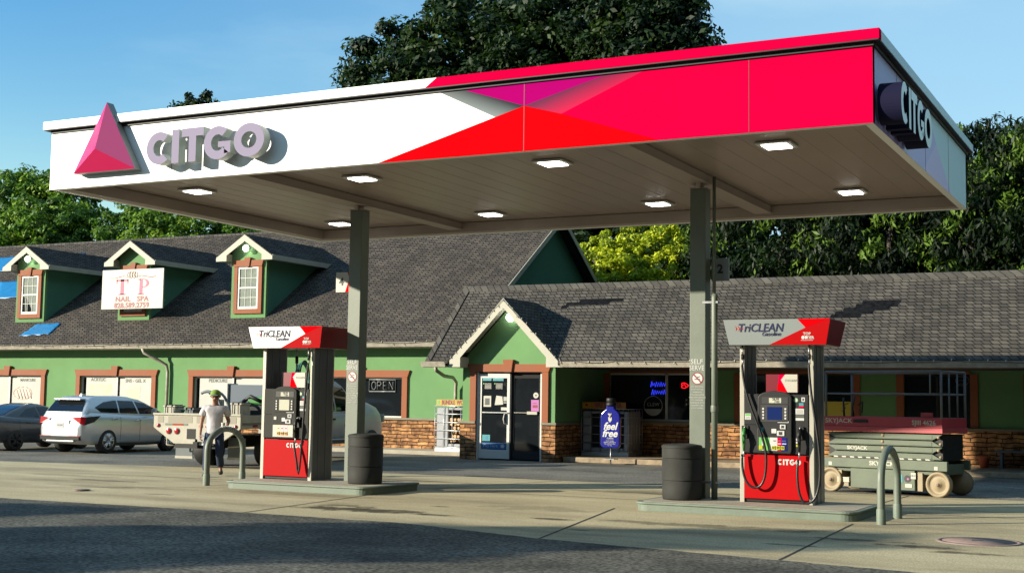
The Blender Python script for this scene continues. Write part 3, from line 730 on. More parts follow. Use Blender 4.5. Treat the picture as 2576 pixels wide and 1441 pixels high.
# ------------------------------------------------------------------ bins by the columns
def bin_(loc, r, h, label, m='charcoal', ribs=(0.35, 0.75), sq=1.0):
    t = thing('trash_can', label, 'trash can', loc)
    prof = [(0, 0), (r*0.94, 0), (r*0.97, 0.03)]
    for q in ribs: prof += [(r, h*q-0.012), (r*0.975, h*q-0.008), (r*0.975, h*q+0.004), (r*1.012, h*q+0.008), (r*1.012, h*q+0.016), (r, h*q+0.02)]
    prof += [(r, h*0.93), (r*0.98, h*0.95)]
    b = MB(); b.lathe((0, 0, 0), prof, 32); b.build('bin_body', [m], t)
    b = MB(); b.lathe((0, 0, 0), [(r*1.02, h*0.94), (r*1.03, h*0.97), (r*0.97, h*0.995), (r*0.55, h*1.02), (r*0.5, h), (0, h*0.99)], 32); b.build('lid', [m], t)
    return t
bin_((-7.46, 20.93, 0.155), 0.33, 0.90, 'charcoal grooved round trash can in front of the right column')
bin_((-13.74, 20.98, 0.155), 0.33, 0.92, 'charcoal grooved round trash can beside the left column')
# ------------------------------------------------------------------ gas pumps
def pump(loc, label, kind):
    """local frame: x to the right, y away from the street, origin at front left foot"""
    t = thing('gas_pump', label, 'gas pump', loc, group='gas pumps on the islands')
    W, D = 1.16, 0.66
    for x0, x1 in ((-0.03, 0.045), (W-0.05, W+0.03)):
        b = MB(); b.box(x0, x1, 0, 0.035, 0, 2.56, 0); b.box(x0+0.004, x1-0.004, 0.036, D, 0, 2.55, 1); b.box(x0, x1, D, D+0.03, 0, 2.56, 0)
        b.box(x0-0.004, x1+0.004, 0.2, 0.225, 0, 2.55, 1); b.box(x0-0.004, x1+0.004, 0.44, 0.465, 0, 2.55, 1)
        b.build('side_post', ['post', 'postdark'], t, bevel=0.006)
    b = MB(); b.box(0.05, W-0.055, 0.03, D-0.02, 0.02, 0.80, 0); b.build('cabinet', ['black'], t)
    b = MB(); b.box(0.05, W-0.055, -0.012, 0.028, 0.07, 0.775, 0); lp = b.build('lower_panel', ['red'], t, bevel=0.006)
    # brand word on the red door, glyph shapes as on the canopy
    x = 0.60
    for ch, wd in (('C', 0.083), ('I', 0.024), ('T', 0.074), ('G', 0.086), ('O', 0.09)):
        b = MB(); hh = 0.092
        glyph_mesh(glyph_polys(ch, wd, hh, 0.025), lambda u, v: (x+u, -0.0165, 0.625+v), (0, 0.004, 0), b)
        b.m = [0]*len(b.m); b.build('lettering', ['whiteink'], lp); x += wd+0.006
    # head with curved top, side panels and bezel
    hm = 'black' if kind == 'R' else 'charcoal'
    hd = thing  # placeholder
    b = MB(); b.box(0.05, 0.30, -0.02, D*0.9, 0.80, 1.76); b.box(0.30, W-0.055, -0.015, D*0.9, 0.80, 1.755)
    b.box(0.05, 0.29, -0.028, -0.015, 0.81, 1.25); b.box(0.05, 0.29, -0.028, -0.015, 1.26, 1.75)
    head = b.build('head', [hm if kind == 'L' else 'black'], t, bevel=0.012)
    pts = [(0.29, 0.80), (0.83, 0.80), (0.85, 0.86), (0.85, 1.70)]
    pts += [(0.57+0.28*math.cos(R(a)), 1.70+0.11*math.sin(R(a))) for a in range(15, 166, 15)] + [(0.29, 1.70), (0.27, 0.86)]
    b = MB(); b.prism([(px, -0.07, pz) for px, pz in pts], (0, 0.06, 0)); b.build('bezel', ['black' if kind == 'R' else 'charcoal'], t, bevel=0.015)
    y = -0.072
    b = MB(); b.box(0.36, 0.79, y-0.004, y, 1.60, 1.71, 1); b.box(0.48, 0.68, y-0.008, y-0.004, 1.615, 1.695, 0)
    d1 = b.build('price_display', ['screen', 'blackink'], t)
    text('28.99', 0.05, 'blackink', d1, (0.59, y-0.010, 1.675), ext=0.0005, bold=0.001); text('7.02', 0.05, 'blackink', d1, (0.61, y-0.010, 1.635), ext=0.0005, bold=0.001)
    b = MB(); b.box(0.34, 0.79, y-0.006, y, 1.31, 1.585, 1); b.box(0.45, 0.69, y-0.010, y-0.006, 1.345, 1.55, 0)
    b.build('screen', ['bluescreen' if kind == 'R' else 'screen', 'blackink' if kind == 'R' else 'charcoal'], t)
    b = MB()
    for i in range(4):
        for xx in (0.37, 0.735): b.box(xx, xx+0.03, y-0.016, y-0.006, 1.355+i*0.05, 1.385+i*0.05)
    b.build('soft_key', ['whiteink'], t)
    b = MB(); b.box(0.62, 0.80, y-0.006, y, 1.30, 1.325, 0); b.box(0.66, 0.75, y-0.012, y, 1.20, 1.27, 0); b.box(0.68, 0.73, y-0.014, y-0.012, 1.215, 1.255, 1)
    b.box(0.61, 0.73, y-0.012, y, 1.09, 1.17, 0); b.box(0.64, 0.70, y-0.014, y-0.012, 1.105, 1.155, 1)
    b.box(0.52, 0.60, y-0.01, y, 1.13, 1.20, 0); b.box(0.33, 0.39, y-0.008, y, 1.16, 1.22, 2)
    b.build('card_reader', ['whiteink', 'blackink', 'tealst' if kind == 'R' else 'paper'], t)
    # grade panel with price bars and round buttons
    if kind == 'R':
        b = MB(); cols = [(0.31, 0.36, 3), (0.36, 0.385, 0), (0.385, 0.49, 3), (0.49, 0.615, 0), (0.615, 0.68, 1), (0.68, 0.77, 2)]
        for x0, x1, mi in cols: b.box(x0, x1, y-0.006, y, 0.85, 1.06, mi)
        for x0, x1, z in ((0.55, 0.595, 1.0), (0.625, 0.67, 1.0), (0.69, 0.755, 1.0), (0.55, 0.595, 0.97), (0.625, 0.67, 0.955), (0.69, 0.76, 0.955)):
            b.box(x0, x1, y-0.008, y-0.006, z, z+0.016, 4 if z > 0.98 else 0)
        b.build('grade_panel', ['whiteink', 'crimson', 'blueb', 'lgreen', 'ink'], t)
        bx = [(0.345, ''), (0.555, '87'), (0.63, '89'), (0.705, '93')]
    else:
        b = MB(); b.box(0.31, 0.79, y-0.006, y, 0.83, 1.06, 0)
        for x0 in (0.44, 0.53, 0.62):
            b.box(x0-0.03, x0+0.045, y-0.008, y-0.006, 0.855, 1.05, 1 if x0 == 0.44 else 2)
            b.box(x0-0.012, x0+0.028, y-0.010, y-0.008, 0.985, 1.005, 3)
        b.build('grade_panel', ['paper', M('peach_strip', (0.80, 0.42, 0.26), 0.5), M('rose_strip', (0.78, 0.34, 0.38), 0.5), 'maroon'], t)
        bx = [(0.448, '87'), (0.538, '89'), (0.628, '93')]
    for x, s in bx:
        b = MB(); b.box(x-0.033, x+0.033, y-0.02, y-0.006, 0.865, 0.93)
        f = b.build('grade_button', ['btny' if kind == 'R' else 'btn'], t, bevel=0.012)
        if s: text(s, 0.042, 'blackink', f, (x, y-0.0215, 0.898), ext=0.0005, bold=0.0015)
    # stickers
    b = MB(); q = -0.017
    b.disc((0.905, q, 1.665), 0.036, 20, 0); b.disc((0.905, q-0.001, 1.665), 0.026, 20, 1)
    b.box(0.995, 1.05, q-0.003, q, 1.64, 1.71, 1); b.box(1.01, 1.035, q-0.004, q-0.003, 1.655, 1.695, 4)
    b.box(0.955, 1.03, q-0.003, q, 1.575, 1.62, 2); b.box(0.955, 1.03, q-0.003, q, 1.545, 1.575, 3)
    b.box(0.90, 1.035, q-0.003, q, 1.44, 1.53, 1); b.box(0.90, 1.035, q-0.003, q, 1.39, 1.43, 5); b.box(0.90, 1.035, q-0.003, q, 1.34, 1.38, 1)
    for i in range(4): b.box(0.915, 1.02, q-0.004, q-0.003, 1.455+i*0.018, 1.46+i*0.018, 5)
    if kind == 'R':
        b.box(0.065, 0.165, -0.032, -0.028, 1.34, 1.44, 1); b.box(0.072, 0.158, -0.034, -0.032, 1.40, 1.435, 0)
        for i in range(3): b.box(0.08, 0.15, -0.034, -0.032, 1.352+i*0.014, 1.356+i*0.014, 5)
        for i in range(3): b.box(0.905, 0.94, q-0.003, q, 0.92+i*0.05, 0.955+i*0.05, 1 if i else 6)
    b.build('decal', ['lgreen', 'whiteink', 'tealst', 'crimson', 'blackink', 'ink', 'btny'], t)
    # board between the posts above the head
    zb, xb0, xb1 = (1.79, 0.38, 0.91) if kind == 'R' else (1.79, 0.40, 0.93)
    b = MB(); b.box(xb0, xb1, 0.10, 0.13, zb, zb+0.29, 1)
    b.poly([(0.56, 0.096, zb), (0.60, 0.096, zb+0.29), (xb1-0.01, 0.096, zb+0.29), (xb1-0.01, 0.096, zb)], 2)
    b.poly([(0.63, 0.094, zb+0.2), (0.70, 0.094, zb+0.29), (xb1-0.01, 0.094, zb+0.29), (xb1-0.01, 0.094, zb), (0.74, 0.094, zb)], 0)
    b.poly([(0.57, 0.0945, zb), (0.575, 0.0945, zb+0.12), (0.62, 0.0945, zb+0.16), (0.68, 0.0945, zb+0.08), (0.72, 0.0945, zb)], 3)
    tb = b.build('topper_board', ['signface', 'redbend', 'crimson', 'scarlet'], t)
    text('TriCLEAN', 0.05, 'ink', tb, (0.80, 0.092, zb+0.19), ext=0.0005, shear=0.2)
    # valance, flared outward to its top edge
    y0, y1 = -0.16, D+0.14
    xl0, xl1, xt0, xt1 = -0.16, 1.43, -0.245, 1.515; zb0, zb1 = 2.55, 2.96
    yb0, yt0 = y0, y0-0.06
    b = MB(); V = [(xl0, yb0, zb0), (xl1, yb0, zb0), (xl1, y1, zb0), (xl0, y1, zb0), (xt0, yt0, zb1), (xt1, yt0, zb1), (xt1, y1+0.06, zb1), (xt0, y1+0.06, zb1)]
    b.add(V, [(0, 3, 2, 1), (4, 5, 6, 7), (0, 1, 5, 4), (1, 2, 6, 5), (2, 3, 7, 6), (3, 0, 4, 7)], [1, 1, 0, 2, 0, 0])
    va = b.build('valance', ['silvergrey' if kind == 'R' else 'fascia', 'steel', 'redbend'], t, bevel=0.004)
    nrm = Vector((0, -(zb1-zb0), -0.06)).normalized()
    def S(u, v, off=0.003):      # point on the sloped front, u 0..1 along, v 0..1 up
        a = Vector((xl0+(xl1-xl0)*u, yb0, zb0)); c = Vector((xt0+(xt1-xt0)*u, yt0, zb1))
        return tuple(a*(1-v)+c*v + nrm*off)
    b = MB()
    b.poly([S(0.42, 0.0), S(1.0, 0.0), S(1.0, 1.0), S(0.70, 1.0), S(0.78, 0.66)], 0)
    b.poly([S(0.70, 1.0, 0.0045), S(0.995, 1.0, 0.0045), S(0.78, 0.66, 0.0045)], 1)
    b.build('red_graphic', ['red', 'scarlet'], va)
    tilt = 90+math.degrees(math.atan2(0.06, zb1-zb0))*1.0
    p = S(0.345, 0.66, 0.006)
    text('TriCLEAN', 0.185, 'navy' , va, p, rot=(tilt, 0, 0), bold=0.003, ext=0.001, shear=0.22, xs=0.94)
    p = S(0.45, 0.42, 0.006); text('Gasoline', 0.09, 'navy', va, p, rot=(tilt, 0, 0), bold=0.001, ext=0.001, shear=0.2)
    b = MB()
    for i in range(3):
        u = 0.098+i*0.028
        b.poly([S(u, 0.54, 0.005), S(u+0.02, 0.66, 0.005), S(u, 0.78, 0.005), S(u+0.012, 0.66, 0.005)], 0)
        b.poly([S(u, 0.54, 0.0052), S(u+0.022, 0.66, 0.0052), S(u+0.012, 0.66, 0.0052)], 0)
    b.build('chevron_mark', ['scarlet'], va)
    text('TOP', 0.062, 'whiteink', va, S(0.80, 0.42, 0.007), rot=(tilt, 0, 0), bold=0.002, ext=0.001)
    text('TIER', 0.062, 'whiteink', va, S(0.835, 0.27, 0.007), rot=(tilt, 0, 0), bold=0.002, ext=0.001)
    b = MB(); c = Vector(S(0.765, 0.28, 0.007)); b.disc(c, 0.028, 16, 0); b.disc(c+Vector((0.045, 0.0, 0)), 0.026, 16, 0)
    b.poly([S(0.745, 0.16, 0.007), S(0.865, 0.16, 0.007), S(0.865, 0.175, 0.007), S(0.745, 0.175, 0.007)], 0); b.build('round_mark', ['whiteink'], va)
    # hoses with their fittings, nozzles in the boots
    def hose(x, path, nz):
        b = MB(); b.tube(path, 0.0205, 8); h = b.build('hose', ['hose'], t)
        b = MB(); b.tube([(x, -0.05, 2.56), (x, -0.05, 2.50)], 0.012, 8, 0); b.tube([(x, -0.05, 2.50), (x+0.004, -0.055, 2.40)], 0.018, 8, 1)
        b.tube([(x+0.004, -0.055, 2.40), (x+0.008, -0.06, 2.32)], 0.027, 10, 0); b.tube([(x+0.008, -0.06, 2.32), (x+0.012, -0.07, 2.24)], 0.016, 8, 1)
        b.build('breakaway', ['black', 'steel'], h)
    def nozzle(x, z, m):
        b = MB()
        b.box(x-0.055, x+0.055, -0.05, -0.018, z-0.06, z+0.14, 2)
        b.tube([(x, -0.07, z+0.10), (x, -0.12, z+0.02), (x+0.004, -0.13, z-0.14), (x, -0.11, z-0.26)], [0.026, 0.036, 0.028, 0.019], 10, 0)
        b.tube([(x, -0.07, z+0.10), (x, -0.03, z+0.14)], 0.014, 8, 1)
        b.tube([(x, -0.165, z+0.0), (x, -0.185, z-0.08), (x, -0.14, z-0.17)], 0.008, 6, 0)
        b.tube([(x, -0.11, z-0.26), (x, -0.10, z-0.36)], [0.018, 0.014], 8, 1)
        b.build('nozzle', [m, 'steel', 'black'], t)
    if kind == 'R':
        P = [(0.03, -0.07, 2.24)] + bez((0.03, -0.07, 2.22), (0.08, -0.10, 1.5), (0.43, -0.13, 1.2), (0.45, -0.14, 0.72)) + bez((0.45, -0.14, 0.72), (0.45, -0.14, 0.34), (0.36, -0.13, 0.25), (0.25, -0.13, 0.25))[1:] + bez((0.25, -0.13, 0.25), (0.08, -0.13, 0.27), (0.03, -0.12, 0.55), (0.04, -0.10, 0.78))[1:]
        hose(0.03, P, 0); nozzle(0.07, 1.10, 'gearg')
        P = [(1.13, -0.07, 2.24)] + bez((1.13, -0.07, 2.22), (1.17, -0.10, 1.5), (1.33, -0.14, 1.1), (1.32, -0.14, 0.5)) + bez((1.32, -0.14, 0.5), (1.30, -0.14, 0.15), (1.20, -0.14, 0.03), (1.08, -0.14, 0.04))[1:] + bez((1.08, -0.14, 0.04), (0.95, -0.14, 0.10), (0.93, -0.12, 0.5), (0.96, -0.10, 0.72))[1:]
        hose(1.13, P, 0); nozzle(0.98, 1.10, 'black')
    else:
        P = [(1.10, -0.07, 2.24)] + bez((1.10, -0.07, 2.22), (1.06, -0.10, 1.6), (1.07, -0.13, 0.9), (1.01, -0.13, 0.25)) + [(0.985, -0.13, 0.14), (0.965, -0.13, 0.22)] + bez((0.955, -0.13, 0.26), (0.93, -0.13, 0.45), (0.86, -0.12, 0.6), (0.84, -0.10, 0.74))
        hose(1.10, P, 0); nozzle(0.88, 1.08, 'black')
        b = MB(); b.tube([(0.44, 0.45, 2.54), (0.45, 0.45, 2.40)], 0.016, 8, 1); b.tube([(0.45, 0.45, 2.40), (0.455, 0.45, 2.27)], 0.032, 8, 0); b.tube([(0.455, 0.45, 2.27), (0.46, 0.45, 2.08)], 0.018, 8, 1)
        b.build('breakaway', ['black', 'steel'], t)
    b = MB(); b.box(0.09, 0.13, 0.40, 0.43, 1.7, 2.1); b.build('inner_conduit', ['steel'], t)
    return t
pump((-6.47, 21.04, 0.15), 'gas pump with grey and red top valance beside the scissor lift', 'R')
pump((-16.17, 20.99, 0.15), 'gas pump with white and red top valance beside the hoop bollard', 'L')

# ------------------------------------------------------------------ the building
bd = thing('store_building', 'long green stucco store with dark shingle roofs, dormers and stone base', 'building', (-30, 37.5, 0))
BO = tuple(bd.location)
def wall_holes(b, x0, x1, z0, z1, y0, y1, holes, mi=0):
    xs = sorted(holes, key=lambda h: h[0]); cur = x0
    for (a, c, za, zb) in xs:
        if a > cur: b.box(cur, a, y0, y1, z0, z1, mi)
        if za > z0: b.box(a, c, y0, y1, z0, za, mi)
        if zb < z1: b.box(a, c, y0, y1, zb, z1, mi)
        cur = c
    b.box(cur, x1, y0, y1, z0, z1, mi)
WIN = [(-43.2, -39.6), (-37.56, -34.0), (-32.03, -28.55), (-26.6, -23.15)]
b = MB(); wall_holes(b, -75, -19.1, 1.05, 3.95, 37.5, 37.8, [(a, c, 1.12, 2.45) for a, c in WIN] + [(-49, -45.4, 1.12, 2.45)])
b.box(-21.2, -20.95, 37.8, 51.5, 0, 3.6)
b.build('wall', ['stucco'], bd, org=BO)
b = MB(); b.box(-75, -19.1, 37.42, 37.7, 0.0, 1.05); b.build('stone_base', ['stone'], bd, org=BO)
b = MB(); b.box(-75, -19.1, 37.36, 37.72, 1.05, 1.12); b.build('stone_cap', ['cap'], bd, org=BO, bevel=0.01)
b = MB(); b.box(-75, -19.1, 35.9, 37.42, 0.0, 0.13); b.build('walkway', ['conc'], bd, org=BO, bevel=0.015)

def header(b, x0, x1, z, w=0.21, h=0.24, y=37.43, zbot=1.12, sides=True):
    """stucco trim with flared ends and a keystone"""
    y2 = 37.52 if y > 36 else y+0.09
    f = 0.09
    dep = (0, y2-y, 0)
    b.prism([(x0-w, y, z), (x1+w, y, z), (x1+w+f, y, z+h), (x0-w-f, y, z+h)], dep)
    xm = (x0+x1)/2
    b.prism([(xm-0.12, y-0.06, z-0.005), (xm+0.12, y-0.06, z-0.005), (xm+0.17, y-0.06, z+h+0.13), (xm-0.17, y-0.06, z+h+0.13)], (0, y2-y+0.06, 0))
    if sides:
        b.box(x0-w, x0, y, y2, zbot, z); b.box(x1, x1+w, y, y2, zbot, z)
win_objs = []
for i, (a, c) in enumerate(WIN+[(-49, -45.4)]):
    b = MB(); header(b, a, c, 2.45); wo = b.build('window', ['rust'], bd, org=BO, bevel=0.008); win_objs.append(wo)
    m = (a+c)/2
    b = MB()
    if i != 3: b.box(m-0.035, m+0.035, 37.55, 37.62, 1.12, 2.45)
    b.box(a, a+0.05, 37.55, 37.62, 1.12, 2.45); b.box(c-0.05, c, 37.55, 37.62, 1.12, 2.45); b.box(a+0.05, c-0.05, 37.55, 37.62, 2.40, 2.45); b.box(a+0.05, c-0.05, 37.55, 37.62, 1.12, 1.17)
    b.build('frame', ['white'], wo, org=BO)
    b = MB()
    b.box(a+0.05, c-0.05, 37.60, 37.61, 1.12, 2.44, 0)
    if i != 3:
        for (p, q) in ((a+0.2 if i else a+0.05, m-0.05), (m+0.12, c-0.05)): b.box(p, q, 37.585, 37.598, 1.17, 2.40, 1)
    b.build('pane', ['glass', 'blind'], wo, org=BO)
def wtext(s, x, z, sz, wo, m='ink'): text(s, sz, m, wo, (x, 37.58, z), ext=0.001, bold=0.004, org=BO, xs=1.1)
wtext('ACRYLIC', -36.75, 2.31, 0.17, win_objs[1]); wtext('SNS - GEL X', -34.9, 2.27, 0.17, win_objs[1]); wtext('PEDICURE', -31.0, 2.30, 0.17, win_objs[2])
wtext('MANICURE', -40.45, 2.27, 0.15, win_objs[0])
b = MB()
skinp = M('faded_hand_print', (0.60, 0.42, 0.30), 0.6, noise=(6, 0.2)); grn = M('faded_leaf_print', (0.45, 0.52, 0.30), 0.6, noise=(6, 0.3)); 
b.poly([(-37.2, 37.583, 1.72), (-36.05, 37.583, 1.72), (-36.05, 37.583, 2.15), (-37.2, 37.583, 2.15)], 1)
for (cx, cz, rx, rz) in ((-36.85, 1.95, 0.24, 0.10), (-36.5, 1.88, 0.22, 0.11), (-36.3, 2.0, 0.12, 0.1)): b.disc((cx, 37.581-(cx+37)*0.001, cz), rx, 18, 0, ry=rz)
b.build('hand_print', [skinp, grn], win_objs[1], org=BO)
b = MB()
for k, (cx, cz, rx, rz) in enumerate(((-35.1, 1.83, 0.28, 0.14), (-34.75, 1.95, 0.12, 0.14), (-34.95, 1.7, 0.3, 0.1))): b.disc((cx, 37.581-k*0.001, cz), rx, 18, k % 2, ry=rz)
b.build('flower_print', [grn, skinp], win_objs[1], org=BO)
b = MB()
pinkf = M('faded_foot_print', (0.66, 0.40, 0.30), 0.6)
for k in range(5): b.tube([(-41.05+k*0.17, 37.582, 1.90+0.03*math.sin(k)), (-40.95+k*0.17, 37.582, 1.72), (-40.85+k*0.16, 37.582, 1.56)], 0.018, 5)
for k in range(14):
    a = 2*math.pi*k/13
    if k: b.tube([pv, (-40.7+0.5*math.cos(a), 37.582, 1.76+0.25*math.sin(a))], 0.012, 4)
    pv = (-40.7+0.5*math.cos(a), 37.582, 1.76+0.25*math.sin(a))
b.build('hand_print', [pinkf], win_objs[0], org=BO)

# left roof, slope .67
RS = 0.67
def rz(y): return 3.6+RS*(y-36.9)
b = MB(); yr = 44.45; zr = rz(yr); xa, xb = -75, -20.55
th = 0.14
b.add([(xa, 36.9, 3.6), (xb, 36.9, 3.6), (xb, yr, zr), (xa, yr, zr), (xa, 36.9, 3.6-th), (xb, 36.9, 3.6-th), (xb, yr, zr-th), (xa, yr, zr-th)],
      [(0, 1, 2, 3), (4, 7, 6, 5), (0, 4, 5, 1), (1, 5, 6, 2), (3, 2, 6, 7), (0, 3, 7, 4)])
y2 = 2*yr-36.9
b.add([(xa, yr, zr), (xb, yr, zr), (xb, y2, 3.6), (xa, y2, 3.6), (xa, yr, zr-th), (xb, yr, zr-th), (xb, y2, 3.6-th), (xa, y2, 3.6-th)],
      [(0, 1, 2, 3), (4, 7, 6, 5), (0, 4, 5, 1), (1, 5, 6, 2), (2, 6, 7, 3), (0, 3, 7, 4)])
roof = b.build('roof', ['shingle'], bd, org=BO)
b = MB(); b.prism([(xa, yr-0.17, zr-0.10), (xa, yr-0.17, zr-0.07), (xa, yr, zr+0.03), (xa, yr+0.17, zr-0.07), (xa, yr+0.17, zr-0.10), (xa, yr, zr)], (xb-xa, 0, 0)); b.build('ridge_cap', ['ridge'], roof, org=BO)
b = MB()   # gable end facing right with its white rake boards
b.prism([(-20.97, 37.5, 3.5), (-20.97, 51.4, 3.5), (-20.97, yr, zr-0.1)], (-0.2, 0, 0), 0)
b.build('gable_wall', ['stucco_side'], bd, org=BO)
b = MB()
for s in (-1, 1):
    ye = yr+s*(yr-36.9)
    b.prism([(xb+0.002, ye, 3.6-0.22), (xb+0.002, yr, zr-0.22), (xb+0.002, yr, zr-0.005), (xb+0.002, ye, 3.6-0.005)], (0.03, 0, 0))
b.build('rake_board', ['trim'], bd, org=BO)
b = MB(); b.box(-75, -20.6, 36.93, 37.5, 3.42, 3.45); b.build('soffit', ['trim'], bd, org=BO)
b = MB()
b.prism([(-75, 36.9, 3.44), (-75, 36.80, 3.44), (-75, 36.74, 3.60), (-75, 36.76, 3.60), (-75, 36.82, 3.47), (-75, 36.9, 3.47)], (54.1, 0, 0))
b.box(-75, -20.9, 36.9, 36.93, 3.42, 3.60)
b.build('gutter', ['gutter'], bd, org=BO)
def downspout(pts, r=0.05):
    b = MB(); b.tube(pts, r, 8); b.build('downspout', ['gutter'], bd, org=BO)
downspout([(-33.95, 36.85, 3.45), (-33.9, 36.88, 3.3), (-33.5, 37.15, 3.05), (-33.25, 37.38, 2.85), (-33.2, 37.40, 2.6), (-33.2, 37.40, 0.2)], 0.06)

# dormers
def dormer(xc, fancy, lamp, lab=None):
    yF = 38.4; yO = 38.1; hw = 0.79
    t = MB()
    zb = rz(yF)-0.05; zs = 6.72; s = 0.64
    ztop = lambda dx: 7.60-s*abs(dx)
    yb = 43.0
    t.prism([(xc-hw, yF, zb), (xc+hw, yF, zb), (xc+hw, yF, ztop(hw)-0.02), (xc, yF, ztop(0)-0.02), (xc-hw, yF, ztop(hw)-0.02)], (0, 0.12, 0), 0)
    for x0 in (xc-hw, xc+hw-0.12):
        t.add([(x, y, z) for x in (x0, x0+0.12) for (y, z) in ((yF+0.12, rz(yF+0.12)-0.1), (42.0, rz(42.0)-0.1), (42.0, ztop(hw)-0.04), (yF+0.12, ztop(hw)-0.04))],
              [(0, 1, 2, 3), (4, 7, 6, 5), (0, 4, 5, 1), (1, 5, 6, 2), (2, 6, 7, 3), (3, 7, 4, 0)], 1)
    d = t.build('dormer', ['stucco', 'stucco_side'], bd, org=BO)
    if lab: d['label'] = lab
    r = MB(); ho = 1.26
    for sg in (-1, 1):
        A = [(xc, yO, 7.66), (xc+sg*ho, yO, 7.66-s*ho), (xc+sg*ho, yb, 7.66-s*ho), (xc, yb+0.4, 7.66)]
        Bt = [(x, y, z-0.09) for x, y, z in A]
        r.add(A+Bt, [(0, 1, 2, 3), (4, 7, 6, 5), (0, 4, 5, 1), (1, 5, 6, 2), (2, 6, 7, 3), (3, 7, 4, 0)])
    r.build('roof', ['shingle'], d, org=BO)
    r = MB()
    for sg in (-1, 1):
        z0 = 7.60-s*ho; y = yO-0.03
        r.prism([(xc, y, 7.63), (xc, y, 7.40), (xc+sg*0.80, y, 7.40-s*0.80), (xc+sg*0.80, y, 6.68), (xc+sg*(ho+0.02), y, 6.68), (xc+sg*(ho+0.02), y, 7.63-s*(ho+0.02))], (0, 0.035, 0))
        xi, xo = sorted((xc+sg*0.80, xc+sg*ho))
        r.box(xi, xo, yO+0.006, yF-0.002, 6.68, 6.71)                       # return soffit
        xi, xo = sorted((xc+sg*0.80, xc+sg*0.825)); r.box(xi, xo, yO+0.006, yF-0.002, 6.71, 6.95)
        xo = xc+sg*ho; r.box(min(xo, xo+sg*0.025), max(xo, xo+sg*0.025), yO+0.006, 41.9, 6.68, 6.86)
        xi, xo = sorted((xc+sg*0.795, xc+sg*ho)); r.box(xi, xo, yF, 41.7, 6.72, 6.74)
    r.build('fascia', ['trim'], d, org=BO)
    # window with terracotta surround
    wz0, wz1, ww = 4.93, 6.48, 0.47
    r = MB(); tr = 0.17; y = yF-0.07
    r.box(xc-ww-tr, xc-ww, y, yF, wz0-tr, wz1); r.box(xc+ww, xc+ww+tr, y, yF, wz0-tr, wz1); r.box(xc-ww, xc+ww, y, yF, wz0-tr, wz0)
    r.prism([(xc-ww-tr, y-0.02, wz1), (xc+ww+tr, y-0.02, wz1), (xc+ww+tr+0.06, y-0.02, wz1+0.24), (xc-ww-tr-0.06, y-0.02, wz1+0.24)], (0, 0.09, 0))
    r.prism([(xc-0.09, y-0.06, wz1-0.005), (xc+0.09, y-0.06, wz1-0.005), (xc+0.14, y-0.06, wz1+0.33), (xc-0.14, y-0.06, wz1+0.33)], (0, 0.13, 0))
    r.build('window_surround', ['rust'], d, org=BO, bevel=0.006)
    r = MB(); y = yF-0.035
    r.box(xc-ww, xc+ww, y+0.02, yF-0.001, wz0, wz1, 1)
    r.box(xc-ww, xc-ww+0.08, y-0.01, y+0.019, wz0, wz1); r.box(xc+ww-0.08, xc+ww, y-0.01, y+0.019, wz0, wz1)
    r.box(xc-ww+0.08, xc+ww-0.08, y-0.01, y+0.019, wz1-0.08, wz1); r.box(xc-ww+0.08, xc+ww-0.08, y-0.01, y+0.019, wz0, wz0+0.09); zm = (wz0+wz1)/2
    r.box(xc-ww+0.08, xc+ww-0.08, y-0.006, y+0.019, zm-0.03, zm+0.03)
    for k in (-1, 1): r.box(xc+k*0.13-0.009, xc+k*0.13+0.009, y+0.006, y+0.019, wz0+0.09, zm-0.03); r.box(xc+k*0.13-0.009, xc+k*0.13+0.009, y+0.006, y+0.019, zm+0.03, wz1-0.08)
    for z in ((wz0+0.09+zm-0.03)/2, (wz1-0.08+zm+0.03)/2): r.box(xc-ww+0.08, xc+ww-0.08, y+0.007, y+0.018, z-0.009, z+0.009)
    # gathered curtains behind the glass bars
    r.build('window', ['white', 'curtain'], d, org=BO)
    if fancy:
        r = MB(); y = yF-0.0165
        r.poly([(xc-0.2, y-0.0, wz0+0.1), (xc+0.16, y, wz0+0.1), (xc+0.02, y, wz0+0.34), (xc-0.2, y, wz0+0.66)], 0)
        r.poly([(xc-0.36, y, wz0+0.1), (xc-0.25, y, wz0+0.1), (xc-0.3, y, wz0+0.7), (xc-0.36, y, wz0+0.7)], 0)
        r.build('dark_gap', ['glass'], d, org=BO)
    if lamp:
        r = MB(); r.tube([(xc-0.02, yF-0.02, 7.18), (xc-0.02, yF-0.12, 7.16)], 0.05, 8, 1); r.lathe((xc-0.02, yF-0.2, 7.14), [(0, -0.07), (0.10, -0.06), (0.13, 0.0), (0.08, 0.06), (0, 0.07)], 14, 0, axis='y')
        r.build('flood_light', ['flood', 'white'], d, org=BO)
    return d
dormer(-41.4, True, True, 'leftmost dormer, dark gap in its curtains'); dormer(-35.9, False, False, 'middle dormer behind the nail spa sign'); dormer(-30.4, False, True, 'right dormer with a lit lamp')

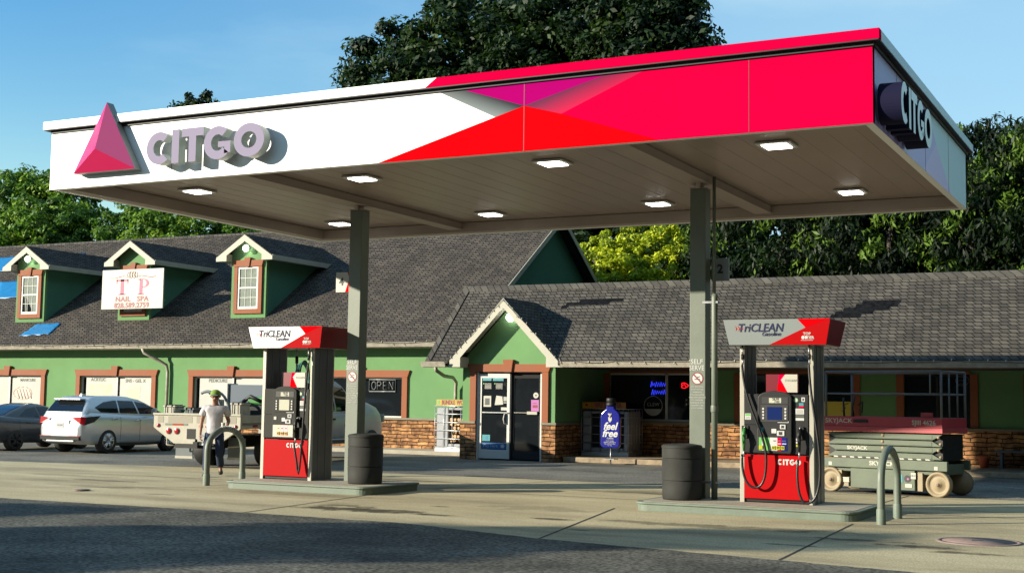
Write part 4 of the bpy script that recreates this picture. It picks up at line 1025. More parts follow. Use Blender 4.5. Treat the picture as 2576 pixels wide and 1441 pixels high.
# right wing: steeper roof over a deep porch
S2 = 0.84
def rz2(y): return 2.88+S2*(y-33.85)
b = MB(); x0, x1 = -20.1, 14.0; ye, yr2 = 33.82, 36.75; z0, zr2 = rz2(33.82), rz2(36.75)
th = 0.12
cut = [(x0, ye), (-19.35, ye), (-17.55, 36.0), (-15.75, ye), (x1, ye), (x1, yr2), (x0-0.25, yr2)]
T_ = [(x, y, rz2(y)) for x, y in cut]; U_ = [(x, y, z-th) for x, y, z in T_]; k_ = len(cut)
b.add(T_+U_, [(0, 1, 2, 6), (2, 5, 6), (2, 3, 4, 5), (7, 13, 9, 8), (9, 13, 12), (9, 12, 11, 10)]+[(i, (i+1) % k_, k_+(i+1) % k_, k_+i) for i in range(k_)])
b.add([(x0-0.25, yr2, zr2), (x1, yr2, zr2), (x1, 40.3, rz2(33.82)), (x0-0.5, 40.3, rz2(33.82)), (x0-0.25, yr2, zr2-th), (x1, yr2, zr2-th), (x1, 40.3, z0-th), (x0-0.5, 40.3, z0-th)],
      [(0, 1, 2, 3), (4, 7, 6, 5), (0, 4, 5, 1), (1, 5, 6, 2), (2, 6, 7, 3), (0, 3, 7, 4)])
roof2 = b.build('roof', ['shingle2'], bd, org=BO)
b = MB(); b.prism([(x0-0.35, yr2-0.20, zr2-0.16), (x0-0.35, yr2-0.20, zr2-0.13), (x0-0.35, yr2, zr2+0.03), (x0-0.35, yr2+0.2, zr2-0.13), (x0-0.35, yr2+0.2, zr2-0.16), (x0-0.35, yr2, zr2)], (x1-x0+0.35, 0, 0))
b.add([(x0-0.02, ye, z0+0.005), (x0+0.16, ye, z0+0.005), (x0-0.25+0.16, yr2, zr2+0.01), (x0-0.27, yr2, zr2+0.01), (x0-0.02, ye, z0+0.035), (x0+0.16, ye, z0+0.035), (x0-0.09, yr2, zr2+0.04), (x0-0.27, yr2, zr2+0.04)],
      [(0, 1, 5, 4), (1, 2, 6, 5), (2, 3, 7, 6), (3, 0, 4, 7), (4, 5, 6, 7), (0, 3, 2, 1)])
b.build('ridge_cap', ['ridge'], roof2, org=BO)
# dark patches where shingles blew off
rnd = random.Random(8); felt = M('bare_felt', (0.010, 0.011, 0.013), 1.0, noise=(9, 0.6), bump=(12, 0.6), spec=0.0)
for (xa, xb, ya, rows) in ((-16.6, -14.9, 35.78, ((0.0, 0.2), (0.1, 1.5), (0.5, 1.9))), (-8.4, -6.7, 35.25, ((0.0, 0.8), (0.1, 1.1), (0.3, 1.5), (0.6, 1.7), (0.75, 1.75)))):
    b = MB()
    for r_, (u0, u1) in enumerate(rows):
        y = ya+r_*0.118; p, q = xa+u0, xa+u1
        b.add([(p, y, rz2(y)+0.004), (q, y, rz2(y)+0.004), (q+0.02, y+0.119, rz2(y+0.119)+0.004), (p, y+0.119, rz2(y+0.119)+0.004)], [(0, 1, 2, 3)])
    b.build('bare_patch', [felt], roof2, org=BO)
b = MB(); b.box(-20.0, -19.14, 33.95, 37.4, 2.72, 2.75); b.build('soffit', ['trim'], bd, org=BO)
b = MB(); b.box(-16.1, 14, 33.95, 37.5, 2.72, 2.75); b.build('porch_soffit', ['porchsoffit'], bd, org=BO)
b = MB()
for (xa_, xb_) in ((-20.2, -19.38), (-15.64, 14)):
    b.prism([(xa_, 33.82, 2.70), (xa_, 33.74, 2.70), (xa_, 33.68, 2.86), (xa_, 33.70, 2.86), (xa_, 33.76, 2.73), (xa_, 33.82, 2.73)], (xb_-xa_, 0, 0))
    b.box(xa_, xb_, 33.82, 33.86, 2.69, 2.86)
b.build('gutter', ['gutter'], bd, org=BO)
downspout([(-19.75, 33.8, 2.72), (-19.75, 33.85, 2.6), (-19.9, 34.6, 2.45), (-20.9, 36.9, 2.45), (-21.0, 37.3, 2.3), (-21.05, 37.36, 2.1), (-21.05, 37.38, 0.2)], 0.055)
# porch wall
PW = [(-15.7, -12.7), (-11.55, -8.3), (-6.9, -5.15), (-3.6, 0.0), (2, 5)]
b = MB(); wall_holes(b, -16.1, 14, 1.1, 4.2, 37.5, 37.8, [(a, c, 1.18, 2.62) for a, c in PW]); b.build('wall', ['stucco'], bd, org=BO)
b = MB(); b.box(-16.1, 14, 37.42, 37.7, 0.15, 1.1); b.build('stone_base', ['stone'], bd, org=BO)
b = MB(); b.box(-16.1, 14, 37.36, 37.72, 1.1, 1.17); b.build('stone_cap', ['cap'], bd, org=BO, bevel=0.01)
for i, (a, c) in enumerate(PW):
    b = MB(); b.box(a-0.2, a, 37.45, 37.52, 1.18, 2.62); b.box(c, c+0.2, 37.45, 37.52, 1.18, 2.62); b.box(a, c, 37.45, 37.52, 2.62, 2.70); wo = b.build('window', ['rust'], bd, org=BO)
    m = a+1.82 if i == 0 else (a+c)/2
    b = MB(); b.box(m-0.035, m+0.035, 37.55, 37.62, 1.18, 2.62); b.box(a, c, 37.54, 37.63, 1.18, 1.24); b.box(a, c, 37.55, 37.62, 2.57, 2.62); b.build('frame', ['white' if i == 0 else 'charcoal'], wo, org=BO)
    b = MB(); b.box(a, c, 37.60, 37.61, 1.24, 2.57); b.build('pane', ['glass'], wo, org=BO)
    if i == 0:
        b = MB(); cx, cz, rr = -14.32, 1.64, 0.30
        o_, i_ = ring_strip(cx, cz, 2*rr, 2*rr, 0.02, 0, 360, 40)
        for k in range(40): b.poly([(o_[k][0], 37.59, o_[k][1]), (o_[k+1][0], 37.59, o_[k+1][1]), (i_[k+1][0], 37.59, i_[k+1][1]), (i_[k][0], 37.59, i_[k][1])])
        b.poly([(cx+rr*math.cos(R(k)), 37.589, cz+rr*math.sin(R(k))) for k in range(198, 343, 12)])
        b.build('round_decal', ['paper'], wo, org=BO)
        text('CLEW', 0.15, 'paper', wo, (cx, 37.588, cz+0.04), ext=0.001, org=BO)
b = MB(); b.box(-16.0, 14, 34.75, 37.42, 0.0, 0.15); b.build('porch_slab', [M('worn_porch_concrete', (0.26, 0.20, 0.13), 0.9, noise=(4, 0.45), bump=(20, 0.6))], bd, org=BO, bevel=0.02)

# entry gable
EY = 34.4; ex0, ex1, exm = -19.14, -16.10, -17.55
D0, D1, DZ = -18.66, -16.50, 2.57
b = MB(); b.box(ex0, D0, EY, EY+0.2, 1.1, 2.75); b.box(D1, ex1, EY, EY+0.2, 1.1, 2.75); b.box(D0, D1, EY, EY+0.2, DZ, 2.75)
b.prism([(ex0, EY, 2.75), (ex1, EY, 2.75), (ex1, EY, 3.05), (exm, EY, 4.52), (ex0, EY, 3.05-0.13)], (0, 0.2, 0))
b.box(ex0, ex0+0.2, EY+0.2, 37.5, 1.1, 2.95); b.box(ex1-0.2, ex1, EY+0.2, 37.5, 1.1, 2.95)
en = b.build('entry_wall', ['stucco'], bd, org=BO)
for p, q, u, v in ((ex0-0.04, D0, ex0-0.04, ex0+0.2), (D1, ex1+0.04, ex1-0.2, ex1+0.04)):
    b = MB(); b.box(p, q, EY-0.06, EY+0.24, 0.0, 1.05); b.box(u, v, EY+0.24, 37.42, 0, 1.05); b.build('stone_pier', ['stone'], en, org=BO)
    b = MB(); b.box(p-0.04 if p < -18 else p, q if p < -18 else q+0.04, EY-0.1, EY+0.24, 1.05, 1.12); b.box(u-0.03, v+0.03, EY+0.24, 37.36, 1.05, 1.12); b.build('stone_cap', ['cap'], en, org=BO, bevel=0.01)
b = MB(); header(b, D0, D1, DZ, w=0.21, h=0.23, y=EY-0.07, zbot=1.12); b.build('entry_trim', ['rust'], en, org=BO, bevel=0.008)
b = MB(); es = 1.03; eh = 1.86
for sg in (-1, 1):
    A = [(exm, 33.9, 4.72), (exm+sg*eh, 33.9, 4.72-es*eh), (exm+sg*eh, 35.2, 4.72-es*eh), (exm, 37.0, 4.72)]
    Bt = [(x, y, z-0.10) for x, y, z in A]
    b.add(A+Bt, [(0, 1, 2, 3), (4, 7, 6, 5), (0, 4, 5, 1), (1, 5, 6, 2), (2, 6, 7, 3), (3, 7, 4, 0)])
b.build('entry_roof', ['shingle2'], bd, org=BO)
b = MB(); y = 33.86
for sg in (-1, 1):
    xo = exm+sg*(eh+0.01)
    b.prism([(exm, y, 4.70), (exm, y, 4.42), (exm+sg*1.40, y, 4.42-es*1.40), (exm+sg*1.40, y, 2.70), (xo, y, 2.70), (xo, y, 4.70-es*(eh+0.01))], (0, 0.038, 0))
    xi = exm+sg*1.40; b.box(min(xi, xo), max(xi, xo), y+0.04, EY-0.002, 2.70, 2.73)
    b.box(min(xi, xi+sg*0.03), max(xi, xi+sg*0.03), y+0.04, EY-0.002, 2.73, 3.0)
    b.prism([(exm+sg*0.02, y+0.04, 4.60), (xi, y+0.04, 4.60-es*1.38), (xi, y+0.04, 4.57-es*1.38), (exm+sg*0.02, y+0.04, 4.57)], (0, EY-y-0.05, 0))
b.build('rake_board', ['trim'], bd, org=BO)
b = MB(); b.lathe((exm+0.04, EY-0.14, 4.16), [(0, -0.08), (0.11, -0.07), (0.13, 0), (0.08, 0.06), (0, 0.07)], 16, 0, axis='y'); b.tube([(exm+0.04, EY, 4.2), (exm+0.04, EY-0.1, 4.18)], 0.04, 8, 1)
b.build('flood_light', ['flood', 'white'], bd, org=BO)
b = MB(); b.box(D0-0.02, D1+0.02, EY+0.6, EY+0.62, 0, DZ); b.box(D0-0.02, D1+0.02, EY+0.2, EY+0.6, 0, 0.03); b.build('entry_interior', ['interior'], bd, org=BO)
# doors: white leaf on the left, dark open bay on the right
def leaf(x0, x1, y, m, w_, kick):
    b = MB(); z1 = 2.52
    b.box(x0, x0+w_, y, y+0.05, 0.04, z1); b.box(x1-w_, x1, y, y+0.05, 0.04, z1); b.box(x0+w_, x1-w_, y, y+0.05, z1-0.13, z1); b.box(x0+w_, x1-w_, y, y+0.05, 0.04, 0.04+kick)
    d = b.build('door', [m], bd, org=BO, bevel=0.004)
    b = MB(); b.box(x0+w_, x1-w_, y+0.02, y+0.03, 0.04+kick, z1-0.13); b.build('pane', ['glass'], d, org=BO)
    return d
yd = EY+0.03
dl = leaf(-18.60, -17.58, yd, 'white', 0.09, 0.26); dl['label'] = 'white framed door leaf covered with notices'
b = MB(); b.box(-18.47, -17.62, yd-0.05, yd-0.03, 1.37, 1.40); b.build('push_bar', ['steel'], dl, org=BO)
b = MB(); b.tube([(-17.67, yd, 1.36), (-17.72, yd-0.06, 1.34), (-17.74, yd-0.08, 1.2), (-17.72, yd-0.06, 1.07), (-17.67, yd, 1.05)], 0.018, 8); b.build('handle', ['white'], dl, org=BO)
b = MB(); yy = yd+0.012
NM = ['paper', 'tealst', 'lgreen', 'blind', 'bluep', 'ink']
def card(x0, x1, z0, z1, mi, k=0):
    q = MB(); q.box(x0, x1, yy-0.004-k*0.002, yy-k*0.002, z0, z1, 0); q.build('notice' if k == 0 and mi != 2 and z1-z0 > 0.03 else 'print_line', [NM[mi]], dl, org=BO)
card(-18.49, -18.2, 2.31, 2.39, 1); card(-18.15, -17.80, 2.31, 2.39, 1)
for x0 in (-18.47, -18.10):
    card(x0, x0+0.035, 2.21, 2.25, 2)
    for i in range(5): card(x0+0.05, x0+0.27, 2.22-i*0.035, 2.235-i*0.035, 0)
card(-18.45, -18.2, 1.55, 1.87, 0); card(-18.40, -18.25, 1.60, 1.80, 5, 1)
b.poly([(-18.08, yy-0.005, 1.60), (-17.80, yy-0.005, 1.62), (-17.83, yy-0.005, 1.86), (-18.03, yy-0.005, 1.88)], 0)
card(-17.79, -17.68, 1.72, 1.85, 3); card(-17.79, -17.68, 1.66, 1.69, 3); card(-17.87, -17.64, 1.45, 1.54, 0)
card(-18.48, -18.22, 0.55, 0.73, 1); card(-18.36, -18.34, 0.59, 0.70, 4, 1); card(-18.31, -18.29, 0.58, 0.69, 4, 1)
card(-18.49, -17.69, 0.32, 0.50, 4)
for i in range(4): card(-18.44, -18.3, 1.62+i*0.04, 1.625+i*0.04, 5, 2)
b.build('notice', ['paper'], dl, org=BO)
text('Play Here', 0.12, 'whiteink', dl, (-18.2, yy-0.008, 0.41), ext=0.001, org=BO, shear=0.1)
b = MB(); b.disc((-17.80, yy-0.009, 0.41), 0.07, 5, 0, ry=0.06); b.build('star_mark', ['paper'], dl, org=BO)
dr = leaf(-17.53, -16.60, EY+0.10, 'interior', 0.07, 0.22); dr['label'] = 'dark bronze door leaf with pink poster'
b = MB(); b.box(-16.60, -16.50, EY+0.05, EY+0.2, 0.0, DZ, 0); b.box(-18.66, -18.60, EY+0.0, EY+0.15, 0, DZ, 0); b.box(-18.60, -16.60, EY+0.02, EY+0.15, 2.53, DZ, 1); b.box(-17.575, -17.535, EY+0.04, EY+0.16, 0.03, 2.53, 1)
b.build('door_frame', ['white', 'interior'], bd, org=BO)
b = MB(); b.box(-17.45, -16.72, EY+0.05, EY+0.075, 1.385, 1.40, 0); b.box(-17.02, -16.70, EY+0.04, EY+0.08, 1.345, 1.43, 0); b.build('push_bar', ['trim'], dr, org=BO)
b = MB(); yy2 = EY+0.108; b.box(-16.92, -16.66, yy2, yy2+0.004, 1.44, 1.77, 0)
b.box(-16.87, -16.71, yy2-0.002, yy2, 1.54, 1.62, 2); b.box(-16.87, -16.74, yy2-0.002, yy2, 1.66, 1.68, 2); 
b.build('poster', ['pinkp', 'paper', 'maroon'], dr, org=BO)
b = MB(); b.disc((-16.77, yy2, 1.90), 0.085, 18, 0); b.box(-16.80, -16.74, yy2-0.002, yy2, 1.88, 1.92, 1); b.build('round_sticker', ['paper', 'ink'], dr, org=BO)
# ------------------------------------------------------------------ things on and by the building
sg = thing('nail_spa_sign', 'cream TP NAIL SPA board in front of the middle dormer', 'sign', (-35.54, 37.9, 5.0))
b = MB(); b.box(-1.53, 1.53, 0, 0.06, 0, 1.51); sb = b.build('sign_board', ['signface'], sg, bevel=0.008)
b = MB(); b.box(-1.2, -1.14, 0.06, 0.5, 0.3, 0.36); b.box(1.14, 1.2, 0.06, 0.5, 0.3, 0.36); b.build('bracket', ['steel'], sg)
def serif(b, segs, y=-0.004):
    for s in segs: b.box(s[0], s[1], y, 0.0, s[2], s[3])
b = MB()   # T with serifs
serif(b, [(-0.59, -0.41, 0.555, 1.13), (-0.68, -0.32, 0.535, 0.585), (-0.80, -0.20, 1.06, 1.13), (-0.80, -0.75, 0.96, 1.13), (-0.25, -0.20, 0.96, 1.13)])
b.build('letter', ['pinkink'], sb)
b = MB(); serif(b, [(0.36, 0.52, 0.555, 1.13), (0.28, 0.60, 0.535, 0.575), (0.28, 0.42, 1.09, 1.13)])
o_, i_ = arc2(0.56, 0.965, 0.28, 0.165, -90, 90, 16), arc2(0.56, 0.965, 0.14, 0.135, -90, 90, 16)
for k in range(16): b.prism([(o_[k][0], -0.004, o_[k][1]), (o_[k+1][0], -0.004, o_[k+1][1]), (i_[k+1][0], -0.004, i_[k+1][1]), (i_[k][0], -0.004, i_[k][1])], (0, 0.004, 0))
b.box(0.50, 0.56, -0.004, 0, 1.10, 1.13); b.box(0.50, 0.56, -0.004, 0, 0.80, 0.83); b.build('letter', ['pinkink'], sb)
text('NAIL   SPA', 0.27, 'maroon', sb, (0.0, -0.006, 0.37), bold=0.010, ext=0.001, xs=1.22, sp=1.08)
text('828.589.2759', 0.27, 'maroon', sb, (0.0, -0.006, 0.13), bold=0.011, ext=0.001, xs=1.12, sp=1.06)
b = MB()
for s in (-1, 1):
    b.tube([(s*x, -0.004, z) for x, z in ((0.24, 1.19), (0.30, 1.235), (0.42, 1.26), (0.62, 1.24), (0.85, 1.19), (1.05, 1.19), (1.18, 1.25))], [0.004, 0.008, 0.012, 0.012, 0.01, 0.009, 0.004], 5)
    for (cx, rx, rzz) in ((0.08, 0.075, 0.13), (0.17, 0.085, 0.10)):
        P = [(s*cx+rx*math.cos(R(a)), -0.004, 1.30+rzz*math.sin(R(a))) for a in range(0, 361, 24)]; b.tube(P, 0.009, 5)
b.disc((0, -0.005, 1.45), 0.02, 8)
b.build('ornament', ['maroon'], sb)

def tarp(name, pts, label, seed):
    rnd = random.Random(seed); n = 12; b = MB(); V = []
    A, B_, C_, D_ = [Vector(p) for p in pts]
    for j in range(n+1):
        for i in range(n+1):
            u, v = i/n, j/n; p = (A*(1-u)+B_*u)*(1-v)+(D_*(1-u)+C_*u)*v
            e = rnd.uniform(-0.03, 0.03) if (j == n or i in (0, n)) else 0
            V.append((p.x+e, p.y+e, p.z+e*RS+0.03+0.02*math.sin(i*1.3+seed)*math.cos(j*1.7)+rnd.uniform(0, 0.008)))
    b.add(V, [(j*(n+1)+i, j*(n+1)+i+1, (j+1)*(n+1)+i+1, (j+1)*(n+1)+i) for j in range(n) for i in range(n)], 0, True)
    o = b.build(name, ['tarp']); md = o.modifiers.new('s', 'SOLIDIFY'); md.thickness = 0.01; md.offset = 1
    tag(o, label, 'tarp', 'blue tarps patched onto the shingle roof'); return o
tarp('tarp', [(-40.9, 37.45, rz(37.45)), (-39.38, 37.56, rz(37.56)), (-39.5, 38.27, rz(38.27)), (-40.76, 38.21, rz(38.21))], 'small blue tarp patch low on the roof below the leftmost dormer', 1)
tarp('tarp', [(-45.3, 40.12, rz(40.12)), (-42.3, 40.16, rz(40.16)), (-42.3, 41.36, rz(41.36)), (-46.7, 41.4, rz(41.4))], 'middle blue tarp on the roof left of the leftmost dormer window', 2)
tarp('tarp', [(-48.6, 42.25, rz(42.25)), (-43.5, 42.25, rz(42.25)), (-43.6, 43.44, rz(43.44)), (-49.5, 43.44, rz(43.44))], 'uppermost blue tarp near the roof ridge at far left', 3)

def tote(loc, w_, d, h, label, wood, seed):
    t = thing('tote_cage', label, 'tote', loc); rnd = random.Random(seed)
    b = MB(); b.box(0, w_, 0, d, 0.0, 0.12); b.build('pallet', ['cage'], t)
    b = MB(); sw = w_*(0.30 if wood else 0.2)
    b.box(0.03, sw, 0.03, d-0.03, 0.14, h-0.06); b.box(w_-0.16, w_-0.03, 0.03, d-0.03, 0.14, h-0.06); b.box(sw, w_-0.16, d-0.15, d-0.03, 0.14, h-0.06); b.box(sw, w_-0.16, 0.03, d-0.15, 0.14, 0.24)
    b.box(sw, w_-0.16, 0.03, d-0.15, h-0.14, h-0.06)
    b.build('plastic_tank', ['tote'], t, bevel=0.03)
    b = MB(); b.box(sw+0.01, w_-0.17, (d-0.22) if wood else 0.1, d-0.16, 0.25, h-0.15); b.build('cavity', ['interior'], t)  # near-black block standing for the shade inside the tank
    b = MB()
    for i in range(6): x = w_*i/5; b.tube([(x, 0, 0.1), (x, 0, h)], 0.011, 6); b.tube([(x, d, 0.1), (x, d, h)], 0.011, 6)
    for i in range(1, 5):
        y = d*i/5; b.tube([(0, y, 0.1), (0, y, h)], 0.011, 6); b.tube([(w_, y, 0.1), (w_, y, h)], 0.011, 6)
    for k in range(6):
        z = 0.14+(h-0.14)*k/5; b.tube([(0, 0, z), (w_, 0, z), (w_, d, z), (0, d, z), (0, 0, z)], 0.013, 6)
    b.build('wire_cage', ['cage'], t)
    if wood:
        k = 0
        for z in np.arange(0.34, h-0.3, 0.13):
            for x in np.arange(sw+0.08, w_-0.2, 0.13):
                if rnd.random() < 0.12: continue
                r = rnd.uniform(0.045, 0.065); yy = rnd.uniform(0.05, 0.16); b = MB()
                b.tube([(x, yy, z), (x+rnd.uniform(-0.02, 0.02), d-0.25, z)], r, 6, 0)
                b.f[-2] = b.f[-2]; b.m[-2] = 1; o = b.build('log', ['wood', 'woodend'])
                o.location = loc
                tag(o, 'split firewood log stacked inside the left caged tote', 'log', 'firewood logs in the left tote')
    return t
tote((-20.98, 35.95, 0.13), 1.55, 1.0, 1.42, 'white plastic caged tote of firewood against the stone wall', True, 3)
tote((-16.0, 36.05, 0.15), 1.5, 1.1, 1.38, 'white plastic caged tote behind the blue bottle sign on the porch', False, 4)
bn = thing('banner_sign', 'yellow BUNDLE WOOD sign on top of the left tote', 'sign', (-20.1, 35.93, 1.56))
b = MB(); b.box(-0.83, 0.42, 0, 0.02, 0.0, 0.185); pn = b.build('panel', ['yellow'], bn)
text('BUNDLE', 0.19, 'maroon', pn, (-0.40, -0.003, 0.09), bold=0.007, ext=0.001, xs=0.66); text('WOOD', 0.19, 'maroon', pn, (0.13, -0.003, 0.09), bold=0.007, ext=0.001, xs=0.70)
b = MB(); b.box(-0.8, -0.72, -0.004, 0, 0.03, 0.155, 0); b.build('green_mark', ['lgreen'], pn)
bn = thing('banner_sign', 'orange FIRE STARTER sign on top of the right tote', 'sign', (-15.2, 36.03, 1.54))
b = MB(); b.box(-0.78, 0.62, 0, 0.02, 0.0, 0.19); pn = b.build('panel', ['orangeb'], bn)
b = MB(); b.box(-0.76, -0.5, -0.004, 0, 0.01, 0.18); b.build('yellow_corner', ['yellow'], pn)
b = MB(); b.poly([(-0.70, -0.006, 0.07), (-0.56, -0.006, 0.07), (-0.60, -0.006, 0.12), (-0.63, -0.006, 0.16), (-0.67, -0.006, 0.11)]); b.build('flame_mark', ['scarlet'], pn)
text('FIRE STARTER', 0.19, 'maroon', pn, (0.07, -0.003, 0.095), bold=0.006, ext=0.001, xs=0.72)

bt = thing('bottle_sign', 'tall cobalt blue bottle shaped sign reading feel free on a post', 'sign', (-14.3, 34.25, 0.0))
def outline(pts, y0, d): return [(x, y0, z) for x, z in pts]
prof = [(-0.29, 0.55), (-0.26, 0.49), (-0.2, 0.46), (0.2, 0.46), (0.26, 0.49), (0.29, 0.55), (0.295, 1.32), (0.27, 1.42), (0.20, 1.49), (0.13, 1.54), (0.115, 1.67), (-0.115, 1.67), (-0.13, 1.54), (-0.20, 1.49), (-0.27, 1.42), (-0.295, 1.32)]
b = MB(); b.prism(outline(prof, -0.07, 0), (0, 0.14, 0)); body = b.build('bottle_body', ['blueb'], bt, bevel=0.03, seg=3)
b = MB(); b.lathe((0, 0, 0), [(0.0, 1.64), (0.145, 1.64), (0.15, 1.655), (0.145, 1.70), (0.13, 1.71), (0.13, 1.725), (0.14, 1.735), (0.14, 1.83), (0.125, 1.85), (0, 1.85)], 24); b.build('bottle_cap', ['black'], bt)
b = MB(); b.tube([(0, 0, 0.0), (0, 0, 0.47)], 0.02, 8); b.box(-0.16, 0.16, -0.16, 0.16, 0.15, 0.17); b.build('stand', ['steel'], bt)
text('feel', 0.28, 'whiteink', body, (0.0, -0.074, 1.06), bold=0.008, ext=0.001, shear=0.3); text('free', 0.28, 'whiteink', body, (-0.01, -0.074, 0.86), bold=0.008, ext=0.001, shear=0.3)
text('CLASSIC', 0.055, 'whiteink', body, (0.01, -0.074, 0.73), bold=0.001, ext=0.001)
for i, s in enumerate(('PLANT BASED', 'HERBAL SUPPLEMENT', 'FEEL GOOD TONIC', '2 FL OZ')): text(s, 0.038, 'whiteink', body, (0, -0.074, 0.66-0.042*i), ext=0.001)
b = MB(); b.tube([(0, -0.074, 1.36), (0, -0.074, 1.30)], 0.02, 8)
for s in (-1, 0, 1): b.tube([(0, -0.074, 1.34), (s*0.05, -0.074, 1.42)], [0.012, 0.018], 6)
P = [(-0.05, 1.32), (0.05, 1.32), (0.05, 1.23), (0.0, 1.17), (-0.05, 1.23)]
b.poly([(x, -0.074, z) for x, z in P]); b.build('emblem', ['paper'], body)

op = thing('open_sign', 'unlit neon OPEN sign hanging in the dark window behind the left column', 'sign', (-24.0, 37.58, 2.18))
b = MB(); c = [(-0.52, -0.2), (0.52, -0.2), (0.52, 0.2), (-0.52, 0.2), (-0.52, -0.2)]; b.tube([(x, 0, z) for x, z in c], 0.02, 6); b.build('border_tube', ['neonoff'], op)
x = -0.42
for ch in 'OPEN':
    b = MB(); h = 0.13; w_ = 0.085
    if ch == 'O': P = [[(x+w_+w_*math.cos(a), h*math.sin(a)) for a in np.linspace(0, 2*math.pi, 17)]]
    if ch == 'P': P = [[(x, -h), (x, h), (x+0.11, h), (x+0.15, h*0.5), (x+0.11, 0), (x, 0)]]
    if ch == 'E': P = [[(x+0.14, h), (x, h), (x, -h), (x+0.14, -h)], [(x, 0), (x+0.12, 0)]]
    if ch == 'N': P = [[(x, -h), (x, h), (x+0.15, -h), (x+0.15, h)]]
    for q in P: b.tube([(a, -0.01, c_) for a, c_ in q], 0.012, 6)
    b.build('letter_tube', ['neonoff'], op); x += 0.23
nb = thing('neon_sign', 'blue handwritten neon sign glowing in the porch window', 'sign', (-14.15, 37.56, 2.18))
b = MB(); rnd = random.Random(2)
for row, z0 in ((0, 0.10), (1, -0.14)):
    P = []; 
    for i in range(14): P.append((-0.24+i*0.037+row*0.03, 0, z0+(0.07 if i % 2 else -0.05)*rnd.uniform(0.6, 1.4)))
    b.tube(P, 0.011, 6)
b.build('script_tube', ['neonb'], nb)
nr = thing('neon_sign', 'small round red neon sign glowing in the porch window', 'sign', (-13.32, 37.56, 2.26))
b = MB(); P = [(0.10*math.cos(a)*(1+0.3*math.cos(3*a)), 0, 0.08*math.sin(a)) for a in np.linspace(0, 2*math.pi, 20)]; b.tube(P, 0.014, 6); b.tube([(-0.06, 0, 0.0), (0, 0, 0.04), (0.05, 0, -0.03)], 0.012, 6); b.build('tube', ['neonr'], nr)
yp = thing('window_poster', 'yellow poster in the porch window behind the lift platform', 'poster', (-8.72, 37.56, 1.62))
b = MB(); b.box(-0.45, 0.45, 0, 0.01, -0.2, 0.22); pp = b.build('sheet', ['yellowpost'], yp)
b = MB(); b.tube([(0.1, -0.006, -0.05), (0.2, -0.006, 0.05), (0.13, -0.006, 0.12), (0.28, -0.006, 0.18)], 0.012, 5); b.build('figure_print', ['ink'], pp)
pt = thing('flower_pot', 'terracotta pot on the porch by the stone wall', 'flower pot', (-4.75, 36.9, 0.15))
b = MB(); b.lathe((0, 0, 0), [(0, 0), (0.10, 0), (0.15, 0.25), (0.17, 0.26), (0.17, 0.31), (0.14, 0.31), (0.13, 0.26), (0, 0.25)], 18); b.build('pot', ['pot'], pt)
bh = thing('bench', 'pale low bench against the stone wall at the far right', 'bench', (-3.7, 36.9, 0.15))
b = MB(); b.box(-0.75, 1.2, -0.2, 0.2, 0.42, 0.47); b.build('seat', ['greyblue'], bh, bevel=0.01)
for x in (-0.6, 1.0): b = MB(); b.box(x-0.03, x+0.03, -0.17, 0.17, 0, 0.42); b.build('leg', ['greyblue'], bh)
vt = thing('round_vent', 'round slatted wall vent high under the porch roof', 'vent', (-5.35, 37.48, 2.45))

b = MB()
for k in range(3): b.box(-0.16+abs(k-1)*0.03, 0.16-abs(k-1)*0.03, -0.03, 0, -0.09+k*0.09, -0.08+k*0.09)
b.build('slat', ['lift_rail'], vt)
b = MB(); b.tube([(0.17*math.cos(a), 0, 0.14*math.sin(a)) for a in np.linspace(0, 2*math.pi, 20)], 0.01, 5); b.build('ring', ['lift_rail'], vt)

# strings of small lights along the gutters and rakes
def lights(path, label, seed, step=0.42):
    rnd = random.Random(seed); P = [Vector(p) for p in path]; pts = []
    for a, c in zip(P[:-1], P[1:]):
        n = max(1, int((c-a).length/step))
        for i in range(n): pts.append(a+(c-a)*(i/n)+Vector((0, 0, rnd.uniform(-0.02, 0.03))))
    pts.append(P[-1])
    t = thing('string_lights', label, 'string lights', tuple(P[0]), group='unlit string lights along the eaves')
    o = tuple(P[0])
    b = MB(); b.tube(pts, 0.007, 4); b.build('wire', ['charcoal'], t, org=o)
    bm_ = MB(); bm_.tube([(0, 0, 0), (0.012, -0.02, 0.055)], [0.008, 0.015], 5); b0 = bm_.build('bulb', ['paper'], t)
    for k, p in enumerate(pts):
        bb = b0 if k == 0 else b0.copy()
        if k: COL.objects.link(bb); bb.parent = t
        bb.location = p-P[0]; bb.rotation_euler = (0, rnd.choice((0, math.pi)), rnd.uniform(-0.6, 0.6))
lights([(-60, 36.74, 3.56), (-21.4, 36.74, 3.56)], 'string of small bulbs along the left wing gutter', 1)
lights([(-15.6, 33.68, 2.83), (8, 33.68, 2.83)], 'string of small bulbs along the porch gutter', 2)
lights([(-19.4, 33.84, 2.86), (-17.55, 33.84, 4.64), (-15.7, 33.84, 2.86)], 'string of small bulbs round the entry gable', 3, 0.2)

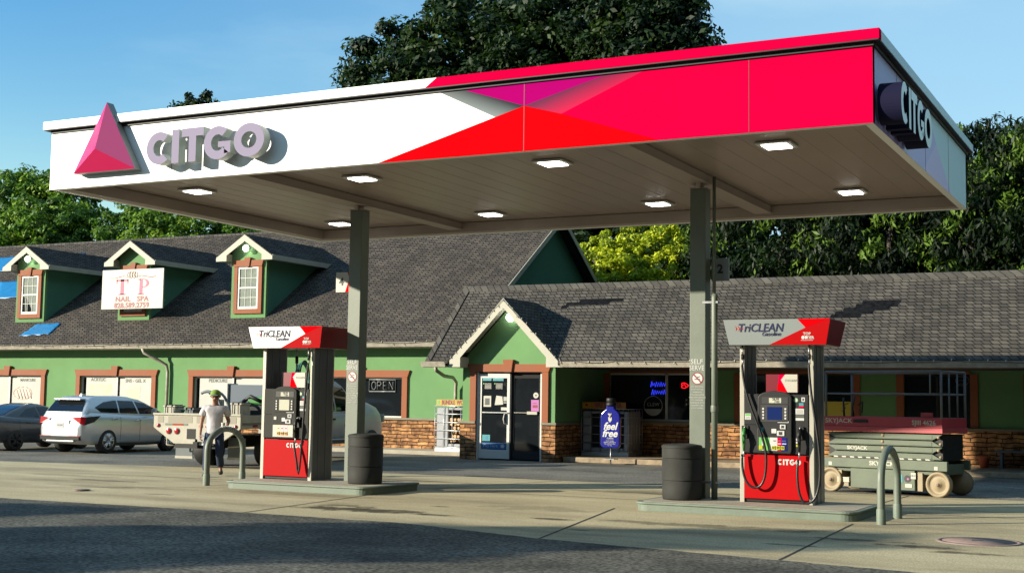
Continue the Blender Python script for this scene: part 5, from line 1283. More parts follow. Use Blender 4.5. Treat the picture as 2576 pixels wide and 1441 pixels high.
# ------------------------------------------------------------------ scissor lift
sk = thing('scissor_lift', 'folded green scissor lift with faded red platform and cream wheels', 'scissor lift', (-5.22, 27.35, 0), R(-14))
HL = 1.22; HW = 0.58
b = MB(); b.box(-HL-0.05, HL+0.1, -HW, -HW+0.08, 0.50, 0.69); b.box(-HL-0.05, HL+0.1, HW-0.08, HW, 0.50, 0.69); b.box(-HL, HL, -HW+0.08, HW-0.08, 0.42, 0.62)
b.box(-0.70, 0.66, -HW+0.02, HW-0.02, 0.10, 0.49)
ch = b.build('chassis', ['lift_green'], sk, bevel=0.012)
text('SKYJACK', 0.115, 'paper', ch, (-0.02, -HW-0.002, 0.60), bold=0.004, ext=0.001, xs=1.15)
b = MB(); y = -HW+0.016; b.box(0.30, 0.41, y-0.004, y, 0.25, 0.40, 0); b.disc((0.51, y-0.004, 0.33), 0.07, 20, 1); b.disc((0.52, y-0.006, 0.325), 0.02, 10, 2)
b.box(0.58, 0.68, y-0.004, y, 0.33, 0.45, 3); b.box(0.46, 0.60, y-0.004, y, 0.16, 0.23, 3)
y = -HW-0.003; b.box(1.06, 1.13, y, y+0.003, 0.52, 0.59, 3); b.box(-1.17, -1.10, y, y+0.003, 0.53, 0.60, 3)
b.build('decal', ['tealst', 'blackink', 'pinkp', 'paper'], ch)
text('NHC', 0.05, 'ink', ch, (0.63, -HW+0.009, 0.39), ext=0.0008)
b = MB(); b.box(-1.0, -0.74, -HW+0.03, 0.3, 0.20, 0.30, 0); b.box(-0.95, -0.76, -HW+0.05, 0.2, 0.12, 0.2, 1); b.box(-0.98, -0.90, -HW+0.03, 0.1, 0.30, 0.44, 1)
b.build('drive_gear', ['bedpaint', 'lift_wheel'], sk)
b = MB(); b.box(0.70, 0.80, -HW+0.05, 0.2, 0.10, 0.45, 0); b.build('ladder_bracket', ['lift_wheel'], sk)
for sx in (-1, 1):
    for sy in (-1, 1):
        yw = sy*(HW-0.07); b = MB()
        prof = [(0.0, -0.075*-sy), (0.05, -0.075*-sy), (0.055, -0.05*-sy), (0.13, -0.045*-sy), (0.15, -0.03*-sy), (0.185, -0.05*-sy), (0.205, -0.085*-sy), (0.24, -0.08*-sy), (0.248, -0.03), (0.248, 0.03), (0.24, 0.08*-sy), (0.0, 0.08*-sy)]
        prof = [(r_, h_*1.0) for r_, h_ in prof]
        b.lathe((0, 0, 0), prof, 32, 0, axis='y')
        wv = b.build('wheel', ['lift_wheel'], sk); wv.location = (sx*1.13, yw, 0.245)
        b = MB(); b.lathe((0, sy*0.078, 0), [(0, sy*0.02), (0.03, sy*0.02), (0.035, 0), (0.035, -sy*0.03)], 10, 0, axis='y'); b.build('hub_nut', ['iron'], wv)
# stacked scissor beams, each with a pointed end
for k in range(4):
    z0 = 0.715+0.125*k; z1 = z0+0.108
    for sy in (-1, 1):
        y0, y1 = sorted((sy*(HW-0.005-0.02*(k % 2)), sy*(HW-0.07)))
        e0, e1 = (1.02, 1.22) if k % 2 == 0 else (1.22, 1.02)
        b = MB(); b.prism([(-e1, y0, z0), (e1, y0, z0), (e0+0.0, y0, z1), (-e0, y0, z1)], (0, y1-y0, 0)); b.box(-1.02, 1.02, min(y0, y1)-0.006 if sy < 0 else y0, max(y0, y1), z0+0.012, z1-0.012)
        ar = b.build('scissor_arm', ['lift_green'], sk, bevel=0.008)
        if sy < 0 and k == 1: text('SKYJACK', 0.095, 'paper', ar, (-0.55, y0-0.010, (z0+z1)/2), bold=0.003, ext=0.001, xs=1.15)
        if sy < 0:
            b = MB(); b.lathe((0.0, y0-0.02, (z0+z1)/2+0.02), [(0, 0), (0.03, 0), (0.035, 0.02)], 12, 0, axis='y'); b.lathe((1.14 if k % 2 else 1.19, y0-0.0, (z0+z1)/2), [(0, -0.02), (0.025, -0.02), (0.03, 0.02)], 10, 0, axis='y'); b.build('pivot_pin', ['lift_wheel'], ar)
b = MB(); y = -HW-0.006
for i in range(24):
    x = -1.04+i*0.088; b.prism([(x, y, 0.70), (x+0.088, y, 0.70), (x+0.072, y, 0.725), (x-0.016, y, 0.725)], (0, 0.004, 0), i % 2)
b.build('hazard_stripe', ['paper', 'blackink'], sk)
for x in (-1.12, 1.12): b = MB(); b.box(x-0.08, x+0.08, -HW+0.09, HW-0.09, 0.7, 1.2); b.build('end_bracket', ['black'], sk)
b = MB(); b.box(-HL-0.03, HL+0.02, -HW-0.02, -HW+0.02, 1.325, 1.52, 0); b.box(-HL-0.03, HL+0.02, HW-0.02, HW+0.02, 1.325, 1.52, 0)
b.box(-HL-0.03, HL+0.03, -HW-0.035, HW+0.035, 1.225, 1.325, 1); b.box(-HL-0.03, -HL+0.0, -HW+0.02, HW-0.02, 1.325, 1.52, 0); b.box(HL-0.01, HL+0.02, -HW+0.02, HW-0.02, 1.325, 1.52, 0)
pf = b.build('platform', ['lift_red', 'lift_pink'], sk, bevel=0.006)
text('SKYJACK', 0.13, 'paper', pf, (-0.93, -HW-0.023, 1.43), bold=0.002, ext=0.001, xs=1.15); text('SJIII 4626', 0.13, 'paper', pf, (0.87, -HW-0.023, 1.42), bold=0.002, ext=0.001, xs=1.0)
b = MB(); b.box(-0.6, -0.3, -HW-0.04, -HW-0.02, 1.40, 1.46); b.build('latch', ['black'], pf)
b = MB(); b.box(0.78, 1.02, -HW+0.05, -HW+0.09, 1.52, 1.62); b.build('plate', ['lift_red'], pf)
b = MB()
xs_ = [-HL, -0.4, 0.4, HL]
for y in (-HW, HW):
    for x in (-HL, HL): b.tube([(x, y, 1.5), (x, y, 2.42)], 0.026, 8)
    b.tube([(-HL, y, 2.42), (HL, y, 2.42)], 0.024, 8); b.tube([(-HL, y, 1.98), (HL, y, 1.98)], 0.017, 8)
for x in (-HL, HL): b.tube([(x, -HW, 2.42), (x, HW, 2.42)], 0.020, 8); b.tube([(x, -HW, 1.98), (x, HW, 1.98)], 0.017, 8)
for y in (-0.2, 0.2): b.tube([(HL, y, 1.5), (HL, y, 2.42)], 0.018, 8)
b.tube([(1.0, -HW, 1.98), (1.0, -HW, 2.42)], 0.018, 8)
b.build('guard_rail', ['lift_rail'], sk)
b = MB(); b.tube([(-0.72, -0.3, 1.35), (-0.75, -0.35, 1.7), (-0.70, -0.3, 1.95)], 0.014, 6); b.tube([(-0.95, -0.3, 1.35), (-0.98, -0.3, 1.9)], 0.02, 6); b.tube([(-0.6, -0.4, 1.75), (-0.5, -0.4, 1.82), (-0.52, -0.4, 1.6), (-0.58, -0.4, 1.65)], 0.016, 6)
b.build('control_cable', ['black'], sk)

# ------------------------------------------------------------------ vehicles
def interp(tab, y):
    for a, c in zip(tab[:-1], tab[1:]):
        if y <= c[0]:
            t = (y-a[0])/(c[0]-a[0]); t = max(0, t); t2 = t
            return [a[i]+(c[i]-a[i])*t2 for i in range(1, len(a))]
    return list(tab[-1][1:])
def carve(o, wheels, r, W, matn='interior'):
    """cut the wheel arches, then bake the result so no cutter is left in the scene"""
    cb = MB()
    for yw, zw in wheels: cb.lathe((0, yw, zw), [(0, 0), (r, 0), (r, 1)], 28, 0, axis='x') if False else None
    bm = bmesh.new()
    for yw, zw in wheels:
        for sgn in (-1, 1):
            mtx = Matrix.Translation((sgn*W, yw, zw)) @ Matrix.Rotation(R(90), 4, 'Y')
            bmesh.ops.create_cone(bm, cap_ends=True, segments=36, radius1=r, radius2=r, depth=0.62, matrix=mtx)
    me = bpy.data.meshes.new('cut'); bm.to_mesh(me); bm.free(); me.materials.append(mat(matn))
    c = bpy.data.objects.new('cut', me); COL.objects.link(c)
    md = o.modifiers.new('b', 'BOOLEAN'); md.operation = 'DIFFERENCE'; md.object = c; md.solver = 'EXACT'; md.material_mode = 'TRANSFER'
    dg = bpy.context.evaluated_depsgraph_get(); dg.update()
    nm = bpy.data.meshes.new_from_object(o.evaluated_get(dg), preserve_all_data_layers=True, depsgraph=dg)
    o.modifiers.clear(); o.data = nm; bpy.data.objects.remove(c)

def wheel(t, x, y, r, w_, side, rimm='chrome', spokes=5):
    b = MB(); s = side
    b.lathe((0, 0, 0), [(r*0.66, s*w_/2), (r*0.9, s*w_/2), (r, s*w_*0.36), (r, -s*w_*0.36), (r*0.9, -s*w_/2), (r*0.5, -s*w_/2)], 32, 0, axis='x')
    tw = b.build('wheel', ['rubber'], t); tw.location = (x, y, r)
    b = MB(); b.lathe((0, 0, 0), [(r*0.67, s*w_*0.5), (r*0.62, s*w_*0.46), (r*0.60, -s*w_*0.1), (0, -s*w_*0.1)], 28, 1, axis='x')
    for k in range(spokes):
        a = 2*math.pi*k/spokes+0.3
        for da in (-0.13, 0.13):
            c0 = Vector((s*w_*0.46, 0.10*r*math.cos(a+da*2), 0.10*r*math.sin(a+da*2))); c1 = Vector((s*w_*0.44, 0.64*r*math.cos(a+da*1.4), 0.64*r*math.sin(a+da*1.4)))
            b.tube([c0, c1], [0.028*r/0.36, 0.036*r/0.36], 6, 0)
    b.lathe((s*w_*0.46, 0, 0), [(0.16*r, -0.02*s), (0.15*r, 0.012*s), (0, 0.016*s)], 14, 0, axis='x')
    b.lathe((0, 0, 0), [(r*0.60, s*w_*0.46), (r*0.67, s*w_*0.50), (r*0.66, s*w_*0.40)], 28, 0, axis='x')
    b.build('rim', [rimm, 'black'], tw)
    return tw

def car(name, label, loc, rzv, paint, L, W, lower, cabin, wb, wr, belt, zroof, suv, rims='chrome'):
    """heading +y, rear bumper at y=0.  lower: (y, halfwidth, zbot, ztop) ; cabin: (z, y_rear, y_front, halfwidth)"""
    t = thing(name, label, 'car', loc, rzv)
    b = MB(); NY = 60; ring = []
    ys = sorted(set([lower[0][0], lower[-1][0]]+[lower[0][0]+(lower[-1][0]-lower[0][0])*(0.5-0.5*math.cos(math.pi*i/NY)) for i in range(NY+1)]))
    def rp(y):
        hw, zb, zt = interp(lower, y)[:3]; h = zt-zb
        return [(0, zb), (hw*0.80, zb), (hw*0.93, zb+0.03), (hw*0.975, zb+h*0.14), (hw*0.99, zb+h*0.34), (hw, zb+h*0.56), (hw*0.99, zb+h*0.74), (hw*0.965, zb+h*0.90), (hw*0.90, zt-0.012), (hw*0.78, zt), (0, zt+0.015)]
    V = []; K = None
    for y in ys:
        p = rp(y); full = p + [(-x, z) for x, z in p[-2:0:-1]]; K = len(full)
        V += [(x, y, z) for x, z in full]
    n = len(ys)
    fs = [(i*K+j, i*K+(j+1) % K, (i+1)*K+(j+1) % K, (i+1)*K+j) for i in range(n-1) for j in range(K)]
    b.add(V, fs, 0, True)
    b.add([], []); b.f.append(tuple(range(K))); b.m.append(0); b.s.append(False)
    b.f.append(tuple(range((n-1)*K, n*K))); b.m.append(0); b.s.append(False)
    body = b.build('body', [paint, 'interior'], t)
    carve(body, [(wb[0], wr), (wb[1], wr)], wr*1.17, W/2+0.02)
    # cabin
    b = MB(); V = []; zs = [c[0] for c in cabin]
    def corner(z):
        yr_, yf_, hw = interp(cabin, z)[:3]; r = 0.16
        P = []
        for (cx, cy, a0) in ((hw-r, yf_-r*1.6, 90), (-(hw-r), yf_-r*1.6, 180), (-(hw-r), yr_+r, 270), (hw-r, yr_+r, 0)):
            pass
        ry = r*1.6
        for (cx, cy, rx, ryy, a0) in ((hw-r, yf_-ry, r, ry, 0), (-(hw-r), yf_-ry, r, ry, 90), (-(hw-r), yr_+r, r, r, 180), (hw-r, yr_+r, r, r, 270)):
            for k in range(6):
                a = R(a0+90*k/5); P.append((cx+rx*math.cos(a), cy+ryy*math.sin(a), z))
        return P
    for z in zs: V += corner(z)
    K = 24; n = len(zs)
    b.add(V, [(i*K+j, i*K+(j+1) % K, (i+1)*K+(j+1) % K, (i+1)*K+j) for i in range(n-1) for j in range(K)], 0, True)
    b.f.append(tuple(range((n-1)*K, n*K))); b.m.append(0); b.s.append(True)
    b.build('cabin', [paint], t)
    hwz = lambda z: interp(cabin, z)[2]; yrz = lambda z: interp(cabin, z)[0]; yfz = lambda z: interp(cabin, z)[1]
    def sidepatch(poly, s, nm='side_window', m='carglass', off=0.006):
        poly = [(a[0]+(c[0]-a[0])*k/6, a[1]+(c[1]-a[1])*k/6) for a, c in zip(poly, poly[1:]+poly[:1]) for k in range(6)]
        b = MB(); c = (sum(p[0] for p in poly)/len(poly), sum(p[1] for p in poly)/len(poly))
        pts = []; N = 6; rings = []
        for k in range(N+1):
            f = k/N; rings.append([(c[0]+(p[0]-c[0])*f, c[1]+(p[1]-c[1])*f) for p in poly])
        V = [(s*(hwz(z)+off), y, z) for rg in rings for y, z in rg]; K = len(poly)
        b.add(V, [(i*K+j, i*K+(j+1) % K, (i+1)*K+(j+1) % K, (i+1)*K+j) for i in range(N) for j in range(K)], 0, True)
        return b.build(nm, [m], t)
    def endpatch(xw0, xw1, z0, z1, fn, sgn, nm):
        b = MB(); N = 8; V = []
        for i in range(N+1):
            z = z0+(z1-z0)*i/N; w_ = xw0+(xw1-xw0)*i/N
            for j in range(N+1):
                u = -1+2*j/N; V.append((u*w_, fn(z)+sgn*0.006+(-sgn)*0.0, z))
        b.add(V, [(i*(N+1)+j, i*(N+1)+j+1, (i+1)*(N+1)+j+1, (i+1)*(N+1)+j) for i in range(N) for j in range(N)], 0, True)
        return b.build(nm, ['carglass'], t)
    for s in (-1, 1):
        for k, sx in enumerate(wb): wheel(t, s*(W/2-0.11), sx, wr, 0.24, s, rims)
    return t, body, sidepatch, endpatch, rp, (hwz, yrz, yfz)

# silver crossover
lower = [(0.0, 0.70, 0.46, 0.80), (0.05, 0.82, 0.40, 0.98), (0.14, 0.89, 0.33, 1.16), (0.35, 0.925, 0.27, 1.22), (1.0, 0.935, 0.25, 1.20), (2.3, 0.925, 0.24, 1.15), (3.2, 0.93, 0.25, 1.12), (3.7, 0.92, 0.26, 1.06), (4.2, 0.88, 0.28, 0.99), (4.5, 0.78, 0.32, 0.88), (4.64, 0.60, 0.40, 0.74)]
cabin = [(1.05, 0.10, 3.75, 0.84), (1.20, 0.12, 3.55, 0.83), (1.35, 0.22, 3.20, 0.79), (1.50, 0.34, 2.86, 0.73), (1.60, 0.40, 2.60, 0.68), (1.68, 0.62, 2.2, 0.60), (1.715, 0.95, 1.9, 0.45)]
t, body, sp_, ep_, rp, fn = car('parked_suv', 'silver crossover parked nose to the building left of the flatbed truck', (-29.60, 28.80, 0), 0, 'silver', 4.64, 1.86, lower, cabin, (1.02, 3.68), 0.365, 1.15, 1.7, True)
for s in (-1, 1):
    sp_([(0.78, 1.22), (0.55, 1.36), (0.95, 1.52), (1.35, 1.57), (1.50, 1.575), (1.50, 1.20)], s)
    sp_([(1.56, 1.20), (1.56, 1.575), (2.2, 1.56), (2.33, 1.18)], s)
    sp_([(2.40, 1.18), (2.27, 1.55), (2.62, 1.50), (3.05, 1.35), (3.30, 1.22), (3.32, 1.17)], s)
    b = MB()
    for y, z in ((1.25, 1.02), (2.25, 0.97)): b.tube([(s*0.955, y-0.12, z), (s*0.975, y, z+0.012), (s*0.955, y+0.12, z)], [0.012, 0.026, 0.012], 8)
    b.build('door_handle', ['chrome'], t)
    b = MB(); hw = 0.88; xx = s*hw
    # wrap-round tail lamp, pointed toward the side
    b.add([(s*0.46, 0.02, 1.05), (s*0.80, 0.005, 1.09), (s*0.915, 0.10, 1.08), (s*0.955, 0.66, 1.12), (s*0.945, 0.42, 0.94), (s*0.90, 0.06, 0.84), (s*0.80, -0.005, 0.88), (s*0.46, 0.01, 0.98)], [(0, 1, 6, 7), (1, 2, 5, 6), (2, 3, 4, 5)], [0, 0, 1])
    b.build('taillight', ['taillight', 'blackink'], t)
    b = MB(); b.box(min(s*0.35, s*0.8), max(s*0.35, s*0.8), -0.005, 0.10, 0.50, 0.53); b.build('reflector', ['taillight'], t)
    b = MB(); b.prism([(s*0.93, 2.80, 1.18), (s*0.93, 2.92, 1.18), (s*1.10, 2.90, 1.22), (s*1.12, 2.78, 1.22)], (0, 0, 0.14)); b.build('mirror', ['silver'], t, bevel=0.03)
b = MB()   # rear glass, sloped with the hatch
V = []
for i in range(9):
    z = 1.24+(1.57-1.24)*i/8; w_ = 0.70-0.10*i/8
    for j in range(9):
        u = -1+2*j/8; V.append((u*w_, fn[1](z)-0.012+0.04*u*u*0, z))
b.add(V, [(i*9+j, i*9+j+1, (i+1)*9+j+1, (i+1)*9+j) for i in range(8) for j in range(8)], 0, True)
b.build('rear_window', ['carglass'], t)
b = MB(); b.box(-0.54, 0.54, 0.22, 0.60, 1.585, 1.625); b.build('spoiler', ['silver'], t, bevel=0.02)
b = MB(); b.box(-0.10, 0.10, 0.21, 0.225, 1.59, 1.61); b.build('brake_light', ['whiteink'], t)
b = MB(); b.box(-0.36, 0.36, -0.004, 0.10, 0.72, 0.99, 0); b.build('plate_recess', ['silver'], t, bevel=0.01)
b = MB(); b.box(-0.155, 0.155, -0.012, 0.0, 0.76, 0.91); pl = b.build('license_plate', ['platew'], t)
text('H2J 840', 0.07, 'navy', pl, (0, -0.014, 0.835), ext=0.0005)
b = MB(); b.box(-0.78, 0.78, -0.02, 0.16, 0.40, 0.52, 0); b.box(-0.55, 0.55, 0.0, 0.15, 0.34, 0.40, 1); b.build('bumper_trim', ['charcoal', 'chrome'], t, bevel=0.02)
b = MB(); b.box(-0.90, 0.90, 1.35, 3.25, 0.22, 0.30); b.build('sill', ['charcoal'], t)
b = MB(); b.prism([(-0.03, 0.9, 1.70), (0.03, 0.9, 1.70), (0.03, 0.76, 1.70), (-0.03, 0.76, 1.70)], (0, 0.02, 0.06)); b.build('antenna_fin', ['silver'], t)
b = MB()
for s in (-1, 1):
    for y in (1.53, 2.36):
        P = [(s*(x+0.003), y, z) for x, z in rp(y)[3:8]]; b.tube(P, 0.005, 4)
b.build('door_gap', ['blackink'], t)

# dark sedan cut by the frame
lower = [(0.0, 0.66, 0.42, 0.78), (0.05, 0.80, 0.36, 0.95), (0.15, 0.87, 0.30, 1.05), (0.5, 0.90, 0.26, 1.07), (1.2, 0.905, 0.24, 1.02), (2.5, 0.905, 0.22, 0.97), (3.5, 0.90, 0.24, 0.95), (4.1, 0.88, 0.26, 0.88), (4.6, 0.76, 0.30, 0.76), (4.76, 0.55, 0.38, 0.66)]
cabin = [(0.92, 0.62, 3.75, 0.80), (1.04, 0.72, 3.45, 0.78), (1.20, 1.05, 3.05, 0.72), (1.34, 1.45, 2.65, 0.64), (1.42, 1.8, 2.35, 0.52), (1.445, 2.0, 2.2, 0.35)]
t, body, sp_, ep_, rp, fn = car('parked_sedan', 'dark grey sedan cut off by the left edge beside the crossover', (-32.75, 28.15, 0), 0, 'darkcar', 4.76, 1.81, lower, cabin, (1.08, 3.82), 0.325, 1.0, 1.44, False, 'charcoal')
for s in (-1, 1):
    sp_([(1.28, 1.06), (1.62, 1.27), (1.98, 1.33), (2.08, 1.02)], s)
    sp_([(2.14, 1.02), (2.06, 1.34), (2.45, 1.33), (2.95, 1.20), (3.2, 1.05), (3.15, 1.0)], s)
    b = MB()
    for y, z in ((1.55, 0.86), (2.5, 0.84)): b.tube([(s*0.91, y-0.11, z), (s*0.935, y, z+0.01), (s*0.91, y+0.11, z)], [0.012, 0.022, 0.012], 8)
    b.build('door_handle', ['darkcar'], t)
    b = MB(); b.add([(s*0.5, 0.04, 0.98), (s*0.78, 0.03, 0.99), (s*0.885, 0.22, 1.0), (s*0.885, 0.2, 0.84), (s*0.78, 0.02, 0.80), (s*0.5, 0.02, 0.84)], [(0, 1, 4, 5), (1, 2, 3, 4)], 0); b.build('taillight', ['taillight'], t)
b = MB(); V = []
for i in range(7):
    z = 1.07+(1.36-1.07)*i/6
    for j in range(7): V.append(((-1+2*j/6)*(0.62-0.1*i/6), fn[1](z)-0.01, z+0.006))
b.add(V, [(i*7+j, i*7+j+1, (i+1)*7+j+1, (i+1)*7+j) for i in range(6) for j in range(6)], 0, True); b.build('rear_window', ['carglass'], t)
b = MB(); b.box(-0.16, 0.16, -0.01, 0.05, 0.72, 0.86); b.build('license_plate', ['platew'], t)
b = MB()
for s in (-1, 1):
    for y in (1.22, 2.11):
        P = [(s*(x+0.003), y, z) for x, z in rp(y)[3:8]]; b.tube(P, 0.005, 4)
b.build('door_gap', ['blackink'], t)

# white flatbed truck
tk = thing('flatbed_truck', 'white flatbed work truck with red tail lamps parked behind the left pump', 'truck', (-21.08, 24.82, 0), R(7))
HWt = 1.21
pts = [(-HWt, 1.30), (-HWt, 0.98), (-0.62, 0.60), (0.62, 0.60), (HWt, 0.98), (HWt, 1.30)]
b = MB(); b.prism([(x, 0.0, z) for x, z in pts], (0, 0.06, 0)); tg = b.build('tail_panel', ['bedpaint'], tk, bevel=0.008)
b = MB(); b.box(-HWt, HWt, 0.06, 4.3, 1.05, 1.13, 0)
for s in (-1, 1): b.box(min(s*HWt, s*(HWt-0.06)), max(s*HWt, s*(HWt-0.06)), 0.06, 4.3, 0.98, 1.30, 0)
b.box(-HWt-0.01, HWt+0.01, -0.03, 0.10, 1.28, 1.33, 0); b.box(-HWt, HWt, 4.25, 4.31, 1.13, 1.95, 0)
bed = b.build('flatbed', ['bedpaint'], tk, bevel=0.006)
for x0, x1 in ((-1.10, -0.93), (-0.80, -0.12), (0.0, 0.6), (0.90, 1.1)):
    b = MB(); b.box(x0, x1, -0.004, 0.0, 1.10, 1.255, 0); b.build('recess', [G.setdefault('bedshade', M('recessed_cream_paint', (0.24, 0.22, 0.17), 0.6))], tg)  # raised plates in darker cream, painted as the shade of sunk panels
b = MB(); b.box(-0.88, -0.24, -0.006, 0, 1.035, 1.085, 0); b.box(-0.67, -0.36, -0.009, 0, 1.04, 1.08, 1); b.build('reflector_bar', ['islandpaint', 'orange'], tg)
b = MB(); b.box(-0.26, -0.02, -0.008, 0, 0.72, 0.96); b.build('winch_port', ['black'], tg)
b = MB(); b.box(0.03, 0.42, -0.006, 0, 0.68, 0.955); b.build('plate_mount', ['trim'], tg)
b = MB(); b.box(0.08, 0.36, -0.014, -0.006, 0.72, 0.88); lp = b.build('license_plate', ['platew'], tg); text('LTD-561', 0.075, 'ink', lp, (0.22, -0.016, 0.80), ext=0.0005)
for x, z, r_ in ((-0.77, 0.90, 0.07), (-0.54, 0.90, 0.07), (-1.07, 1.03, 0.045), (0.12, 1.03, 0.045), (0.30, 1.03, 0.045), (0.48, 1.03, 0.045), (1.08, 1.03, 0.045)):
    b = MB(); b.lathe((x, -0.0, z), [(r_, 0), (r_*0.95, -0.02), (r_*0.5, -0.028), (0, -0.03)], 18, 0, axis='y'); b.lathe((x, 0, z), [(r_*1.12, 0), (r_*1.12, -0.012), (r_, -0.014)], 18, 1, axis='y'); b.build('taillight', ['taillight', 'steel'], tk)
b = MB(); b.box(-0.55, 0.6, -0.02, 0.25, 0.50, 0.60, 0); b.box(0.02, 0.14, -0.16, 0.0, 0.52, 0.66, 0); b.lathe((0.08, -0.12, 0.68), [(0, 0.05), (0.03, 0.04), (0.035, 0), (0.02, -0.03)], 12, 0); b.box(-0.5, 0.5, 0.25, 7.7, 0.50, 0.78, 0)
b.build('hitch_and_frame', ['black'], tk)
b = MB(); b.box(0.15, 0.5, -0.10, 0.05, 0.58, 0.63); b.build('receiver', ['whiteink'], tk)
for s in (-1, 1):
    b = MB(); x0, x1 = sorted((s*0.50, s*0.98)); b.box(x0, x1, 0.62, 0.64, 0.24, 0.75, 0); b.box(x0-0.01, x1+0.01, 0.61, 0.65, 0.22, 0.28, 1)
    b.build('mud_flap', ['geargr', 'trim'], tk)
    b = MB(); b.tube([(s*1.02, 0.3, 1.0), (s*1.02, 0.3, 0.56), (s*0.7, 0.3, 0.54)], 0.022, 6); b.build('step_bar', ['trim'], tk)
    for dx_ in (0.0, 0.0):
        pass
    w1 = wheel(tk, s*0.88, 1.95, 0.42, 0.46, s, 'steel', 4)
    w2 = wheel(tk, s*0.92, 7.50, 0.42, 0.28, s, 'steel', 6)
# under-bed boxes and side rail with lamps
b = MB(); b.box(HWt-0.35, HWt-0.01, 1.95, 2.9, 0.55, 0.97); b.build('tool_box', ['bedpaint'], tk, bevel=0.01)
b = MB()
for y in (0.55, 1.9): b.box(HWt, HWt+0.008, y, y+0.22, 1.02, 1.07)
b.build('side_reflector', ['maroon'], tk)
# cab
lower = [(4.4, 0.92, 0.52, 1.28), (4.55, 0.96, 0.48, 1.34), (6.65, 0.97, 0.48, 1.34), (6.9, 0.97, 0.50, 1.35), (7.75, 0.975, 0.52, 1.36), (8.2, 0.95, 0.50, 1.32), (8.45, 0.86, 0.52, 1.2), (8.5, 0.78, 0.56, 1.05)]
b = MB(); V = []; ys = [4.4+(8.5-4.4)*i/44 for i in range(45)]
def rpt(y):
    hw, zb, zt = interp(lower, y)[:3]; h = zt-zb
    hood = 0.30 if y > 6.7 else 0.0
    return [(0, zb), (hw*0.85, zb), (hw*0.96, zb+0.04), (hw, zb+h*0.3), (hw, zb+h*0.62), (hw*0.985, zb+h*0.85), (hw*0.93, zt), (hw*0.80, zt+hood*0.55*min(1, (y-6.7)*6, (8.52-y)*5)), (hw*0.5, zt+hood*min(1, (y-6.7)*6, (8.52-y)*4)), (0, zt+hood*1.08*min(1, (y-6.7)*6, (8.52-y)*4))] if hood else [(0, zb), (hw*0.85, zb), (hw*0.96, zb+0.04), (hw, zb+h*0.3), (hw, zb+h*0.62), (hw*0.985, zb+h*0.85), (hw*0.93, zt), (hw*0.8, zt+0.002), (hw*0.5, zt+0.004), (0, zt+0.006)]
for y in ys:
    p = rpt(y); full = p+[(-x, z) for x, z in p[-2:0:-1]]; K = len(full); V += [(x, y, z) for x, z in full]
b.add(V, [(i*K+j, i*K+(j+1) % K, (i+1)*K+(j+1) % K, (i+1)*K+j) for i in range(44) for j in range(K)], 0, True)
b.f.append(tuple(range(K))); b.m.append(0); b.s.append(False); b.f.append(tuple(range(44*K, 45*K))); b.m.append(0); b.s.append(False)
body = b.build('cab_body', ['truckw', 'interior'], tk); carve(body, [(7.50, 0.45)], 0.56, 1.0)
cab = [(1.25, 4.45, 7.0, 0.92), (1.5, 4.48, 6.8, 0.88), (1.8, 4.52, 6.48, 0.81), (2.08, 4.58, 6.1, 0.74), (2.2, 4.7, 5.9, 0.66), (2.25, 4.9, 5.7, 0.5)]
b = MB(); V = []
def cring(z):
    yr_, yf_, hw = interp(cab, z)[:3]; r = 0.14; P = []
    for (cx, cy, a0) in ((hw-r, yf_-r, 0), (-(hw-r), yf_-r, 90), (-(hw-r), yr_+r, 180), (hw-r, yr_+r, 270)):
        for k in range(6): a = R(a0+90*k/5); P.append((cx+r*math.cos(a), cy+r*math.sin(a), z))
    return P
for z, *_ in cab: V += cring(z)
b.add(V, [(i*24+j, i*24+(j+1) % 24, (i+1)*24+(j+1) % 24, (i+1)*24+j) for i in range(len(cab)-1) for j in range(24)], 0, True)
b.f.append(tuple(range((len(cab)-1)*24, len(cab)*24))); b.m.append(0); b.s.append(True)
b.build('cab_roof', ['truckw'], tk)
for s in (-1, 1):
    for poly in ([(4.75, 1.38), (4.79, 2.05), (5.35, 2.06), (5.35, 1.38)], [(5.44, 1.38), (5.44, 2.05), (5.98, 2.03), (6.38, 1.76), (6.70, 1.40)]):
        poly = [(a[0]+(c[0]-a[0])*k/6, a[1]+(c[1]-a[1])*k/6) for a, c in zip(poly, poly[1:]+poly[:1]) for k in range(6)]
        b = MB(); c = (sum(p[0] for p in poly)/len(poly), sum(p[1] for p in poly)/len(poly)); V = []; K = len(poly)
        for k in range(6):
            for p in poly: y = c[0]+(p[0]-c[0])*k/5; z = c[1]+(p[1]-c[1])*k/5; V.append((s*(interp(cab, z)[2]+0.007), y, z))
        b.add(V, [(i*K+j, i*K+(j+1) % K, (i+1)*K+(j+1) % K, (i+1)*K+j) for i in range(5) for j in range(K)], 0, True); b.build('side_window', ['carglass'], tk)
    b = MB(); b.box(min(s*0.96, s*0.99), max(s*0.96, s*0.99), 5.05, 5.25, 1.14, 1.19); b.build('door_handle', ['black'], tk)
    b = MB(); b.box(min(s*1.0, s*1.24), max(s*1.0, s*1.24), 6.4, 6.5, 1.38, 1.65); b.box(min(s*0.9, s*1.05), max(s*0.9, s*1.05), 6.43, 6.47, 1.42, 1.46); b.build('mirror', ['black'], tk, bevel=0.02)
    b = MB(); b.box(min(s*0.80, s*0.93), max(s*0.80, s*0.93), 8.34, 8.47, 1.05, 1.28); b.build('headlight', ['blind'], tk, bevel=0.02)
    b = MB(); b.tube([(s*0.985, 4.6, 0.60), (s*0.99, 6.8, 0.60)], 0.04, 8); b.build('side_step', ['steel'], tk)
text('4x4', 0.14, 'maroon', tk, (0.985, 5.9, 1.0), rot=(90, 0, 90), ext=0.001)
b = MB(); b.box(-0.62, 0.62, 4.465, 4.50, 1.45, 1.95); b.build('rear_window', ['carglass'], tk)

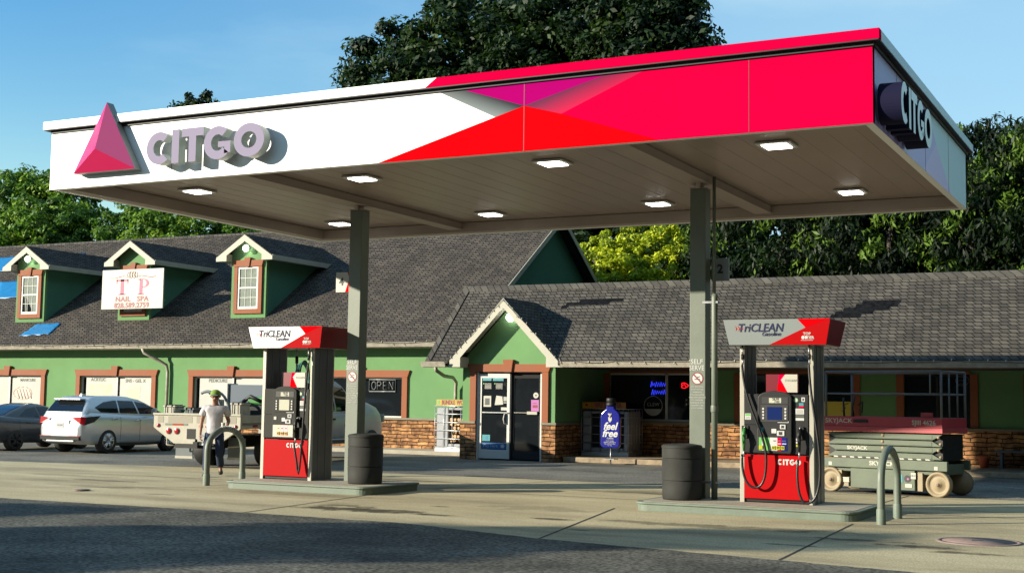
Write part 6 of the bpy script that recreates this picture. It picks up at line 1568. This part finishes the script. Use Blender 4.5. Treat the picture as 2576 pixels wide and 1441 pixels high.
# load on the bed: each piece its own thing
lc = lambda x, y, z: (tk.location.x+x*math.cos(R(7))-y*math.sin(R(7)), tk.location.y+x*math.sin(R(7))+y*math.cos(R(7)), z)
def load(name, label, cat, p): return thing(name, label, cat, lc(*p), R(7))
ld = load('tool_cabinet', 'pale boxy cabinet with grey front standing on the truck bed', 'cabinet', (-0.48, 2.4, 1.13))
b = MB(); b.box(-0.62, -0.20, 0, 0.5, 0, 0.95, 0); b.build('end_panel', ['white'], ld, bevel=0.01)
b = MB(); b.box(-0.195, 1.55, 0.05, 0.45, 0, 0.92, 0); b.build('cabinet_body', ['greyblue'], ld, bevel=0.01)
ld = load('machine_seat', 'curved grey shell seat of a machine on the truck bed', 'seat', (0.05, 0.7, 1.15))
b = MB(); P = bez((-0.4, 0, 0.66), (-0.2, 0, 0.78), (0.15, 0, 0.72), (0.22, 0, 0.05), 10); b.tube(P, 0.035, 8, 0); b.tube([p+Vector((0, 0.35, 0)) for p in P], 0.035, 8, 0)
b.build('arm_frame', ['geargr'], ld)
b = MB(); V = [tuple(p+Vector((0, y, 0.01))) for p in P[:6] for y in (0, 0.35)]; b.add(V, [(2*i, 2*i+1, 2*i+3, 2*i+2) for i in range(5)], 0, True); b.build('shell', ['geargr'], ld)
b = MB(); b.box(-0.08, 0.19, 0.05, 0.12, 0.2, 0.52); b.build('cushion', ['trim'], ld, bevel=0.02)
ld = load('folded_board', 'teal edged board lying flat on the truck bed', 'board', (-0.55, 0.5, 1.36))
b = MB(); b.box(-0.35, 0.9, 0.0, 0.6, 0.0, 0.05); b.build('board', ['teal'], ld, bevel=0.01)
ld = load('mower', 'green and black machine loaded behind the walking man', 'machine', (0.72, 1.2, 1.13))
b = MB(); b.box(-0.55, 0.55, 0.1, 1.1, 0.1, 0.42, 0); b.build('deck', ['black'], ld, bevel=0.06)
b = MB(); b.box(-0.2, 0.62, 0.2, 0.9, 0.42, 0.62, 0); b.build('hood', ['gearg'], ld, bevel=0.05)
b = MB(); b.tube([(-0.7, 0.3, 0.2), (-0.5, 0.4, 0.45), (-0.1, 0.2, 0.62), (0.2, 0.2, 0.5)], 0.05, 8, 0); b.tube([(-0.6, 0.6, 0.3), (0.3, 0.7, 0.75)], 0.03, 8, 0); b.build('boom', ['black'], ld)
ld = load('white_panel', 'tall white panel standing at the right side of the truck bed', 'panel', (0.85, 2.4, 1.13))
b = MB(); b.box(0.0, 0.30, 0, 1.2, 0.25, 1.0); b.build('panel', ['white'], ld, bevel=0.02)
b = MB(); b.box(0.02, 0.28, 0.02, 1.18, 0.0, 0.25); b.build('base_box', ['greyblue'], ld, bevel=0.02)
ld = load('ladder_rack', 'slanted white pole frame on the truck bed above the machine', 'rack', (0.62, 3.3, 1.13))
b = MB(); b.tube([(-0.35, 0, 0.55), (0.05, 0.4, 1.15), (0.75, 0.5, 1.15)], 0.035, 8); b.tube([(-0.35, 0, 0.0), (-0.35, 0, 0.55)], 0.035, 8); b.tube([(0.55, 0.5, 0.0), (0.55, 0.5, 1.15)], 0.035, 8); b.build('pole', ['white'], ld)
ld = load('hose_coil', 'coil of dark green hose hung on the white panel of the truck', 'hose', (1.12, 3.0, 2.2))
b = MB()
for k in range(6):
    P = [(0.0+0.02*k-0.05, (0.36-0.02*k)*math.cos(a)+0.1, (0.42+0.015*k)*math.sin(a)) for a in np.linspace(0, 2*math.pi, 26)]; b.tube(P, 0.018, 6, k % 2)
b.build('coils', ['teal', 'black'], ld)
for i, (x, y, w_, h, m, lab) in enumerate([(-0.95, 0.25, 0.32, 0.22, 'bedpaint', 'cream crate at the left rear corner of the truck bed'), (0.95, 0.2, 0.28, 0.3, 'bedpaint', 'cream crate at the right rear corner of the truck bed'), (-0.35, 0.2, 0.25, 0.16, 'geargr', 'grey metal case by the tail of the truck bed'), (0.3, 0.15, 0.2, 0.2, 'wood', 'brown wooden box in the middle of the truck tail')]):
    ld = load('crate', lab, 'crate', (x, y, 1.13)); b = MB(); b.box(-w_/2, w_/2, 0, 0.4, 0, h+0.12); 
    b.box(-w_/2-0.02, w_/2+0.02, -0.02, 0.42, h+0.12, h+0.16); b.build('shell', [m], ld, bevel=0.012)
    b = MB(); rnd = random.Random(i)
    b.tube([(-w_*0.3, -0.03, 0.05), (-w_*0.28, -0.03, h+0.17), (-w_*0.28, 0.43, h+0.17)], 0.012, 5); b.tube([(w_*0.3, -0.03, 0.05), (w_*0.26, -0.03, h+0.17), (w_*0.26, 0.43, h+0.17)], 0.012, 5)
    b.build('strap', ['black'], ld)
# ------------------------------------------------------------------ the walking man
pm = thing('person', 'man in white T-shirt, lime cap and dark jeans walking with a cup', 'person', (-18.98, 22.95, 0.004), R(36))
pm.scale = (1.2, 1.15, 1.09)
def skin(name, nodes, edges, m, parent, sub=2, root=0):
    """nodes: (x, y, z, radius_x, radius_y)"""
    me = bpy.data.meshes.new(name); me.from_pydata([n[:3] for n in nodes], edges, []); me.update()
    o = bpy.data.objects.new(name, me); COL.objects.link(o)
    sm = o.modifiers.new('skin', 'SKIN'); sm.use_smooth_shade = True; sm.branch_smoothing = 0.3
    if not me.skin_vertices: 
        bpy.context.view_layer.objects.active = o
        me.attributes  # the modifier adds the layer
    lay = me.skin_vertices[0].data if me.skin_vertices else None
    if lay is None: raise RuntimeError('no skin layer')
    for i, n in enumerate(nodes):
        lay[i].radius = (n[3], n[4] if len(n) > 4 else n[3]); lay[i].use_root = (i == root)
    sb = o.modifiers.new('sub', 'SUBSURF'); sb.levels = sub; sb.render_levels = sub
    dg = bpy.context.evaluated_depsgraph_get(); dg.update()
    nm = bpy.data.meshes.new_from_object(o.evaluated_get(dg), depsgraph=dg)
    o.modifiers.clear(); o.data = nm; nm.materials.clear(); nm.materials.append(mat(m))
    for p in nm.polygons: p.use_smooth = True
    o.parent = parent
    return o
N = []; Eg = []
def chain(start, pts):
    prev = start; ids = []
    for p in pts:
        N.append(p); i = len(N)-1
        if prev is not None: Eg.append((prev, i))
        prev = i; ids.append(i)
    return ids
sp0 = chain(None, [(0, 0.0, 0.90, 0.12, 0.09), (0, -0.01, 1.05, 0.12, 0.085), (0, -0.02, 1.22, 0.14, 0.09), (0, -0.02, 1.36, 0.12, 0.08), (0, -0.03, 1.44, 0.05, 0.05)])
hd_ = chain(sp0[-1], [(0, -0.045, 1.49, 0.052, 0.055), (0, -0.06, 1.545, 0.066, 0.082), (0, -0.055, 1.60, 0.074, 0.092), (0, -0.045, 1.66, 0.066, 0.082)])
chain(hd_[1], [(0, -0.158, 1.562, 0.012, 0.014)])                                   # nose
for s in (-1, 1): chain(hd_[2], [(s*0.083, -0.04, 1.585, 0.010, 0.018)])             # ears
# limbs: the man's right side is at -x (left in the picture)
def arm(s, el, wr, palm, fdir, curl):
    ids = chain(sp0[3], [(s*0.16, -0.015, 1.375, 0.055, 0.055), (s*0.205, el[1]*0.5, (1.36+el[2])/2, 0.045, 0.045), (*el, 0.038, 0.038), ((el[0]+wr[0])/2, (el[1]+wr[1])/2, (el[2]+wr[2])/2, 0.035, 0.033), (*wr, 0.023, 0.027), (*palm, 0.019, 0.034)])
    pv = Vector(palm); fd = Vector(fdir).normalized(); side = fd.cross(Vector((s, 0, 0))).normalized(); inn = Vector((-s, 0, 0)) if curl is None else Vector(curl)
    for k in range(4):
        off = side*(-0.03+0.02*k); L = (0.062, 0.075, 0.07, 0.055)[k]
        a = pv+off*0.8+fd*0.03; b_ = a+fd*L*0.45+inn*0.006; c = b_+fd*L*0.35+inn*0.022; d = c+fd*L*0.15+inn*0.022
        chain(ids[-1], [(*a, 0.009), (*b_, 0.0085), (*c, 0.008), (*d, 0.007)])
    a = pv-side*0.035+inn*0.012; chain(ids[-1], [(*a, 0.011), (*(a+fd*0.03+inn*0.015), 0.009), (*(a+fd*0.055+inn*0.02), 0.0075)])
arm(-1, (-0.235, 0.03, 1.10), (-0.25, -0.06, 0.87), (-0.25, -0.085, 0.80), (0, -0.2, -1), None)
arm(1, (0.245, 0.05, 1.10), (0.225, -0.17, 1.00), (0.215, -0.235, 0.985), (-0.1, -1, 0.0), (-1, 0, 0))
def leg(s, kn, an, to):
    chain(0, [(s*0.09, 0.0, 0.84, 0.085, 0.085), ((s*0.09+kn[0])/2, kn[1]/2, (0.84+kn[2])/2, 0.07, 0.072), (*kn, 0.052, 0.055), ((kn[0]+an[0])/2, (kn[1]+an[1])/2+0.015, (kn[2]+an[2])/2+0.03, 0.045, 0.047), (*an, 0.032, 0.035), ((an[0]+to[0])/2, (an[1]+to[1])/2, to[2]+0.01, 0.036, 0.03), (*to, 0.034, 0.022)])
legs = {-1: ((-0.11, -0.17, 0.48), (-0.12, -0.22, 0.09), (-0.14, -0.37, 0.04)), 1: ((0.10, -0.10, 0.48), (0.12, 0.16, 0.16), (0.13, 0.06, 0.045))}
for s in (-1, 1): leg(s, *legs[s])
skin('body', N, Eg, 'skin', pm)
# clothing
sn = [(0, -0.01, 0.80, 0.158, 0.118), (0, -0.01, 0.93, 0.162, 0.115), (0, -0.012, 1.05, 0.155, 0.112), (0, -0.02, 1.20, 0.17, 0.118), (0, -0.02, 1.33, 0.155, 0.105), (0, -0.022, 1.40, 0.10, 0.075), (0, -0.025, 1.425, 0.070, 0.065),
      (-0.18, -0.01, 1.365, 0.078, 0.078), (-0.215, 0.0, 1.27, 0.072, 0.072), (-0.235, 0.01, 1.19, 0.068, 0.068),
      (0.18, -0.01, 1.365, 0.078, 0.078), (0.22, 0.01, 1.27, 0.072, 0.072), (0.24, 0.03, 1.19, 0.068, 0.068)]
skin('shirt', sn, [(0, 1), (1, 2), (2, 3), (3, 4), (4, 5), (5, 6), (4, 7), (7, 8), (8, 9), (4, 10), (10, 11), (11, 12)], 'shirt', pm)
jn = [(0, 0, 0.91, 0.145, 0.108)]; je = []
for s in (-1, 1):
    kn, an, to = legs[s]; o_ = len(jn)
    jn += [(s*0.09, 0.0, 0.82, 0.100, 0.100), ((s*0.1+kn[0])/2, kn[1]/2, 0.65, 0.088, 0.09), (*kn, 0.075, 0.078), ((kn[0]+an[0])/2, (kn[1]+an[1])/2+0.01, (kn[2]+an[2])/2+0.02, 0.070, 0.074), (an[0], an[1]+0.01, an[2]+0.015, 0.066, 0.074)]
    je += [(0, o_), (o_, o_+1), (o_+1, o_+2), (o_+2, o_+3), (o_+3, o_+4)]
skin('jeans', jn, je, 'jeans', pm)
for s in (-1, 1):
    kn, an, to = legs[s]
    z0 = 0.04 if s < 0 else 0.05
    skin('shoe', [(an[0], an[1]+0.04, z0+0.01+(an[2]-0.09)*0.6, 0.045, 0.045), ((an[0]+to[0])/2, (an[1]+to[1])/2, z0+0.01, 0.048, 0.04), (to[0], to[1]-0.01, z0-0.002, 0.044, 0.032)], [(0, 1), (1, 2)], 'boot', pm)
b = MB(); V = []; n = 20
b.lathe((0, -0.045, 1.615), [(0.093, -0.01), (0.096, 0.02), (0.090, 0.06), (0.070, 0.095), (0.035, 0.115), (0, 0.12)], n)
b.build('cap', ['capg'], pm)
b = MB(); P = [(0.085*math.cos(R(a)), -0.05-0.085*math.sin(R(a)), 1.625) for a in range(20, 161, 20)]; Q = [(0.085*math.cos(R(a)), -0.05-0.19*math.sin(R(a)), 1.605) for a in range(160, 19, -20)]
b.prism(P+Q, (0, 0, 0.008)); b.build('cap_brim', ['capgrey'], pm)
b = MB(); b.tube([(-0.078, -0.02, 1.60), (-0.06, 0.045, 1.585), (0, 0.06, 1.57), (0.06, 0.045, 1.585), (0.078, -0.02, 1.60)], 0.022, 8); b.build('hair', ['hair'], pm)
b = MB()
for s in (-1, 1): b.box(s*0.032-0.016, s*0.032+0.016, -0.153, -0.146, 1.585, 1.592, 0)
b.box(-0.022, 0.022, -0.148, -0.142, 1.528, 1.534, 0); b.build('face_marks', ['hair'], pm)
cup = thing('drink_cup', 'pale cup held at the waist by the walking man', 'cup', tuple(Vector((-18.98, 22.95, 0.004))+Matrix.Rotation(R(36), 3, 'Z') @ Vector((0.165*1.2, -0.285*1.15, 0.93*1.09))), R(36))
b = MB(); b.lathe((0, 0, 0), [(0, 0), (0.03, 0), (0.042, 0.14), (0, 0.14)], 16); b.build('cup', ['paper'], cup)
b = MB(); b.lathe((0, 0, 0), [(0.045, 0.138), (0.045, 0.15), (0.036, 0.16), (0, 0.162)], 16); b.build('lid', ['white'], cup)

# ------------------------------------------------------------------ trees
def leafmat(name, c, tr=0.25):
    m = M(name, c, 0.55, spec=0.25)
    nt = m.node_tree; b = nt.nodes['Principled BSDF']; o = nt.nodes['Material Output']
    t = nt.nodes.new('ShaderNodeBsdfTranslucent'); t.inputs['Color'].default_value = (c[0]*1.5, c[1]*1.7, c[2]*0.8, 1)
    mx = nt.nodes.new('ShaderNodeMixShader'); mx.inputs['Fac'].default_value = tr
    nt.links.new(b.outputs[0], mx.inputs[1]); nt.links.new(t.outputs[0], mx.inputs[2]); nt.links.new(mx.outputs[0], o.inputs['Surface'])
    return m
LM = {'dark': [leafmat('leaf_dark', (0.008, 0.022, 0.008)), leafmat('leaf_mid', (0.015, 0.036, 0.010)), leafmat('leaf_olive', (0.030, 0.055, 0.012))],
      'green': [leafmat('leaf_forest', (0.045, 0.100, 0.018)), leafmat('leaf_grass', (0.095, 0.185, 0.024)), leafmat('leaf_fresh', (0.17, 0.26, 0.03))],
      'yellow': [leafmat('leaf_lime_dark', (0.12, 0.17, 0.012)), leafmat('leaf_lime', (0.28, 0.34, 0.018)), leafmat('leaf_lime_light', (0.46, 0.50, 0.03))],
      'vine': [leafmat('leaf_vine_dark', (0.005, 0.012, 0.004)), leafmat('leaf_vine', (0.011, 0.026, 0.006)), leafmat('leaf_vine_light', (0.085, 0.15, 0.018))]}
def foliage(crowns, nclump, nleaf, size, seed, shape='rhomb', clump_r=0.9, droop=0.0, shell=0.55, wts=(0.45, 0.38, 0.17), up=0.25):
    """leaf faces gathered in clumps through the crowns' volume, denser toward the outside"""
    rng = np.random.default_rng(seed)
    vol = np.array([c[3]*c[4]*c[5] for c in crowns])**0.67; vol = vol/vol.sum()
    ci = rng.choice(len(crowns), nclump, p=vol); C = np.array(crowns)[ci]
    d = rng.normal(size=(nclump, 3)); d /= np.linalg.norm(d, axis=1)[:, None]
    rad = shell+(1-shell)*rng.random(nclump)**0.6
    rad *= 1+0.10*np.sin(d[:, 0]*9+seed)*np.cos(d[:, 2]*8+seed*2)
    cc = C[:, :3]+d*rad[:, None]*C[:, 3:]
    cr = clump_r*(0.55+0.75*rng.random(nclump))
    tot = nclump*nleaf
    ce = np.repeat(cc, nleaf, 0); crr = np.repeat(cr, nleaf)
    ld = rng.normal(size=(tot, 3)); ld /= np.linalg.norm(ld, axis=1)[:, None]
    pos = ce+ld*(crr*(0.35+0.65*rng.random(tot)**0.5))[:, None]*np.array([1, 1, 0.62 if droop == 0 else 0.9])
    nrm = ld*0.8+np.array([0, 0, up+0.2])+rng.normal(size=(tot, 3))*0.45; nrm /= np.linalg.norm(nrm, axis=1)[:, None]
    ax = rng.normal(size=(tot, 3)); ax[:, 2] -= droop*2.2
    ax -= nrm*np.sum(ax*nrm, 1)[:, None]; ax /= np.linalg.norm(ax, axis=1)[:, None]
    bx = np.cross(nrm, ax); s = size*(0.6+0.8*rng.random(tot))
    wd = 0.30 if shape == 'long' else 0.5
    A = pos-ax*(s*0.5)[:, None]; B_ = pos+bx*(s*wd*0.5)[:, None]; C_ = pos+ax*(s*0.5)[:, None]; D_ = pos-bx*(s*wd*0.5)[:, None]
    V = np.stack([A, B_, C_, D_], 1).reshape(-1, 3)
    w_ = rng.choice(3, nclump, p=wts); mi = np.repeat(w_, nleaf); flip = rng.random(tot) < (0.08 if droop else 0.3); mi = np.where(flip, rng.choice(3, tot, p=wts), mi)
    return V.astype(np.float32), mi.astype(np.int32)
def leafmesh(name, V, mi, mats, parent, org):
    n = len(V)//4; me = bpy.data.meshes.new(name); V = V-np.array(org, dtype=np.float32)
    me.vertices.add(n*4); me.vertices.foreach_set('co', V.ravel())
    me.loops.add(n*4); me.loops.foreach_set('vertex_index', np.arange(n*4, dtype=np.int32))
    me.polygons.add(n); me.polygons.foreach_set('loop_start', np.arange(0, n*4, 4, dtype=np.int32)); me.polygons.foreach_set('loop_total', np.full(n, 4, dtype=np.int32))
    for m in mats: me.materials.append(m)
    me.polygons.foreach_set('material_index', mi); me.update(calc_edges=True)
    o = bpy.data.objects.new(name, me); COL.objects.link(o); o.parent = parent
    return o
def tree(label, base, crowns, nclump, nleaf, size, seed, kind, cat='tree', trunk_r=0.3, limbs=7, name='tree', group=None, **kw):
    t = thing(name, label, cat, base, group=group)
    V, mi = foliage(crowns, nclump, nleaf, size, seed, **kw)
    leafmesh('crown', V, mi, LM[kind], t, base)
    rnd = random.Random(seed); b = MB(); bx, by, bz = base
    top = max(c[2]+c[5]*0.4 for c in crowns); cx = sum(c[0] for c in crowns)/len(crowns); cy = sum(c[1] for c in crowns)/len(crowns)
    P = [(0, 0, 0), (0.1, 0, (top-bz)*0.3), ((cx-bx)*0.4, (cy-by)*0.4, (top-bz)*0.6), ((cx-bx)*0.8, (cy-by)*0.8, top-bz)]
    b.tube(P, [trunk_r*1.25, trunk_r, trunk_r*0.65, trunk_r*0.15], 8)
    for k in range(limbs):
        c = crowns[k % len(crowns)]; z = (top-bz)*rnd.uniform(0.3, 0.65); a = rnd.uniform(0, 6.28)
        e = Vector((c[0]-bx+c[3]*0.75*math.cos(a), c[1]-by+c[4]*0.75*math.sin(a), max(z+0.5, c[2]-bz+c[5]*rnd.uniform(-0.3, 0.6)))); s0 = Vector(((cx-bx)*0.35, (cy-by)*0.35, z))
        b.tube([s0, s0.lerp(e, 0.5)+Vector((0, 0, 0.3)), e], [trunk_r*0.4, trunk_r*0.22, 0.03], 6)
    b.build('trunk', ['bark'], t)
    return t
# big dark trees behind the canopy
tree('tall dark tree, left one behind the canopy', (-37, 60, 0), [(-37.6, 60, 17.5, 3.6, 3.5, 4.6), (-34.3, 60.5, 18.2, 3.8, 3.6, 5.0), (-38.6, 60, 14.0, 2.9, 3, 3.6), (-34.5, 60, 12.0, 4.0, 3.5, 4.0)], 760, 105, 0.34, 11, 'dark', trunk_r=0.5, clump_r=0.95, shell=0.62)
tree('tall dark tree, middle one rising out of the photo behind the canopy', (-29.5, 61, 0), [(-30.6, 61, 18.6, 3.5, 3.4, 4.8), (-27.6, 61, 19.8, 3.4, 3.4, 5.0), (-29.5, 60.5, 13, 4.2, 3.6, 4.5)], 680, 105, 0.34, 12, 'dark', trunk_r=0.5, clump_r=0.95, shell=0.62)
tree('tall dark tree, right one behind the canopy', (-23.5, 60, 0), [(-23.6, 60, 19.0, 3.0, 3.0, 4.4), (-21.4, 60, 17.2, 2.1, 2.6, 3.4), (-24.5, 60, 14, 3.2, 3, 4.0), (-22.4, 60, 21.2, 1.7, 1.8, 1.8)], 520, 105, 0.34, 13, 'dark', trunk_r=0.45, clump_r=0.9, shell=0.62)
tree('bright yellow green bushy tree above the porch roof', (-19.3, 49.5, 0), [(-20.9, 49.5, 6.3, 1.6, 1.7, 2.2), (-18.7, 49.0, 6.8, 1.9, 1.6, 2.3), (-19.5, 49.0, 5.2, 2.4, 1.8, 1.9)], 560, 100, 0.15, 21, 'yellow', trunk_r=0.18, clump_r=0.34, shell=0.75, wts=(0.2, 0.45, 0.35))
# leafy vine-clad trees behind the porch
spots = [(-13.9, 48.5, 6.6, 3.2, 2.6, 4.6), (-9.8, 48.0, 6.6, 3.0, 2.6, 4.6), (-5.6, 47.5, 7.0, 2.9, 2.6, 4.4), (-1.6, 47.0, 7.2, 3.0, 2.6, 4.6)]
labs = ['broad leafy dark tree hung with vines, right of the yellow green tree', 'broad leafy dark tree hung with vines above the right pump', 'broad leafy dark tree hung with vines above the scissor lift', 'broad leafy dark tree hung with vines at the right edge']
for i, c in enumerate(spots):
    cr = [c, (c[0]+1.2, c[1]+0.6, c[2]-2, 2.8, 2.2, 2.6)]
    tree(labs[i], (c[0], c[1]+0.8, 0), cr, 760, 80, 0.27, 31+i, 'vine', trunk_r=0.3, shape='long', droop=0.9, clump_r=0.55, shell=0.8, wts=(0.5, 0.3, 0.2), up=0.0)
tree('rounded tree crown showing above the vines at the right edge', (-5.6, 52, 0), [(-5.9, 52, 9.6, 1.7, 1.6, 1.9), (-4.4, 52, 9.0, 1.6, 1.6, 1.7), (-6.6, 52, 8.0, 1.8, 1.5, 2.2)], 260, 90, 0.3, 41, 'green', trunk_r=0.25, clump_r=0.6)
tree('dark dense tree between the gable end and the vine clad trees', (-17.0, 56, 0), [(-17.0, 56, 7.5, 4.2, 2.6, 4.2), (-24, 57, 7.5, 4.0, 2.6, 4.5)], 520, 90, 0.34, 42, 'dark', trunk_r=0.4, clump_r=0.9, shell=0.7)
# sunlit trees on the left above the long roof
tree('tall rounded green tree at the left edge above the roof', (-63, 60, 0), [(-65.6, 60, 13.2, 3.0, 2.6, 3.0), (-62.7, 60, 12.8, 2.6, 2.6, 3.0), (-67.5, 60, 10.5, 3, 2.6, 3), (-64, 60, 9.5, 4.0, 3.0, 3.2)], 560, 90, 0.30, 51, 'green', trunk_r=0.4, clump_r=0.7)
for i, (x, z, rx, rzz, lab) in enumerate([(-61, 9.6, 4.0, 3.0, 'low bright green tree above the leftmost dormer'), (-55.5, 9.4, 3.6, 2.9, 'bright green tree above the roof between the left dormers'), (-50.5, 9.2, 3.4, 2.6, 'olive green tree above the roof just left of the right dormer'), (-45.5, 9.0, 3.6, 2.4, 'low green tree above the roof under the canopy corner'), (-68.5, 9.2, 4.0, 3.0, 'low green tree beyond the roof at the far left edge')]):
    y = 57.5+(i % 2)*1.6
    tree(lab, (x, y, 0), [(x, y, z+1.2, rx, 2.6, rzz*0.9), (x+1.6, y, z-1.0, rx*0.8, 2.4, rzz*0.7), (x-1.4, y+0.3, z-0.8, rx*0.8, 2.2, rzz*0.7)], 420, 90, 0.26, 60+i, 'green', trunk_r=0.25, clump_r=0.6, wts=(0.35, 0.4, 0.25))
tree('slender distant tree whose tip shows above the white fascia', (-66, 75, 0), [(-67.5, 75, 21.9, 1.2, 1.2, 1.0), (-65.4, 75, 22.9, 1.0, 1.0, 1.0), (-64.0, 75, 23.1, 0.9, 0.9, 1.1), (-66, 75, 19.0, 3.4, 2.5, 2.6)], 170, 60, 0.34, 71, 'dark', trunk_r=0.3, clump_r=0.6)
for i, x in enumerate((-52, -42, -12, 0)):
    tree(['far dark tree filling the gap above the long roof', 'far dark tree behind the middle of the long roof', 'far dark tree behind the vine clad trees', 'far dark tree behind the right edge trees'][i], (x, 66, 0), [(x, 66, 7.0, 5.4, 3, 4.6)], 300, 90, 0.42, 80+i, 'dark', trunk_r=0.4, clump_r=1.1)
# trees across the street behind the camera: their shade lies on the road
def shade_tree(sn, sc, crowns, label, seed):
    # sn: metres across the sun's direction, sc: metres along it
    X = sc*0.745+sn*-0.667; Y = sc*0.667+sn*0.745
    cr = [(X+du*-0.667, Y+du*0.745, z, r, r, rz_) for du, z, r, rz_ in crowns]
    tree(label, (X, Y, 0), cr, 420, 90, 0.42, seed, 'dark', trunk_r=0.35, clump_r=0.7, shell=0.15)
shade_tree(16.1, -22, [(0.3, 6.8, 1.75, 2.0), (-0.9, 5.2, 1.5, 1.8), (0.9, 4.6, 1.5, 2.2), (-0.4, 3.0, 1.7, 2.2), (-0.2, 8.6, 0.9, 0.7)], 'broad roadside tree across the street behind the viewer', 90)
shade_tree(14.6, -24, [(0.2, 5.2, 1.6, 2.0), (0, 3.0, 1.5, 2.0)], 'shorter roadside tree across the street behind the viewer', 91)
shade_tree(21.2, -26, [(0, 6.0, 1.1, 1.3), (0.2, 4.3, 1.0, 1.5)], 'small roadside tree across the street behind the viewer', 92)
